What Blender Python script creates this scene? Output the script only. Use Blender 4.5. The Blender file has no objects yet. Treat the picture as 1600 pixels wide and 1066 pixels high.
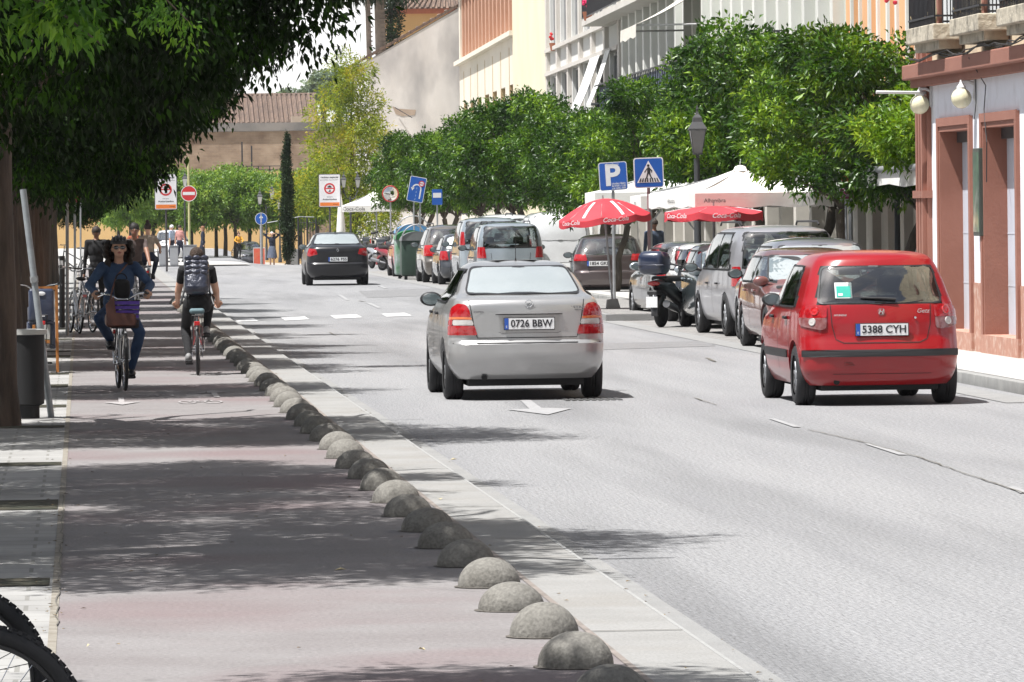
import bpy, bmesh, math, random
import numpy as np
from mathutils import Vector, Matrix
random.seed(7); rng = np.random.default_rng(7)
D = bpy.data; S = bpy.context.scene; COL = S.collection
PI = math.pi; R = math.radians
# ------------------------------------------------------------------ camera
FPX = 9500.0; CAMH = 1.91; ROAD = -0.06; ROLL = R(0.8)
yc = np.array([(128-800)/FPX, -(339-533)/FPX, -1.0]); yc /= np.linalg.norm(yc)
zc = np.array([-math.sin(ROLL), math.cos(ROLL), 0.0]); zc -= yc*zc.dot(yc); zc /= np.linalg.norm(zc)
xc = np.cross(yc, zc)
W2C = np.array([xc, yc, zc]).T
def ray(px, py):
    c = np.array([(px-800)/FPX, -(py-533)/FPX, -1.0]); return W2C.T @ c
def G(px, py, z=ROAD):
    "photo pixel -> point of the ground at height z"
    r = ray(px, py); t = (z-CAMH)/r[2]; return Vector((r[0]*t, r[1]*t, z))
def P(px, py, Y):
    "photo pixel -> point at street distance Y"
    r = ray(px, py); t = Y/r[1]; return Vector((r[0]*t, Y, CAMH+r[2]*t))
cam = D.cameras.new('camera'); co = D.objects.new('camera', cam); COL.objects.link(co)
cam.sensor_width = 36; cam.sensor_fit = 'HORIZONTAL'; cam.lens = FPX*36/1600; cam.clip_start = 1; cam.clip_end = 4000
co.matrix_world = Matrix.Translation((0, 0, CAMH)) @ Matrix([list(r) for r in W2C.T]).to_4x4()
cam.dof.use_dof = False
S.camera = co

# ------------------------------------------------------------------ materials
def hexc(r, g, b):
    f = lambda c: (c/255/12.92 if c/255 <= .04045 else ((c/255+.055)/1.055)**2.4)
    return (f(r), f(g), f(b))
MATS = {}
def mat(name, c, rough=.7, metal=0, c2=None, sc=3.0, bump=0, bsc=None, coat=0, spec=.5, emit=0, trans=0, stretch=None, detail=6, c3=None, sc3=1, amt3=.5, speck=0, spsc=70):
    if name in MATS: return MATS[name]
    m = D.materials.new(name); m.use_nodes = True; nt = m.node_tree; N = nt.nodes; L = nt.links
    b = N['Principled BSDF']; b.inputs['Base Color'].default_value = (*c, 1); b.inputs['Roughness'].default_value = rough
    b.inputs['Metallic'].default_value = metal; b.inputs['Coat Weight'].default_value = coat; b.inputs['Coat Roughness'].default_value = .04
    b.inputs['Specular IOR Level'].default_value = spec
    if emit: b.inputs['Emission Color'].default_value = (*c, 1); b.inputs['Emission Strength'].default_value = emit
    tc = N.new('ShaderNodeTexCoord'); mp = N.new('ShaderNodeMapping'); L.new(tc.outputs['Object'], mp.inputs['Vector'])
    if stretch: mp.inputs['Scale'].default_value = stretch
    if c2 is None: c2 = tuple(x*.86 for x in c)
    n = N.new('ShaderNodeTexNoise'); n.inputs['Scale'].default_value = sc; n.inputs['Detail'].default_value = detail; n.inputs['Roughness'].default_value = .62
    L.new(mp.outputs['Vector'], n.inputs['Vector'])
    r = N.new('ShaderNodeValToRGB'); r.color_ramp.elements[0].position = .36; r.color_ramp.elements[1].position = .64
    r.color_ramp.elements[0].color = (*c, 1); r.color_ramp.elements[1].color = (*c2, 1)
    L.new(n.outputs['Fac'], r.inputs['Fac']); out = r.outputs['Color']
    if c3 is not None:
        n3 = N.new('ShaderNodeTexNoise'); n3.inputs['Scale'].default_value = sc3; n3.inputs['Detail'].default_value = 5
        L.new(mp.outputs['Vector'], n3.inputs['Vector'])
        r3 = N.new('ShaderNodeValToRGB'); r3.color_ramp.elements[0].position = .5; r3.color_ramp.elements[1].position = .68
        r3.color_ramp.elements[0].color = (0, 0, 0, 1); r3.color_ramp.elements[1].color = (amt3, amt3, amt3, 1)
        L.new(n3.outputs['Fac'], r3.inputs['Fac'])
        mx = N.new('ShaderNodeMix'); mx.data_type = 'RGBA'; L.new(r3.outputs['Color'], mx.inputs['Factor']); L.new(out, mx.inputs['A'])
        mx.inputs['B'].default_value = (*c3, 1); out = mx.outputs['Result']
    if speck:
        n4 = N.new('ShaderNodeTexNoise'); n4.inputs['Scale'].default_value = spsc; n4.inputs['Detail'].default_value = 2; L.new(tc.outputs['Object'], n4.inputs['Vector'])
        m4 = N.new('ShaderNodeMapRange'); m4.inputs['From Min'].default_value = .3; m4.inputs['From Max'].default_value = .7; m4.inputs['To Min'].default_value = 1-speck; m4.inputs['To Max'].default_value = 1+speck; L.new(n4.outputs['Fac'], m4.inputs['Value'])
        x4 = N.new('ShaderNodeMix'); x4.data_type = 'RGBA'; x4.blend_type = 'MULTIPLY'; x4.inputs['Factor'].default_value = 1; L.new(out, x4.inputs['A']); L.new(m4.outputs[0], x4.inputs['B']); out = x4.outputs['Result']
    L.new(out, b.inputs['Base Color'])
    if bump:
        nb = N.new('ShaderNodeTexNoise'); nb.inputs['Scale'].default_value = bsc or sc*6; nb.inputs['Detail'].default_value = 4
        L.new(mp.outputs['Vector'], nb.inputs['Vector'])
        bp = N.new('ShaderNodeBump'); bp.inputs['Strength'].default_value = min(1, bump); bp.inputs['Distance'].default_value = .02*max(1, bump)
        L.new(nb.outputs['Fac'], bp.inputs['Height']); L.new(bp.outputs['Normal'], b.inputs['Normal'])
    MATS[name] = m; return m
def leafmat(name, c1, c2, c3, rough=.42, tr=.35, spec=.5):
    m = D.materials.new(name); m.use_nodes = True; nt = m.node_tree; N = nt.nodes; L = nt.links
    b = N['Principled BSDF']; b.inputs['Roughness'].default_value = rough; b.inputs['Specular IOR Level'].default_value = spec
    g = N.new('ShaderNodeNewGeometry'); r = N.new('ShaderNodeValToRGB'); e = r.color_ramp.elements
    e[0].position = 0; e[0].color = (*c1, 1); e[1].position = 1; e[1].color = (*c3, 1); k = e.new(.6); k.color = (*c2, 1)
    tc = N.new('ShaderNodeTexCoord'); n = N.new('ShaderNodeTexNoise'); n.inputs['Scale'].default_value = 1.1; n.inputs['Detail'].default_value = 2
    L.new(tc.outputs['Object'], n.inputs['Vector'])
    ma = N.new('ShaderNodeMath'); ma.operation = 'MULTIPLY_ADD'; ma.inputs[1].default_value = .45
    mb = N.new('ShaderNodeMath'); mb.operation = 'MULTIPLY_ADD'; mb.inputs[1].default_value = 2.6; mb.inputs[2].default_value = -1.05
    L.new(n.outputs['Fac'], mb.inputs[0]); L.new(g.outputs['Random Per Island'], ma.inputs[0]); L.new(mb.outputs[0], ma.inputs[2])
    L.new(ma.outputs[0], r.inputs['Fac']); L.new(r.outputs['Color'], b.inputs['Base Color'])
    t = N.new('ShaderNodeBsdfTranslucent'); mx = N.new('ShaderNodeMixShader'); mx.inputs[0].default_value = tr
    hs = N.new('ShaderNodeMix'); hs.data_type = 'RGBA'; hs.blend_type = 'MULTIPLY'; hs.inputs['Factor'].default_value = 1
    L.new(r.outputs['Color'], hs.inputs['A']); hs.inputs['B'].default_value = (1.7, 1.6, .7, 1); L.new(hs.outputs['Result'], t.inputs['Color'])
    L.new(b.outputs[0], mx.inputs[1]); L.new(t.outputs[0], mx.inputs[2]); L.new(mx.outputs[0], N['Material Output'].inputs['Surface'])
    return m
def glassmat(name, tint, mixc, fac, rough=.03):
    "window glass: see-through tinted sheet under a mirror-like outer face"
    m = D.materials.new(name); m.use_nodes = True; nt = m.node_tree; N = nt.nodes; L = nt.links
    t = N.new('ShaderNodeBsdfTransparent'); t.inputs[0].default_value = (*tint, 1)
    g = N.new('ShaderNodeBsdfGlossy'); g.inputs['Roughness'].default_value = rough; g.inputs[0].default_value = (*mixc, 1)
    mx = N.new('ShaderNodeMixShader'); lw = N.new('ShaderNodeLayerWeight'); lw.inputs[0].default_value = fac; ml = N.new('ShaderNodeMath'); ml.operation = 'MULTIPLY_ADD'; ml.inputs[1].default_value = .72; ml.inputs[2].default_value = .10
    L.new(lw.outputs['Facing'], ml.inputs[0]); L.new(ml.outputs[0], mx.inputs[0]); L.new(t.outputs[0], mx.inputs[1]); L.new(g.outputs[0], mx.inputs[2]); L.new(mx.outputs[0], N['Material Output'].inputs['Surface'])
    return m
def paint(name, c, metal=.0, rough=.3, coat=1.0, dirt=.12):
    return mat(name, c, rough, metal, c2=tuple(x*(1-dirt) for x in c), sc=2.2, coat=coat)

# ------------------------------------------------------------------ mesh builder
class MB:
    def __init__(s): s.v = []; s.f = []; s.m = []; s.mi = 0
    def add(s, vs, fs):
        o = len(s.v); s.v += [tuple(v) for v in vs]; s.f += [tuple(i+o for i in f) for f in fs]; s.m += [s.mi]*len(fs); return s
    def mat(s, i): s.mi = i; return s
    def box(s, x0, x1, y0, y1, z0, z1, M=None, bev=0):
        if bev:
            bm = bmesh.new(); bmesh.ops.create_cube(bm, size=1)
            bmesh.ops.scale(bm, vec=(x1-x0, y1-y0, z1-z0), verts=bm.verts)
            bmesh.ops.bevel(bm, geom=bm.edges[:], offset=bev, segments=3, affect='EDGES', profile=.5)
            bmesh.ops.translate(bm, vec=((x0+x1)/2, (y0+y1)/2, (z0+z1)/2), verts=bm.verts)
            vs = [v.co.copy() for v in bm.verts]; bm.verts.index_update(); fs = [[v.index for v in f.verts] for f in bm.faces]; bm.free()
        else:
            vs = [Vector(p) for p in ((x0,y0,z0),(x1,y0,z0),(x1,y1,z0),(x0,y1,z0),(x0,y0,z1),(x1,y0,z1),(x1,y1,z1),(x0,y1,z1))]
            fs = [(0,3,2,1),(4,5,6,7),(0,1,5,4),(1,2,6,5),(2,3,7,6),(3,0,4,7)]
        if M is not None: vs = [M @ v for v in vs]
        return s.add(vs, fs)
    def tube(s, pts, rad, n=10, cap=True):
        pts = [Vector(p) for p in pts]; k = len(pts)
        if not hasattr(rad, '__len__'): rad = [rad]*k
        vs = []; fs = []; up = Vector((0, 0, 1)); prev = None
        for i, p in enumerate(pts):
            d = (pts[min(i+1, k-1)]-pts[max(i-1, 0)]).normalized()
            if prev is None:
                a = d.cross(up)
                if a.length < .05: a = d.cross(Vector((1, 0, 0)))
                a.normalize()
            else:
                a = prev-d*prev.dot(d); a.normalize()
            prev = a; b = d.cross(a)
            for j in range(n):
                t = 2*PI*j/n; vs.append(p+(a*math.cos(t)+b*math.sin(t))*rad[i])
        for i in range(k-1):
            for j in range(n):
                fs.append((i*n+j, i*n+(j+1) % n, (i+1)*n+(j+1) % n, (i+1)*n+j))
        if cap: fs.append(tuple(range(n))[::-1]); fs.append(tuple((k-1)*n+j for j in range(n)))
        return s.add(vs, fs)
    def lathe(s, prof, n=24, M=None, axis='z', cap=False):
        vs = []; fs = []; k = len(prof)
        for r, h in prof:
            for j in range(n):
                t = 2*PI*j/n; a, b = r*math.cos(t), r*math.sin(t)
                v = Vector((a, b, h)) if axis == 'z' else (Vector((h, a, b)) if axis == 'x' else Vector((a, h, b)))
                vs.append(M @ v if M is not None else v)
        for i in range(k-1):
            for j in range(n): fs.append((i*n+j, i*n+(j+1) % n, (i+1)*n+(j+1) % n, (i+1)*n+j))
        if cap: fs.append(tuple(range(n))[::-1]); fs.append(tuple((k-1)*n+j for j in range(n)))
        return s.add(vs, fs)
    def ell(s, c, r, n=16, k=10, M=None, zmin=-1):
        prof = [(math.cos(a), math.sin(a)) for a in np.linspace(math.asin(max(-1, zmin))+.0001, PI/2-.0001, k)]
        T = Matrix.Translation(c) @ (M if M is not None else Matrix()) @ Matrix.Diagonal((*r, 1))
        return s.lathe(prof, n, T, cap=True)
    def torus(s, c, R_, r, n=32, k=8, axis='x', a0=0, a1=2*PI):
        vs = []; fs = []; full = abs(a1-a0-2*PI) < 1e-6; nn = n if full else n+1
        for i in range(nn):
            t = a0+(a1-a0)*i/n
            for j in range(k):
                q = 2*PI*j/k; rr = R_+r*math.cos(q); h = r*math.sin(q)
                v = (h, rr*math.cos(t), rr*math.sin(t)) if axis == 'x' else ((rr*math.cos(t), h, rr*math.sin(t)) if axis == 'y' else (rr*math.cos(t), rr*math.sin(t), h))
                vs.append(Vector(v)+Vector(c))
        for i in range(nn if full else nn-1):
            for j in range(k): fs.append((i*k+j, ((i+1) % nn)*k+j, ((i+1) % nn)*k+(j+1) % k, i*k+(j+1) % k))
        return s.add(vs, fs)
    def poly(s, pts): return s.add(pts, [tuple(range(len(pts)))])
    def prism(s, pts, off):
        "extrude a planar polygon by a vector"
        n = len(pts); o = Vector(off); pts = [Vector(p) for p in pts]
        return s.add(pts+[p+o for p in pts], [tuple(range(n))[::-1], tuple(range(n, 2*n))]+[(i, (i+1) % n, n+(i+1) % n, n+i) for i in range(n)])
    def grid(s, P_):
        "P_[i][j] points"
        a = len(P_); b = len(P_[0])
        return s.add([p for r in P_ for p in r], [(i*b+j, i*b+j+1, (i+1)*b+j+1, (i+1)*b+j) for i in range(a-1) for j in range(b-1)])
    def mesh(s, name, mats, smooth=None):
        me = D.meshes.new(name); me.from_pydata([tuple(v) for v in s.v], [], s.f); me.validate()
        for m in (mats if isinstance(mats, (list, tuple)) else [mats]): me.materials.append(m)
        if len(s.m) == len(me.polygons): me.polygons.foreach_set('material_index', s.m)
        if smooth: shade(me, smooth)
        return me
    def build(s, name, mats, parent=None, smooth=None, loc=None):
        return link(name, s.mesh(name, mats, smooth), parent, loc)
def shade(me, ang=40):
    me.polygons.foreach_set('use_smooth', [True]*len(me.polygons)); me.update()
    me.set_sharp_from_angle(angle=R(ang))
def link(name, data, parent=None, loc=None):
    o = D.objects.new(name, data); COL.objects.link(o)
    if parent is not None: o.parent = parent
    if loc is not None: o.location = loc
    return o
def tag(o, label=None, cat=None, group=None, kind=None):
    if label: o['label'] = label
    if cat: o['category'] = cat
    if group: o['group'] = group
    if kind: o['kind'] = kind
    return o
def thing(name, label, cat, loc=(0, 0, 0), rz=0, group=None, kind=None):
    o = D.objects.new(name, None); COL.objects.link(o); o.location = loc; o.rotation_euler = (0, 0, rz); o.empty_display_size = .2
    return tag(o, label, cat, group, kind)
def kids(o): return [c for c in D.objects if c.parent == o]
def dup(o, loc=None, rz=None, sc=None, label=None, parent=None):
    c = o.copy(); COL.objects.link(c)
    if parent is not None: c.parent = parent
    if loc is not None: c.location = loc
    if rz is not None: c.rotation_euler = (0, 0, rz)
    if sc is not None: c.scale = (sc, sc, sc) if not hasattr(sc, '__len__') else sc
    if label: c['label'] = label
    for k in kids(o): dup(k, parent=c)
    return c
def textmesh(txt, size, shear=0, extrude=0, bold=0, space=1.0):
    cu = D.curves.new('txt', 'FONT'); cu.body = txt; cu.size = size; cu.shear = shear; cu.extrude = extrude; cu.offset = bold
    cu.align_x = 'CENTER'; cu.align_y = 'CENTER'; cu.space_character = space; cu.resolution_u = 3
    o = D.objects.new('txt', cu); COL.objects.link(o); bpy.context.view_layer.update()
    me = D.meshes.new_from_object(o.evaluated_get(bpy.context.evaluated_depsgraph_get())); D.objects.remove(o); D.curves.remove(cu); return me
def text(name, txt, size, m, parent, loc, rot=(PI/2, 0, 0), w=None, **k):
    me = textmesh(txt, size, **k); me.materials.clear(); me.materials.append(m)
    xs = [v.co.x for v in me.vertices]; ww = max(xs)-min(xs)
    o = link(name, me, parent, loc); o.rotation_euler = rot
    if w: o.scale = (w/ww, 1, 1)
    return o
def curve_text(name, txt, size, m, parent, fn, w=None, **k):
    "text whose flat points (x,y) are carried onto a surface by fn"
    me = textmesh(txt, size, **k); me.materials.clear(); me.materials.append(m)
    xs = [v.co.x for v in me.vertices]; q = (w/(max(xs)-min(xs))) if w else 1
    for v in me.vertices: v.co = fn(v.co.x*q, v.co.y)
    return link(name, me, parent)
# ------------------------------------------------------------------ terrain
def sm(a, b, x): t = min(1, max(0, (x-a)/(b-a))); return t*t*(3-2*t)
def drop(x, y):
    l = -.45*sm(235, 330, y); r = 0 if y < 237 else -(min(y, 420)-237)*.0095
    k = sm(6.3, 8.2, x-(y-240)*.02); return l*(1-k)+r*k
def gz(x, y, lvl=ROAD): return lvl+drop(x, y)
YS = sorted(set([-30, -10, 0, 10, 20] + [float(v) for v in np.arange(25, 232, 6)] + [float(v) for v in np.arange(232, 440, 3)] + [460, 500, 600, 800, 1100, 1600]))
def sheet(name, x0, x1, y0, y1, lvl, m, kind='structure', nx=1, skirt=0, parent=None, xs=None, fx=None):
    ys = [y for y in YS if y0 < y < y1]; ys = [y0]+ys+[y1]; xs = xs if xs is not None else list(np.linspace(x0, x1, nx+1)); b = MB()
    P_ = [[(x+(fx(y) if fx else 0), y, gz(x, y, lvl)) for x in xs] for y in ys][::1]
    b.grid([[r[j] for j in range(len(xs))] for r in P_]); 
    if skirt:
        for j in (0, len(xs)-1): b.grid([[r[j], (r[j][0], r[j][1], r[j][2]-skirt)] for r in P_])
        for r in (P_[0], P_[-1]): b.grid([[p, (p[0], p[1], p[2]-skirt)] for p in r])
    o = b.build(name, m, parent)
    if kind: o['kind'] = kind
    return o
def brickmat(name, c1, c2, mort, w, h, rough=.85, off=.5, ms=.012, nsc=2.0, bump=.3, axes='XY', c3=None):
    m = D.materials.new(name); m.use_nodes = True; nt = m.node_tree; N = nt.nodes; L = nt.links; b = N['Principled BSDF']; b.inputs['Roughness'].default_value = rough
    tc = N.new('ShaderNodeTexCoord'); sx = N.new('ShaderNodeSeparateXYZ'); cx = N.new('ShaderNodeCombineXYZ'); L.new(tc.outputs['Object'], sx.inputs[0])
    L.new(sx.outputs[axes[0]], cx.inputs['X']); L.new(sx.outputs[axes[1]], cx.inputs['Y'])
    br = N.new('ShaderNodeTexBrick'); br.offset = off; br.inputs['Scale'].default_value = 1; br.inputs['Brick Width'].default_value = w; br.inputs['Row Height'].default_value = h
    br.inputs['Mortar Size'].default_value = ms; br.inputs['Color1'].default_value = (*c1, 1); br.inputs['Color2'].default_value = (*c2, 1); br.inputs['Mortar'].default_value = (*mort, 1)
    L.new(cx.outputs[0], br.inputs['Vector']); n = N.new('ShaderNodeTexNoise'); n.inputs['Scale'].default_value = nsc; n.inputs['Detail'].default_value = 8; L.new(tc.outputs['Object'], n.inputs['Vector'])
    r = N.new('ShaderNodeValToRGB'); r.color_ramp.elements[0].position = .3; r.color_ramp.elements[1].position = .7; k = .72
    r.color_ramp.elements[0].color = (*(c3 or (k, k, k)), 1); r.color_ramp.elements[1].color = (1, 1, 1, 1); L.new(n.outputs['Fac'], r.inputs['Fac'])
    mx = N.new('ShaderNodeMix'); mx.data_type = 'RGBA'; mx.blend_type = 'MULTIPLY'; mx.inputs['Factor'].default_value = 1
    L.new(br.outputs['Color'], mx.inputs['A']); L.new(r.outputs['Color'], mx.inputs['B']); L.new(mx.outputs['Result'], b.inputs['Base Color'])
    bp = N.new('ShaderNodeBump'); bp.inputs['Strength'].default_value = bump; bp.inputs['Distance'].default_value = .01; L.new(br.outputs['Fac'], bp.inputs['Height']); bp.invert = True; L.new(bp.outputs[0], b.inputs['Normal'])
    return m
M_ASPH = mat('worn pale asphalt', (.204, .205, .212), .9, c2=(.243, .243, .248), sc=.9, bump=.8, bsc=60, c3=(.145, .146, .15), sc3=.75, amt3=.75, stretch=(1, .07, 1), speck=.32, spsc=34)
M_BIKE = mat('faded red lane coating', (.172, .158, .157), .9, c2=(.206, .195, .194), sc=.9, bump=.35, bsc=60, c3=(.165, .12, .122), sc3=.32, amt3=.8, speck=.16, spsc=40)
M_CONC = mat('kerb concrete', (.225, .222, .214), .9, c2=(.26, .257, .25), sc=1.5, bump=.3, bsc=50, c3=(.22, .21, .195), sc3=.9, amt3=.7, speck=.14)
M_GUT = mat('gutter concrete', (.215, .215, .213), .95, c2=(.25, .25, .247), sc=2, bump=.6, bsc=50, c3=(.25, .245, .24), sc3=.8, amt3=.6)
M_EDGE = mat('kerb edge white', (.30, .30, .295), .9, sc=6); M_DIRT = mat('gutter dirt', (.075, .07, .06), .95, c2=(.16, .15, .13), sc=5)
M_SLAB = brickmat('pale pavement slabs', (.30, .295, .285), (.345, .34, .33), (.22, .215, .20), .6, .4, nsc=1.2)
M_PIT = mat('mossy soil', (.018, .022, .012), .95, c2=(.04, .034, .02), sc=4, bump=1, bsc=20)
M_COB = brickmat('granite setts', (.26, .255, .25), (.36, .35, .34), (.15, .14, .13), .22, .13, nsc=3, ms=.02)
M_WHT = mat('road paint', (.62, .62, .62), .85, c2=(.50, .50, .50), sc=9, c3=(.36, .36, .37), sc3=16, amt3=.7)
M_WORN = mat('worn road paint', (.31, .31, .315), .85, c2=(.24, .24, .245), sc=12)
M_GND = mat('dry ground', (.30, .27, .23), .95, c2=(.36, .33, .29), sc=.3)
M_PLAZA = mat('pale plaza paving', (.36, .355, .34), .9, c2=(.41, .40, .385), sc=.6)
sheet('ground', -500, 500, -30, 1600, ROAD-.12, M_GND, xs=[-500, -100, -30, -12, 0, 3, 5.5, 6.5, 7.2, 8, 9, 10, 12, 16, 30, 100, 500])
ROADXS = [2.71, 4, 5, 6, 6.6, 7.2, 7.8, 8.4, 9.2, 10.0, 11.5]
sheet('road', 0, 0, -20, 440, ROAD, M_ASPH, xs=ROADXS)
sheet('parking_strip', 9.55, 11.4, 81.6, 205, ROAD+.004, M_COB)
sheet('parking_gutter', 9.15, 9.55, 60, 205, ROAD+.006, M_GUT)
sheet('bike_lane', -.155, 2.27, -20, 236, 0, M_BIKE)
sheet('kerb_strip', 2.275, 2.69, -20, 236, .002, M_CONC)
sheet('kerb_edge', 2.69, 2.708, -20, 236, .004, M_EDGE, skirt=.07)
sheet('gutter_joint', 2.712, 2.735, -20, 236, ROAD+.004, M_DIRT)
sheet('road_gutter', 2.735, 2.885, -20, 236, ROAD+.005, M_GUT)
sheet('lane_seam', 2.25, 2.28, -20, 236, .004, mat('seam mortar', (.25, .215, .195), .9, c2=(.15, .13, .115), sc=4))
sheet('pavement', -14, -.17, -20, 236, 0, M_SLAB)
sheet('pavement_edge', -.18, -.14, -20, 236, .003, mat('crumbly edge', (.27, .25, .215), .95, c2=(.17, .15, .12), sc=7))
sheet('plaza', -30, 7.2, 236, 460, -.012, M_PLAZA, xs=[-30, -10, 0, 4, 6, 6.5])
sheet('right_pavement', 9.85, 30, 5, 81.5, ROAD+.13, M_PLAZA)
sheet('right_pavement', 11.4, 30, 81.5, 300, ROAD+.12, M_PLAZA)
kb = MB()
for y in np.arange(5, 80.9, 1.0): kb.box(9.72, 9.85, y+.006, y+.994, ROAD-.02, ROAD+.128, bev=.012)
kb.build('right_kerb', mat('dark kerb stone', (.20, .20, .195), .9, c2=(.28, .28, .27), sc=2), None, 40)['kind'] = 'structure'
kb = MB()
for y in np.arange(82, 205, 1.0): kb.box(11.3, 11.42, y+.006, y+.994, ROAD-.02, ROAD+.115, bev=.012)
kb.build('pavement_kerb', MATS['dark kerb stone'], None, 40)['kind'] = 'structure'
# kerb island with setts
ib = MB(); ip = [(9.25, 107.5), (11.3, 107.5), (11.3, 127), (9.9, 127), (9.25, 122)]
ib.prism([(x, y, ROAD-.02) for x, y in ip], (0, 0, .14)); ib.build('kerb_island', M_GUT)['kind'] = 'structure'
ib = MB(); ib.prism([(9.4, 107.7, ROAD+.12), (11.3, 107.7, ROAD+.12), (11.3, 126.8, ROAD+.12), (10.0, 126.8, ROAD+.12), (9.4, 121.9, ROAD+.12)], (0, 0, .006)); ib.build('island_paving', M_COB)['kind'] = 'structure'
# planting slots across the pavement
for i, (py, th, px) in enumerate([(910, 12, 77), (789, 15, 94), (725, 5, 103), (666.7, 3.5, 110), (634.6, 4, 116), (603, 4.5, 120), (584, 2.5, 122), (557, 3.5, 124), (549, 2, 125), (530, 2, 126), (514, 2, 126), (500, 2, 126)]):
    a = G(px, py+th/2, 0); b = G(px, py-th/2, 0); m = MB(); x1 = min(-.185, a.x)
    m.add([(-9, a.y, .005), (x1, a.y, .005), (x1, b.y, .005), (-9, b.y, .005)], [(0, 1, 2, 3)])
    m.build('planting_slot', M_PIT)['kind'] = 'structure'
# painted markings
def mark(name, polys, lvl, m, z=.008, kind='structure'):
    b = MB()
    for q in polys: b.poly([Vector((p.x, p.y, lvl+z)) for p in q])
    o = b.build(name, m); o['kind'] = kind; return o
gp = lambda l, z=ROAD: [G(x, y, z) for x, y in l]
mark('crossing_marks', [gp(q) for q in ([(362,498),(395,497.5),(404,502.5),(371,503.2)], [(438,496.5),(476,494.6),(483,499.5),(446,501.5)], [(516,493.6),(557,492),(566,496.6),(524,498.6)], [(596,491),(632,489.4),(644,494),(604,495.5)], [(672,488.6),(700,487.3),(712,492),(682,493)])], ROAD, M_WHT)
mark('lane_dashes', [gp(q) for q in ([(1200,655),(1212,655.5),(1252,668.5),(1240,668.5)], [(1350,694.5),(1362,695),(1418,712),(1404,712)], [(1574,762),(1588,762),(1606,770),(1594,772)], [(590,447),(596,447),(606,451),(600,451)], [(527,461),(533,461),(546,469.5),(540,469.5)], [(572,474),(580,474),(596,481.5),(590,482)])], ROAD, M_WORN)
mark('road_arrow', [gp([(813,626.5),(829,626.3),(846,638.5),(893,639.5),(856,649),(792,641),(827,640)])], ROAD, M_WORN)
def ring(cx, cy, r, w, sy=6, n=26):
    return [[Vector((cx+q*math.cos(t), cy+q*sy*math.sin(t), 0)) for q, t in ((r-w/2, a), (r+w/2, a), (r+w/2, b), (r-w/2, b))] for a, b in zip(np.linspace(0, 2*PI, n)[:-1], np.linspace(0, 2*PI, n)[1:])]
def lnq(a, b, w=.03): a, b = Vector((*a, 0)), Vector((*b, 0)); d = (b-a).normalized(); n = Vector((-d.y, d.x, 0))*w/2; n.y *= 3; return [a-n, a+n, b+n, b-n]
def bikemark(cx, cy, s=1):
    q = ring(cx-.13*s, cy, .085, .022, 5)+ring(cx+.13*s, cy, .085, .022, 5)
    for a, b in (((-.13, 0), (-.04, .5)), ((-.04, .5), (.09, .5)), ((.09, .5), (.13, 0)), ((-.04, .5), (0, 0)), ((0, 0), (.09, .5)), ((0, 0), (-.13, 0)), ((.06, .8), (.13, .8))): q.append(lnq((cx+a[0]*s, cy+a[1]), (cx+b[0]*s, cy+b[1]), .022))
    return q
g1 = G(190, 628, 0); g2 = G(238, 617, 0); g3 = G(312, 627, 0); g4 = G(335, 616, 0)
M_LMK = mat('worn lane paint', (.36, .345, .345), .85, c2=(.26, .24, .24), sc=9)
mark('bike_lane_symbol', bikemark(g2.x, g2.y-.5), 0, M_LMK)
mark('bike_lane_symbol', bikemark(g3.x, g3.y-.4), 0, M_LMK)
def arrowm(c, d): return [[c+Vector((x, d*y, 0)) for x, y in q] for q in ([(-.03, -1.3), (.03, -1.3), (.03, .3), (-.03, .3)], [(-.19, .3), (.19, .3), (0, 1.2)])]
mark('bike_lane_arrow', arrowm(g1, -1), 0, M_LMK); mark('bike_lane_arrow', arrowm(g4, 1), 0, M_LMK)
# cracks and seams of the road
def crack(pts, w, m=M_DIRT, lvl=ROAD):
    b = MB(); q = []
    for a, c in zip(pts[:-1], pts[1:]):
        a, c = G(*a, lvl), G(*c, lvl); n = max(2, int((c-a).length/.35))
        for t in np.linspace(0, 1, n, endpoint=False): q.append(a.lerp(c, t)+Vector((random.uniform(-.012, .012), 0, .009)))
    q.append(G(*pts[-1], lvl)+Vector((0, 0, .009)))
    b.grid([[p-Vector((w*random.uniform(.2, .6), 0, 0)), p+Vector((w*random.uniform(.2, .6), 0, 0))] for p in q]); b.build('road_crack', m)['kind'] = 'structure'
crack([(1262,672),(1350,692),(1430,714),(1520,745),(1600,772)], .018)
crack([(1045,622),(1085,622.5),(1120,634)], .02); crack([(355,504),(480,497.5),(700,489.5)], .03, M_GUT)
crack([(514,520),(524,524.5)], .03); crack([(560,470.5),(572,472)], .05); crack([(1105,560),(1118,566)], .05); crack([(900,540),(960,536),(1020,536)], .02, M_GUT)
mh = MB(); c = G(925, 624.6)
for k in range(9):
    for j in range(3): mh.box(c.x-.30+k*.068, c.x-.30+k*.068+.045, c.y-.38+j*.27, c.y-.38+j*.27+.2, ROAD+.004, ROAD+.010)
tag(mh.build('drain_grate', mat('grate iron', (.10, .10, .10), .6)), 'iron drain grating set in the road just behind the silver sedan', 'grating')
M_PAT = mat('darker asphalt patch', (.165, .165, .17), .9, c2=(.20, .20, .203), sc=1.5, bump=.8, bsc=60, speck=.3, spsc=34)
for q in ([(905,538),(1105,533),(1118,541),(912,548)], [(560,455),(700,450),(730,460),(575,466)]): mark('asphalt_patch', [gp(q)], ROAD, M_PAT, .004)
M_OIL = mat('oil stain', (.12, .12, .122), .7, c2=(.17, .17, .172), sc=3)
for x, y, r in ():
    q = MB(); q.poly([(x+r*(1+.25*math.sin(3*t+x))*math.cos(t), y+r*3.5*(1+.2*math.cos(2*t+y))*math.sin(t), ROAD+.0085) for t in np.linspace(0, 2*PI, 24, endpoint=False)]); q.build('oil_stain', M_OIL)['kind'] = 'structure'
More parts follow.
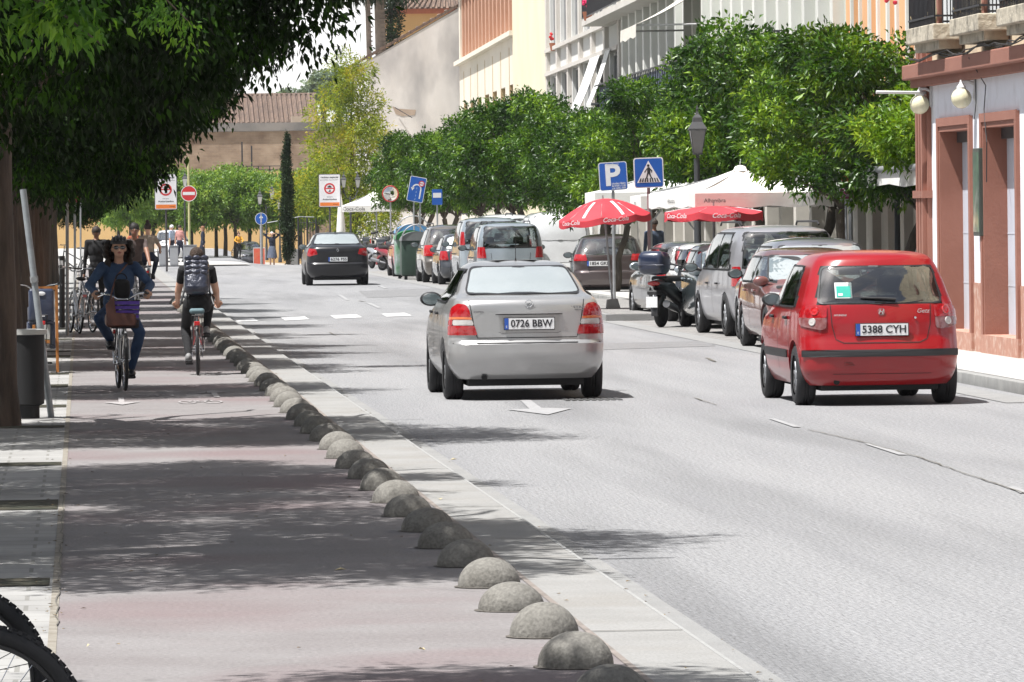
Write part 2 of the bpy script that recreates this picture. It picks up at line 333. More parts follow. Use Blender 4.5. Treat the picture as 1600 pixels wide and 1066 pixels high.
for pts, w in (([(85,915),(330,912),(600,914),(745,925)], .012), ([(110,740),(300,744),(520,741)], .010), ([(100,775),(95,880),(88,980)], .008)): crack(pts, w, M_DIRT, 0.0)
for y in np.arange(27.4, 130, 5.9):
    q = MB(); q.add([(2.275, y, .0065), (2.69, y+.01, .0065), (2.69, y+.035, .0065), (2.275, y+.025, .0065)], [(0, 1, 2, 3)]); q.build('kerb_joint', M_DIRT)['kind'] = 'structure'
q = MB(); rl = random.Random(5)
for k in range(420):
    y = 24+90*rl.random()**1.6; x = rl.choice((rl.uniform(-1.2, 2.7), rl.gauss(2.22, .05), rl.gauss(-.2, .08), rl.gauss(2.78, .05))); z = .008 if x < 2.7 else ROAD+.012; s = rl.uniform(.006, .02); a = rl.uniform(0, 6.28); c_, s_ = math.cos(a)*s, math.sin(a)*s
    q.add([(x-c_, y-s_, z), (x+s_*.5, y-c_*.5, z+s*.3), (x+c_, y+s_, z), (x-s_*.5, y+c_*.5, z+s*.2)], [(0, 1, 2, 3)])
q.build('leaf_litter', mat('brown litter', (.22, .16, .08), .9, c2=(.10, .07, .04), sc=9))['kind'] = 'stuff'
# leaves and litter on the ground
lm = mat('dry leaf', (.42, .36, .22), .8)
for i, (x, y, z, s) in enumerate([(522,893,0,.035), (688,782,0,.035), (135,1013,0,.012), (665,1018,0,.02), (703,720,0,.03)]):
    g = G(x, y, z); a = random.uniform(0, 6); q = MB(); q.add([(0, 0, .006), (s, s*.6, .02), (2*s, 0, .01), (s, -s*.6, .016)], [(0, 1, 2, 3)])
    o = q.build('dry_leaf', lm, None, None, g); o.rotation_euler = (0, 0, a); tag(o, None, 'leaf')
    o['label'] = ['pale dry leaf lying mid bike lane in the sunny patch', 'pale dry leaf on the concrete kerb strip beside the bollards', 'tiny dry leaf at the pavement edge low in the sunny lane', 'small dry leaf on the lane left of the front bollards', 'dry leaf near the bollards in the shaded band'][i]
# ------------------------------------------------------------------ half-ball bollards
M_BOL = mat('bollard concrete', (.18, .172, .155), .95, c2=(.150, .143, .128), sc=14, bump=.35, bsc=45, c3=(.105, .098, .085), sc3=3.5, amt3=.6, speck=.22, spsc=60)
bm_ = MB(); bm_.lathe([(.157, 0), (.158, .015)]+[(.158*math.cos(a), .015+.138*math.sin(a)) for a in np.linspace(.08, PI/2-.01, 16)], 36)
bme = bm_.mesh('bollard', M_BOL, 60)
bj = MB(); bj.lathe([(.150, .009), (.164, .0095), (.178, .0085)], 28); bjm = bj.mesh('joint', mat('grimy mortar joint', (.07, .062, .052), .95, c2=(.14, .125, .11), sc=16))
for k in range(60):
    y = 23.5+1.842*k; o = link('dome_bollard', bme, None, (2.035+random.uniform(-.012, .012), y, -.004)); o.rotation_euler = (0, 0, random.uniform(0, 6)); o.scale = (random.uniform(.96, 1.04),)*2+(random.uniform(.92, 1.05),)
    link('mortar_joint', bjm, o)
    tag(o, {0: 'grey half-ball bollard cut off by the bottom edge, nearest of the row', 1: 'dark grey half-ball bollard, first whole one at the bottom of the row', 2: 'half-ball concrete bollard, second whole one from the bottom of the row', 3: 'pale half-ball concrete bollard, third whole one from the bottom of the row'}.get(k, 'grey half-ball concrete bollard in the row between bike lane and kerb strip'), 'bollard', 'half-ball bollards along the bike lane')
# ------------------------------------------------------------------ cars
def mono(xs, ys, x):
    xs = np.array(xs, float); ys = np.array(ys, float); h = np.diff(xs); d = np.diff(ys)/h; m = np.zeros(len(xs))
    m[0] = d[0]; m[-1] = d[-1]
    for i in range(1, len(xs)-1):
        if d[i-1]*d[i] > 0: m[i] = 2*d[i-1]*d[i]/(d[i-1]+d[i])
    i = np.clip(np.searchsorted(xs, x)-1, 0, len(h)-1); t = (x-xs[i])/h[i]
    return (2*t**3-3*t**2+1)*ys[i]+(t**3-2*t**2+t)*h[i]*m[i]+(-2*t**3+3*t**2)*ys[i+1]+(t**3-t**2)*h[i]*m[i+1]
class Shell:
    """car skin: horizontal slices; prof rows are (z, rear inset, front inset, half width)"""
    def __init__(s, L, prof, rr=.16, rf=.35, br=.07, bf=.16, bs=.05):
        s.L = L; p = np.array(prof, float); s.z = p[:, 0]; s.p = p; s.rr, s.rf, s.br, s.bf, s.bs = rr, rf, br, bf, bs; s.cache = {}
    def at(s, z):
        z = min(max(z, s.z[0]), s.z[-1]); return [float(mono(s.z, s.p[:, k], z)) for k in (1, 2, 3)]
    def half(s, z, n=(8, 9, 22, 9, 8)):
        "right half outline from the rear centre round to the front centre"
        key = (round(z, 5), n)
        if key in s.cache: return s.cache[key]
        a, b, w = s.at(z); y0 = -s.L/2+a; y1 = s.L/2-b; mid = (y0+y1)/2; hl = (y1-y0)/2
        rr = min(s.rr, w*.9, hl*.45); rf = min(s.rf, w*.9, hl*.45); pts = []
        for t in np.linspace(0, 1, n[0], endpoint=False): pts.append((t*(w-rr), y0))
        for t in np.linspace(0, PI/2, n[1], endpoint=False): pts.append((w-rr+rr*math.sin(t), y0+rr-rr*math.cos(t)))
        for t in np.linspace(0, 1, n[2], endpoint=False): pts.append((w, y0+rr+(y1-rf-y0-rr)*t))
        for t in np.linspace(0, PI/2, n[3], endpoint=False): pts.append((w-rf+rf*math.cos(t), y1-rf+rf*math.sin(t)))
        for t in np.linspace(1, 0, n[4]): pts.append((t*(w-rf), y1))
        o = []
        for x, y in pts:
            t = (y-mid)/hl; q = (x/max(w, .01))**2
            yy = y+(s.br*q*max(0, -t)**3 - s.bf*q*max(0, t)**3)
            o.append((x-s.bs*t*t*(x/max(w, .01)), yy))
        o = np.array(o); s.cache[key] = o; return o
    def zl(s, n=46):
        return sorted(set([round(float(z), 4) for z in s.z]+[round(float(z), 4) for z in np.linspace(s.z[0], s.z[-1], n)]))
    FN = (24, 24, 60, 24, 24)
    def fine(s, z):
        z = min(max(z, s.z[0]), s.z[-1]); k = round(z, 4)
        if k in s.cache: return s.cache[k]
        h = .008; i = math.floor(z/h); a = max(s.z[0], i*h); b = min(s.z[-1], (i+1)*h); f = (z-a)/max(b-a, 1e-9)
        o = s.half(a, s.FN)*(1-f)+s.half(b, s.FN)*f; s.cache[k] = o; return o
    def pt(s, kind, a, z):
        o = s.fine(z)
        if kind == 'R':
            k = 48; sx = abs(a); x = o[:k, 0]; y = float(np.interp(sx, x, o[:k, 1])); return Vector((a, y, z))
        if kind == 'F':
            k = 48; x = o[-k:, 0][::-1]; y = float(np.interp(abs(a), x, o[-k:, 1][::-1])); return Vector((a, y, z))
        if kind in 'SsTt':
            x = float(np.interp(a, o[:, 1], o[:, 0])); return Vector((x if kind == 'S' else -x, a, z))
        d = np.r_[0, np.cumsum(np.hypot(*np.diff(o, axis=0).T))]
        if kind in 'Vv': d = (d[-1]-d)[::-1]; o = o[::-1]
        x = float(np.interp(abs(a), d, o[:, 0])); y = float(np.interp(abs(a), d, o[:, 1]))
        return Vector((x if a >= 0 else -x, y, z))
    def nrm(s, kind, a, z):
        e = .012; u = s.pt(kind, a+e, z)-s.pt(kind, a-e, z); z0 = max(s.z[0], z-e); z1 = min(s.z[-1], z+e)
        v = s.pt(kind, a, z1)-s.pt(kind, a, z0); n = u.cross(v)
        if n.length < 1e-9: return Vector((0, 0, 1))
        n.normalize(); p = s.pt(kind, a, z); c = Vector((0, max(-s.L*.3, min(s.L*.3, p.y)), .5))
        return n if n.dot(p-c) > 0 else -n
    def body(s):
        m = MB(); rows = []
        for z in s.zl():
            h = s.half(z); rows.append([(x, y, z) for x, y in h]+[(-x, y, z) for x, y in h[-2:0:-1]])
        n = len(rows[0]); vs = [p for r in rows for p in r]; fs = []
        for i in range(len(rows)-1):
            for j in range(n): fs.append((i*n+j, i*n+(j+1) % n, (i+1)*n+(j+1) % n, (i+1)*n+j))
        fs.append(tuple(range(n))[::-1]); fs.append(tuple((len(rows)-1)*n+j for j in range(n)))
        return m.add(vs, fs)
    def patch(s, kind, poly, off=.006, rings=7, seg=7, thick=0):
        "a panel whose outline is given in (a, z) and which follows the skin"
        q = []
        for i, p in enumerate(poly):
            a = np.array(p); b = np.array(poly[(i+1) % len(poly)])
            for t in np.linspace(0, 1, seg, endpoint=False): q.append(a+(b-a)*t)
        c = sum(q)/len(q); vs = []; fs = []; n = len(q)
        def onto(p): return s.pt(kind, p[0], p[1])+s.nrm(kind, p[0], p[1])*off
        for k in range(rings):
            f = 1-k/rings
            for p in q: vs.append(onto(c+(p-c)*f))
        vs.append(onto(c))
        for k in range(rings-1):
            for j in range(n): fs.append((k*n+j, k*n+(j+1) % n, (k+1)*n+(j+1) % n, (k+1)*n+j))
        for j in range(n): fs.append(((rings-1)*n+j, (rings-1)*n+(j+1) % n, rings*n))
        if thick:
            b = len(vs)
            for p in q: vs.append(s.pt(kind, p[0], p[1])-s.nrm(kind, p[0], p[1])*.01)
            for j in range(n): fs.append((j, b+j, b+(j+1) % n, (j+1) % n))
        return vs, fs
    def line(s, kind, path, w=.010, off=.003, seg=6):
        q = []
        for a, b in zip(path[:-1], path[1:]):
            for t in np.linspace(0, 1, seg, endpoint=False): q.append(np.array(a)+(np.array(b)-np.array(a))*t)
        q.append(np.array(path[-1])); A = []
        for i, p in enumerate(q):
            d = q[min(i+1, len(q)-1)]-q[max(i-1, 0)]; d = d/np.hypot(*d); nn = np.array((-d[1], d[0]))*w/2
            A.append([s.pt(kind, *(p-nn))+s.nrm(kind, *p)*off, s.pt(kind, *(p+nn))+s.nrm(kind, *p)*off])
        return A
def rnd(poly, r=.03, n=4):
    "round the corners of a 2-D polygon"
    o = []; k = len(poly)
    for i in range(k):
        p = np.array(poly[i], float); a = np.array(poly[i-1], float)-p; b = np.array(poly[(i+1) % k], float)-p
        la, lb = np.hypot(*a), np.hypot(*b); rr = min(r, la*.45, lb*.45); a = a/la*rr; b = b/lb*rr
        for t in np.linspace(0, 1, n): o.append(tuple(p+a*(1-t)**2+b*t**2))
    return o
def inside(p, poly):
    c = False; n = len(poly); x, y = p
    for i in range(n):
        (x1, y1), (x2, y2) = poly[i], poly[i-1]
        if (y1 > y) != (y2 > y) and x < (x2-x1)*(y-y1)/(y2-y1)+x1: c = not c
    return c
def openings(me, glass, k=(1, 1, 1), frit=1, hard=False):
    "cut the window openings into a shell; faces crossing an edge turn into the black glass border"
    bm = bmesh.new(); bm.from_mesh(me); dead = []
    for f in bm.faces:
        c = f.calc_center_median(); n = f.normal; co = [(v.co.x/k[0], v.co.y/k[1], v.co.z/k[2]) for v in f.verts]; cc = (c.x/k[0], c.y/k[1], c.z/k[2])
        for nm, kind, poly, gm in glass:
            if kind in 'RF':
                if (n.y < -.12) != (kind == 'R') or abs(n.y) < .12: continue
                q = [(a[0], a[2]) for a in co]; m = (cc[0], cc[2])
            else:
                if abs(n.x) < .3 or (cc[0] > 0) != (kind == 'S'): continue
                q = [(a[1], a[2]) for a in co]; m = (cc[1], cc[2])
            if hard:
                if inside(m, poly): dead.append(f); break
            elif all(inside(a, poly) for a in q): dead.append(f); break
            elif inside(m, poly) or any(inside(a, poly) for a in q): f.material_index = frit; break
    bmesh.ops.delete(bm, geom=dead, context='FACES'); bm.to_mesh(me); bm.free()
def cutarch(me, axles, r, hw):
    "wheel arches: subtract dark-lined wells from the shell"
    o = link('tmp', me); cs = []
    for y in axles:
        for sx in (-1, 1):
            c = MB(); x0, x1 = sorted((sx*(hw-.3), sx*(hw+.2)))
            c.lathe([(r, x0), (r, x1)], 36, Matrix.Translation((0, y, .31)), 'x', cap=True)
            cm = c.mesh('c', [M_BODYTMP, MATS['car underside']]); cm.polygons.foreach_set('material_index', [1]*len(cm.polygons)); co_ = link('c', cm)
            md = o.modifiers.new('b', 'BOOLEAN'); md.object = co_; md.operation = 'DIFFERENCE'; md.solver = 'EXACT'; md.material_mode = 'INDEX'; cs.append(co_)
    bpy.context.view_layer.update()
    r_ = D.meshes.new_from_object(o.evaluated_get(bpy.context.evaluated_depsgraph_get()))
    D.objects.remove(o)
    for c in cs: D.objects.remove(c)
    return r_
M_BODYTMP = mat('tmp body', (.5, .5, .5))
M_UNDER = mat('car underside', (.012, .012, .013), .8)
M_RUB = mat('tyre rubber', (.018, .018, .02), .75, bump=.2, sc=30)
M_BLK = mat('black plastic', (.02, .02, .022), .5)
M_RIM = mat('rim alloy', (.45, .46, .48), .35, .8)
M_HUBC = mat('hubcap grey', (.3, .31, .33), .4, .4)
M_CHR = mat('chrome', (.75, .76, .78), .15, 1)
M_GDARK = mat('dark car glass', (.008, .012, .013), .03, c2=(.016, .022, .024), sc=1.6, coat=1, spec=.8)
M_GMID = mat('mirror glass', (.16, .20, .21), .06, .25, coat=1, spec=.8)
M_TRIM = mat('dark cabin trim', (.022, .022, .025), .9); M_SEAT = mat('grey seat cloth', (.045, .045, .05), .9)
G_TINT = glassmat('tinted see-through glass', (.62, .67, .66), (1, 1, 1), .45); G_CLR = glassmat('clear see-through glass', (.80, .85, .84), (1, 1, 1), .45)
M_GDARK0 = M_GDARK; M_GMID0 = M_GMID
M_GSKY = mat('car glass with painted sky reflection', (.44, .48, .49), .22, .35, c2=(.38, .42, .43), sc=1.2, coat=.3)  # opaque glass; its pale base colour stands in for the bright sky reflection
M_RED = mat('red lamp lens', (.38, .008, .012), .15, coat=1, c2=(.25, .004, .008), sc=25)
M_REDB = mat('bright red lamp lens', (.50, .012, .015), .12, coat=1, c2=(.32, .006, .008), sc=40)
M_WHL = mat('white lamp lens', (.45, .43, .42), .12, coat=1, c2=(.45, .44, .42), sc=30)
M_ORL = mat('orange lamp lens', (.62, .16, .05), .15, coat=1)
M_PLATE = mat('plate white', (.78, .79, .80), .4)
M_BLUE = mat('plate blue', (.02, .09, .42), .4)
M_INK = mat('ink black', (.02, .02, .025), .6)
M_SHUT = mat('panel gap', (.02, .02, .02), .9)
def wheel(parent, x, y, r=.31, w=.185, style='hub', steer=0):
    m = MB(); rr = r
    m.lathe([(rr*.66, -w/2), (rr*.90, -w/2-.004), (rr*.97, -w/2+.012), (rr, -w/2+.035), (rr, -w*.12), (rr-.007, -w*.10), (rr-.007, -w*.06), (rr, -w*.04), (rr, w*.04), (rr-.007, w*.06), (rr-.007, w*.10), (rr, w*.12), (rr, w/2-.035), (rr*.97, w/2-.012), (rr*.90, w/2+.004), (rr*.66, w/2)], 36, None, 'x')
    o = m.build('wheel', M_RUB, parent, 50, (x, y, r)); o.rotation_euler = (0, 0, steer)
    s = 1 if x > 0 else -1; h = MB()
    h.lathe([(rr*.67, 0), (rr*.66, s*w*.42), (rr*.60, s*w*.46), (rr*.56, s*w*.36), (.001, s*w*.28)], 30, None, 'x')
    h.mat(1)
    for k in range(8 if style == 'hub' else 5):
        a = 2*PI*k/(8 if style == 'hub' else 5)+.2; T = Matrix.Rotation(a, 4, 'X')
        if style == 'hub': h.box(*sorted((s*w*.30, s*w*.42)), -.018, .018, .05, rr*.52, T, bev=.006)
        else: h.box(*sorted((s*w*.30, s*w*.43)), -.022, .022, .03, rr*.60, T, bev=.008)
    h.lathe([(.06, s*w*.28), (.055, s*w*.44), (.001, s*w*.46)], 20, None, 'x')
    h.build('rim', [M_BLK if style == 'alloy' else M_UNDER, M_RIM if style == 'alloy' else M_HUBC], o, 40)
    return o
def plate(parent, txt, loc, rz=0, h=.115, w=.52, tilt=0):
    m = MB(); m.box(-w/2-.008, w/2+.008, -.004, .012, -h/2-.008, h/2+.008, bev=.004)
    o = m.build('number_plate', M_BLK, parent, None, loc); o.rotation_euler = (tilt, 0, rz)
    MB().box(-w/2, w/2, -.0075, -.004, -h/2, h/2).build('plate_face', M_PLATE, o)
    MB().box(-w/2, -w/2+.042, -.0095, -.0075, -h/2, h/2).build('blue_band', M_BLUE, o)
    if txt:
        text('plate_text', txt, .105, M_INK, o, (.022, -.0105, 0), w=w*.84, bold=.0022)
        text('country_letter', 'E', .035, M_PLATE, o, (-w/2+.021, -.0105, -h*.28))
    return o
def mirror(parent, x, y, z, m, s, size=1.0, glass=True):
    b = MB(); b.ell((s*.13*size, 0, 0), (.115*size, .06*size, .075*size), 18, 10, zmin=-1); b.tube([(-s*.06, .03, -.05), (s*.04, .01, -.03)], .022)
    o = b.build('wing_mirror', m, parent, 50, (x, y, z))
    g = MB(); g.mat(0); e = [(s*.13*size+.092*size*math.cos(t), -.0605*size, .058*size*math.sin(t)) for t in np.linspace(0, 2*PI, 20, endpoint=False)]
    g.prism(e, (0, .01, 0)); g.build('mirror_glass', M_GMID, o)
def quad(a0, a1, z0, z1, sk=0, tl=0): return [(a0, z0), (a1, z0), (a1-tl, z1), (a0+tl, z1)]
def car(name, label, cat, loc, rz, col, prof, L, wb, hw, wr=.31, glass=None, wind=None, sideglass=(), lamps=(), lines=(), strips=(), front=None, style='hub',
        mirrorcol=None, mir=(0, .98), plt=None, handle=(), shape={}, group=None, roofbars=None, sill=True, belt=None, antenna=None, front_glass=None, wiper=None, tw=None, axf=None, seats=True, road=None):
    root = thing(name, label, cat, loc, rz, group)
    sh = Shell(L, prof, **shape); me0 = sh.body().mesh('b', [M_BODYTMP])
    ra = -wb/2+(axf or 0); fa = wb/2+(axf or 0); trk = tw or hw-.125
    me0.materials.append(M_UNDER)
    me = cutarch(me0, (ra, fa), wr+.04, hw)
    mats = [col, M_UNDER]; me.materials.clear(); [me.materials.append(q) for q in mats]
    zc_ = [0.0]*len(me.polygons)
    for p in me.polygons:
        if p.material_index != 1 and p.center.z < sh.z[0]+.01: p.material_index = 1
    see = [g for g in glass or () if g[3] in (M_GDARK, M_GMID)]
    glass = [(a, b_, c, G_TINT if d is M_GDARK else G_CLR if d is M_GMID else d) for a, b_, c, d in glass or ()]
    if see:
        openings(me, see); k_ = (.955, .965, .982); im = sh.body(); im.v = [(x*k_[0], y*k_[1], z*k_[2]) for x, y, z in im.v]; ime = im.mesh('cabin', [M_TRIM]); openings(ime, see, k_, 0, True); link('cabin_lining', ime, root)
        zb_ = min(p[1] for p in see[0][2]); ww = hw-.22; zt_ = max(p[1] for p in see[0][2])
        m = MB(); m.box(-ww, ww, -L/2+.35, ra+.28, zb_-.10, zb_-.05); m.build('parcel_shelf', M_TRIM, root)
        m = MB(); m.box(-ww, ww, ra+.28, ra+.42, .35, zb_-.02, bev=.04); [m.box(x-.13, x+.13, ra+.27, ra+.36, zb_-.02, zb_+.12, bev=.035) for x in (-.42, .42)]; m.build('rear_bench', M_SEAT, root, 50)
        for x in (-.37, .37):
            m = MB(); m.box(x-.24, x+.24, .08, .24, .35, zb_+.05, bev=.06); m.box(x-.13, x+.13, .07, .17, zb_+.08, zb_+.26, bev=.04); m.box(x-.24, x+.24, .08, .6, .35, .52, bev=.04); m.build('front_seat', M_SEAT, root, 50)
        m = MB(); m.box(-ww, ww, fa-.55, fa-.1, .6, zb_-.08, bev=.05); m.torus((-.37, fa-.72, zb_-.05), .18, .016, 24, 6, 'y'); m.build('dashboard', M_TRIM, root, 50)
        m = MB(); m.box(-.11, .11, fa-.78, fa-.75, zt_-.10, zt_-.04, bev=.01); m.build('rear_view_mirror', M_TRIM, root)
    shade(me, 32); body = link('body', me, root)
    u = MB(); u.box(-hw+.25, hw-.25, -L/2+.25, L/2-.3, .15, sh.z[0]+.03); u.box(-hw+.1, -hw+.22, ra-.05, ra+.05, .2, .38); u.box(hw-.22, hw-.1, ra-.05, ra+.05, .2, .38)
    u.tube([(-.45, -L/2+.10, .24), (-.45, -L/2+.5, .24)], .03)
    u.tube([(-trk, ra, wr), (trk, ra, wr)], .04)
    u.build('underbody', M_UNDER, root)
    for x in (-trk, trk):
        wheel(root, x, ra, wr, style=style); wheel(root, x, fa, wr, style=style)
    for nm, kind, poly, gm in glass or ():
        m = MB(); m.add(*sh.patch(kind, rnd(poly, .05), .010, rings=9, seg=4)); m.build(nm, gm, root, 60)
        mm = MB(); c = np.mean(np.array(poly), axis=0)
        op = rnd(poly, .05); q = list(op)+[op[0]]; mm.grid(sh.line(kind, q, .018, .013, seg=2)); mm.build('window_seal', M_BLK, root)
    for nm, kind, poly, lm in lamps:
        m = MB(); m.add(*sh.patch(kind, rnd(poly, .02), .014, rings=5, seg=4, thick=1)); m.build(nm, lm, root, 50)
    if lines:
        m = MB()
        for l in lines:
            m.grid(sh.line(l[0], l[1], l[2] if len(l) > 2 else .010, .004))
        m.build('panel_gaps', M_SHUT, body)
    for nm, kind, poly, off, sm in strips:
        m = MB(); m.add(*sh.patch(kind, rnd(poly, .012), off, rings=4, seg=10, thick=1)); m.build(nm, sm, root, 45)
    for s in (-1, 1):
        y = mir[0]; z = mir[1]; p = sh.pt('S', y, z); mirror(root, s*(p.x+.05), y, z+.03, mirrorcol or M_BLK, s, mir[2] if len(mir) > 2 else 1.0)
        for hy, hz in handle:
            p = sh.pt('S', hy, hz); h = MB(); h.box(min(s*p.x-.005, s*p.x+s*.035), max(s*p.x-.005, s*p.x+s*.035), hy-.09, hy+.09, hz-.016, hz+.016, bev=.01); h.build('door_handle', M_BLK if mirrorcol is None else mirrorcol, root, 50)
    if plt:
        p = sh.pt('R', plt[1], plt[2]); plate(root, plt[0], (plt[1], p.y-.018, plt[2]), 0)
    if roofbars:
        for s in (-1, 1):
            m = MB(); m.tube([(s*roofbars[0], roofbars[1], roofbars[3]-.05), (s*roofbars[0], roofbars[1]+.1, roofbars[3]), (s*roofbars[0], roofbars[2]-.1, roofbars[3]), (s*roofbars[0], roofbars[2], roofbars[3]-.05)], .016); m.build('roof_rail', M_BLK, root, 60)
    if antenna:
        x, y, z, l, dy = antenna; m = MB(); m.tube([(x, y, z), (x, y+.0, z+.05), (x, y+dy*.2, z+l*.2), (x, y+dy, z+l)], [.022, .008, .004, .003], 8); m.build('antenna', M_BLK, root, 60)
    if wiper:
        x0, x1, z = wiper; m = MB(); a = sh.pt('R', x0, z); b = sh.pt('R', x1, z-.02); n = sh.nrm('R', 0, z)*.03; m.tube([a+n, (a+b)/2+n*1.2, b+n], [.008, .014, .016], 6); m.build('rear_wiper', M_BLK, root, 60)
    root['_'] = 0; del root['_']
    return root, sh
def side_windows(yr, yf, zb, zt, n=2, lean_r=.25, lean_f=.55, gap=.05, m=None, both=True, split=None):
    "a row of side windows between yr and yf, as (name, kind, polygon, material)"
    out = []; ys = np.linspace(yr, yf, n+1) if split is None else [yr]+list(split)+[yf]
    for i in range(len(ys)-1):
        a, b = ys[i]+gap/2, ys[i+1]-gap/2
        ta = a+(lean_r if i == 0 else .04); tb = b-(lean_f if i == len(ys)-2 else .0)
        if tb < ta+.1: tb = ta+.1
        for k in 'Ss': out.append(('side_window', k, [(a, zb), (b, zb), (tb, zt), (ta, zt)], m or M_GDARK))
    return out
def doors(ys, z0, z1, zt): return [l for y in ys for k in 'Ss' for l in [(k, [(y, z0), (y, z1)])]]
# --- profiles (z, rear inset, front inset, half width)
HATCH = [(.20,.12,.12,.74),(.26,.05,.06,.78),(.36,.01,.01,.815),(.50,.0,.0,.83),(.60,.03,.01,.832),(.68,.06,.04,.83),(.80,.07,.16,.822),(.90,.09,.62,.81),(.97,.11,.98,.795),(1.05,.15,1.14,.765),(1.20,.22,1.36,.715),(1.34,.30,1.58,.655),(1.41,.34,1.76,.61),(1.455,.40,1.98,.55),(1.485,.62,2.25,.42),(1.50,.95,2.45,.20)]
SEDAN = [(.22,.14,.14,.74),(.28,.07,.07,.79),(.38,.02,.02,.84),(.50,.0,.0,.855),(.58,.0,.0,.857),(.62,.035,.02,.857),(.72,.04,.08,.855),(.82,.04,.30,.845),(.90,.04,.75,.83),(.98,.05,1.10,.80),(1.03,.08,1.22,.775),(1.06,.17,1.28,.745),(1.075,.36,1.31,.725),(1.10,.50,1.36,.705),(1.20,.72,1.52,.66),(1.30,.97,1.70,.60),(1.36,1.16,1.85,.555),(1.40,1.40,2.02,.49),(1.422,1.75,2.25,.36),(1.43,2.1,2.4,.2)]
def scaleprof(p, sz=1, sw=1, L=1): return [(z*sz, a*L, b*L, w*sw) for z, a, b, w in p]
WAGON = [(.22,.12,.12,.76),(.30,.04,.04,.82),(.42,.0,.0,.85),(.56,.0,.0,.86),(.66,.05,.04,.862),(.80,.06,.14,.86),(.92,.08,.55,.85),(1.0,.10,.95,.83),(1.10,.15,1.12,.80),(1.25,.24,1.36,.74),(1.40,.36,1.6,.68),(1.48,.45,1.76,.63),(1.53,.6,2.0,.54),(1.56,.9,2.3,.38),(1.575,1.2,2.5,.2)]
VAN = [(.24,.10,.10,.78),(.32,.03,.03,.83),(.46,.0,.0,.86),(.62,.02,.01,.875),(.8,.03,.10,.88),(1.0,.04,.45,.87),(1.12,.05,.80,.86),(1.3,.06,1.05,.84),(1.5,.09,1.32,.80),(1.64,.13,1.55,.75),(1.74,.2,1.75,.68),(1.79,.35,1.95,.56),(1.815,.6,2.2,.36),(1.825,.9,2.4,.2)]
# ------------------------------------------------------------------ the cars in the picture
SILV = mat('silver metallic paint', (.43, .43, .43), .32, .6, c2=(.40, .40, .40), sc=3, coat=.4)
REDP = paint('glossy red paint', (.285, .003, .007), .0, .3, .5)
BLACKP = paint('black car paint', (.006, .006, .009), 0, .35, .3)
CARS = 'cars parked along the right kerb'
def carpos(px, py, X=None): g = G(px, py); return g
# 1. silver sedan driving away
gl = G(691, 623.8); gr = G(939, 620.6); c = (gl+gr)/2
Y0 = c.y; X0 = c.x
sed, sh = car('silver_sedan', 'silver four-door sedan driving away, rear plate 0726 BBW, black wing mirrors and roof antenna', 'car', (X0, Y0+1.30, ROAD), R(.35), SILV, [(z*1.015, a, b, w) for z, a, b, w in SEDAN], 4.25, 2.61, .857, .31,
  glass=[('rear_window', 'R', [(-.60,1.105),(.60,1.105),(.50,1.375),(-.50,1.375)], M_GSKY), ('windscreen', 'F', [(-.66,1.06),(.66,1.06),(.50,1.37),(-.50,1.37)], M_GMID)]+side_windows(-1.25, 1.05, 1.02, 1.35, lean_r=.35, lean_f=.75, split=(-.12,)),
  lamps=[(n, 'U', [(s*a, z) for a, z in q], m) for s in (-1, 1) for n, q, m in (
    ('tail_lamp', [(.605,.96),(.64,1.0),(.74,1.01),(.85,.965),(.88,.875),(.585,.875)], M_RED), ('tail_lamp', [(.52,.685),(.89,.685),(.887,.785),(.55,.785)], M_RED),
    ('turn_lamp', [(.575,.848),(.87,.848),(.875,.873),(.584,.873)], M_ORL), ('reversing_lamp', [(.555,.790),(.80,.790),(.80,.843),(.573,.843)], M_WHL), ('lamp_corner', [(.805,.787),(.887,.787),(.88,.847),(.805,.847)], M_RED))],
  lines=[('R', [(-.60,1.045),(-.555,.78),(-.52,.655),(.52,.655),(.555,.78),(.60,1.045)], .009), ('R', [(-.77,.60),(.77,.60)], .009), ('R', [(-.33,.897),(.37,.897)], .008), ('R', [(-.30,.715),(-.27,.703),(.32,.703),(.35,.715)], .003)]+doors((-.12, .98), .35, 1.02, 0)+[(k, [(-1.05,.5),(-.95,.8),(-1.1,1.0)]) for k in 'Ss'],
  strips=[('boot_handle_bar', 'R', [(-.31,.905),(.35,.905),(.35,.94),(-.31,.94)], .03, SILV), ('plate_recess', 'R', [(-.28,.705),(.33,.705),(.34,.89),(-.30,.89)], .004, mat('silver paint recess', (.40,.395,.39), .35, .7))],
  mir=(.80, 1.0, 1.05), plt=('0726 BBW', .02, .80), handle=((-.55,.90),(.45,.90)), shape=dict(rr=.22, rf=.4, br=.09, bf=.18, bs=.05), antenna=(.02, -.35, 1.41, .33, -.02), style='hub')
MB().tube([(.005,-2.07,.92),(.045,-2.07,.92)], .02, 12)
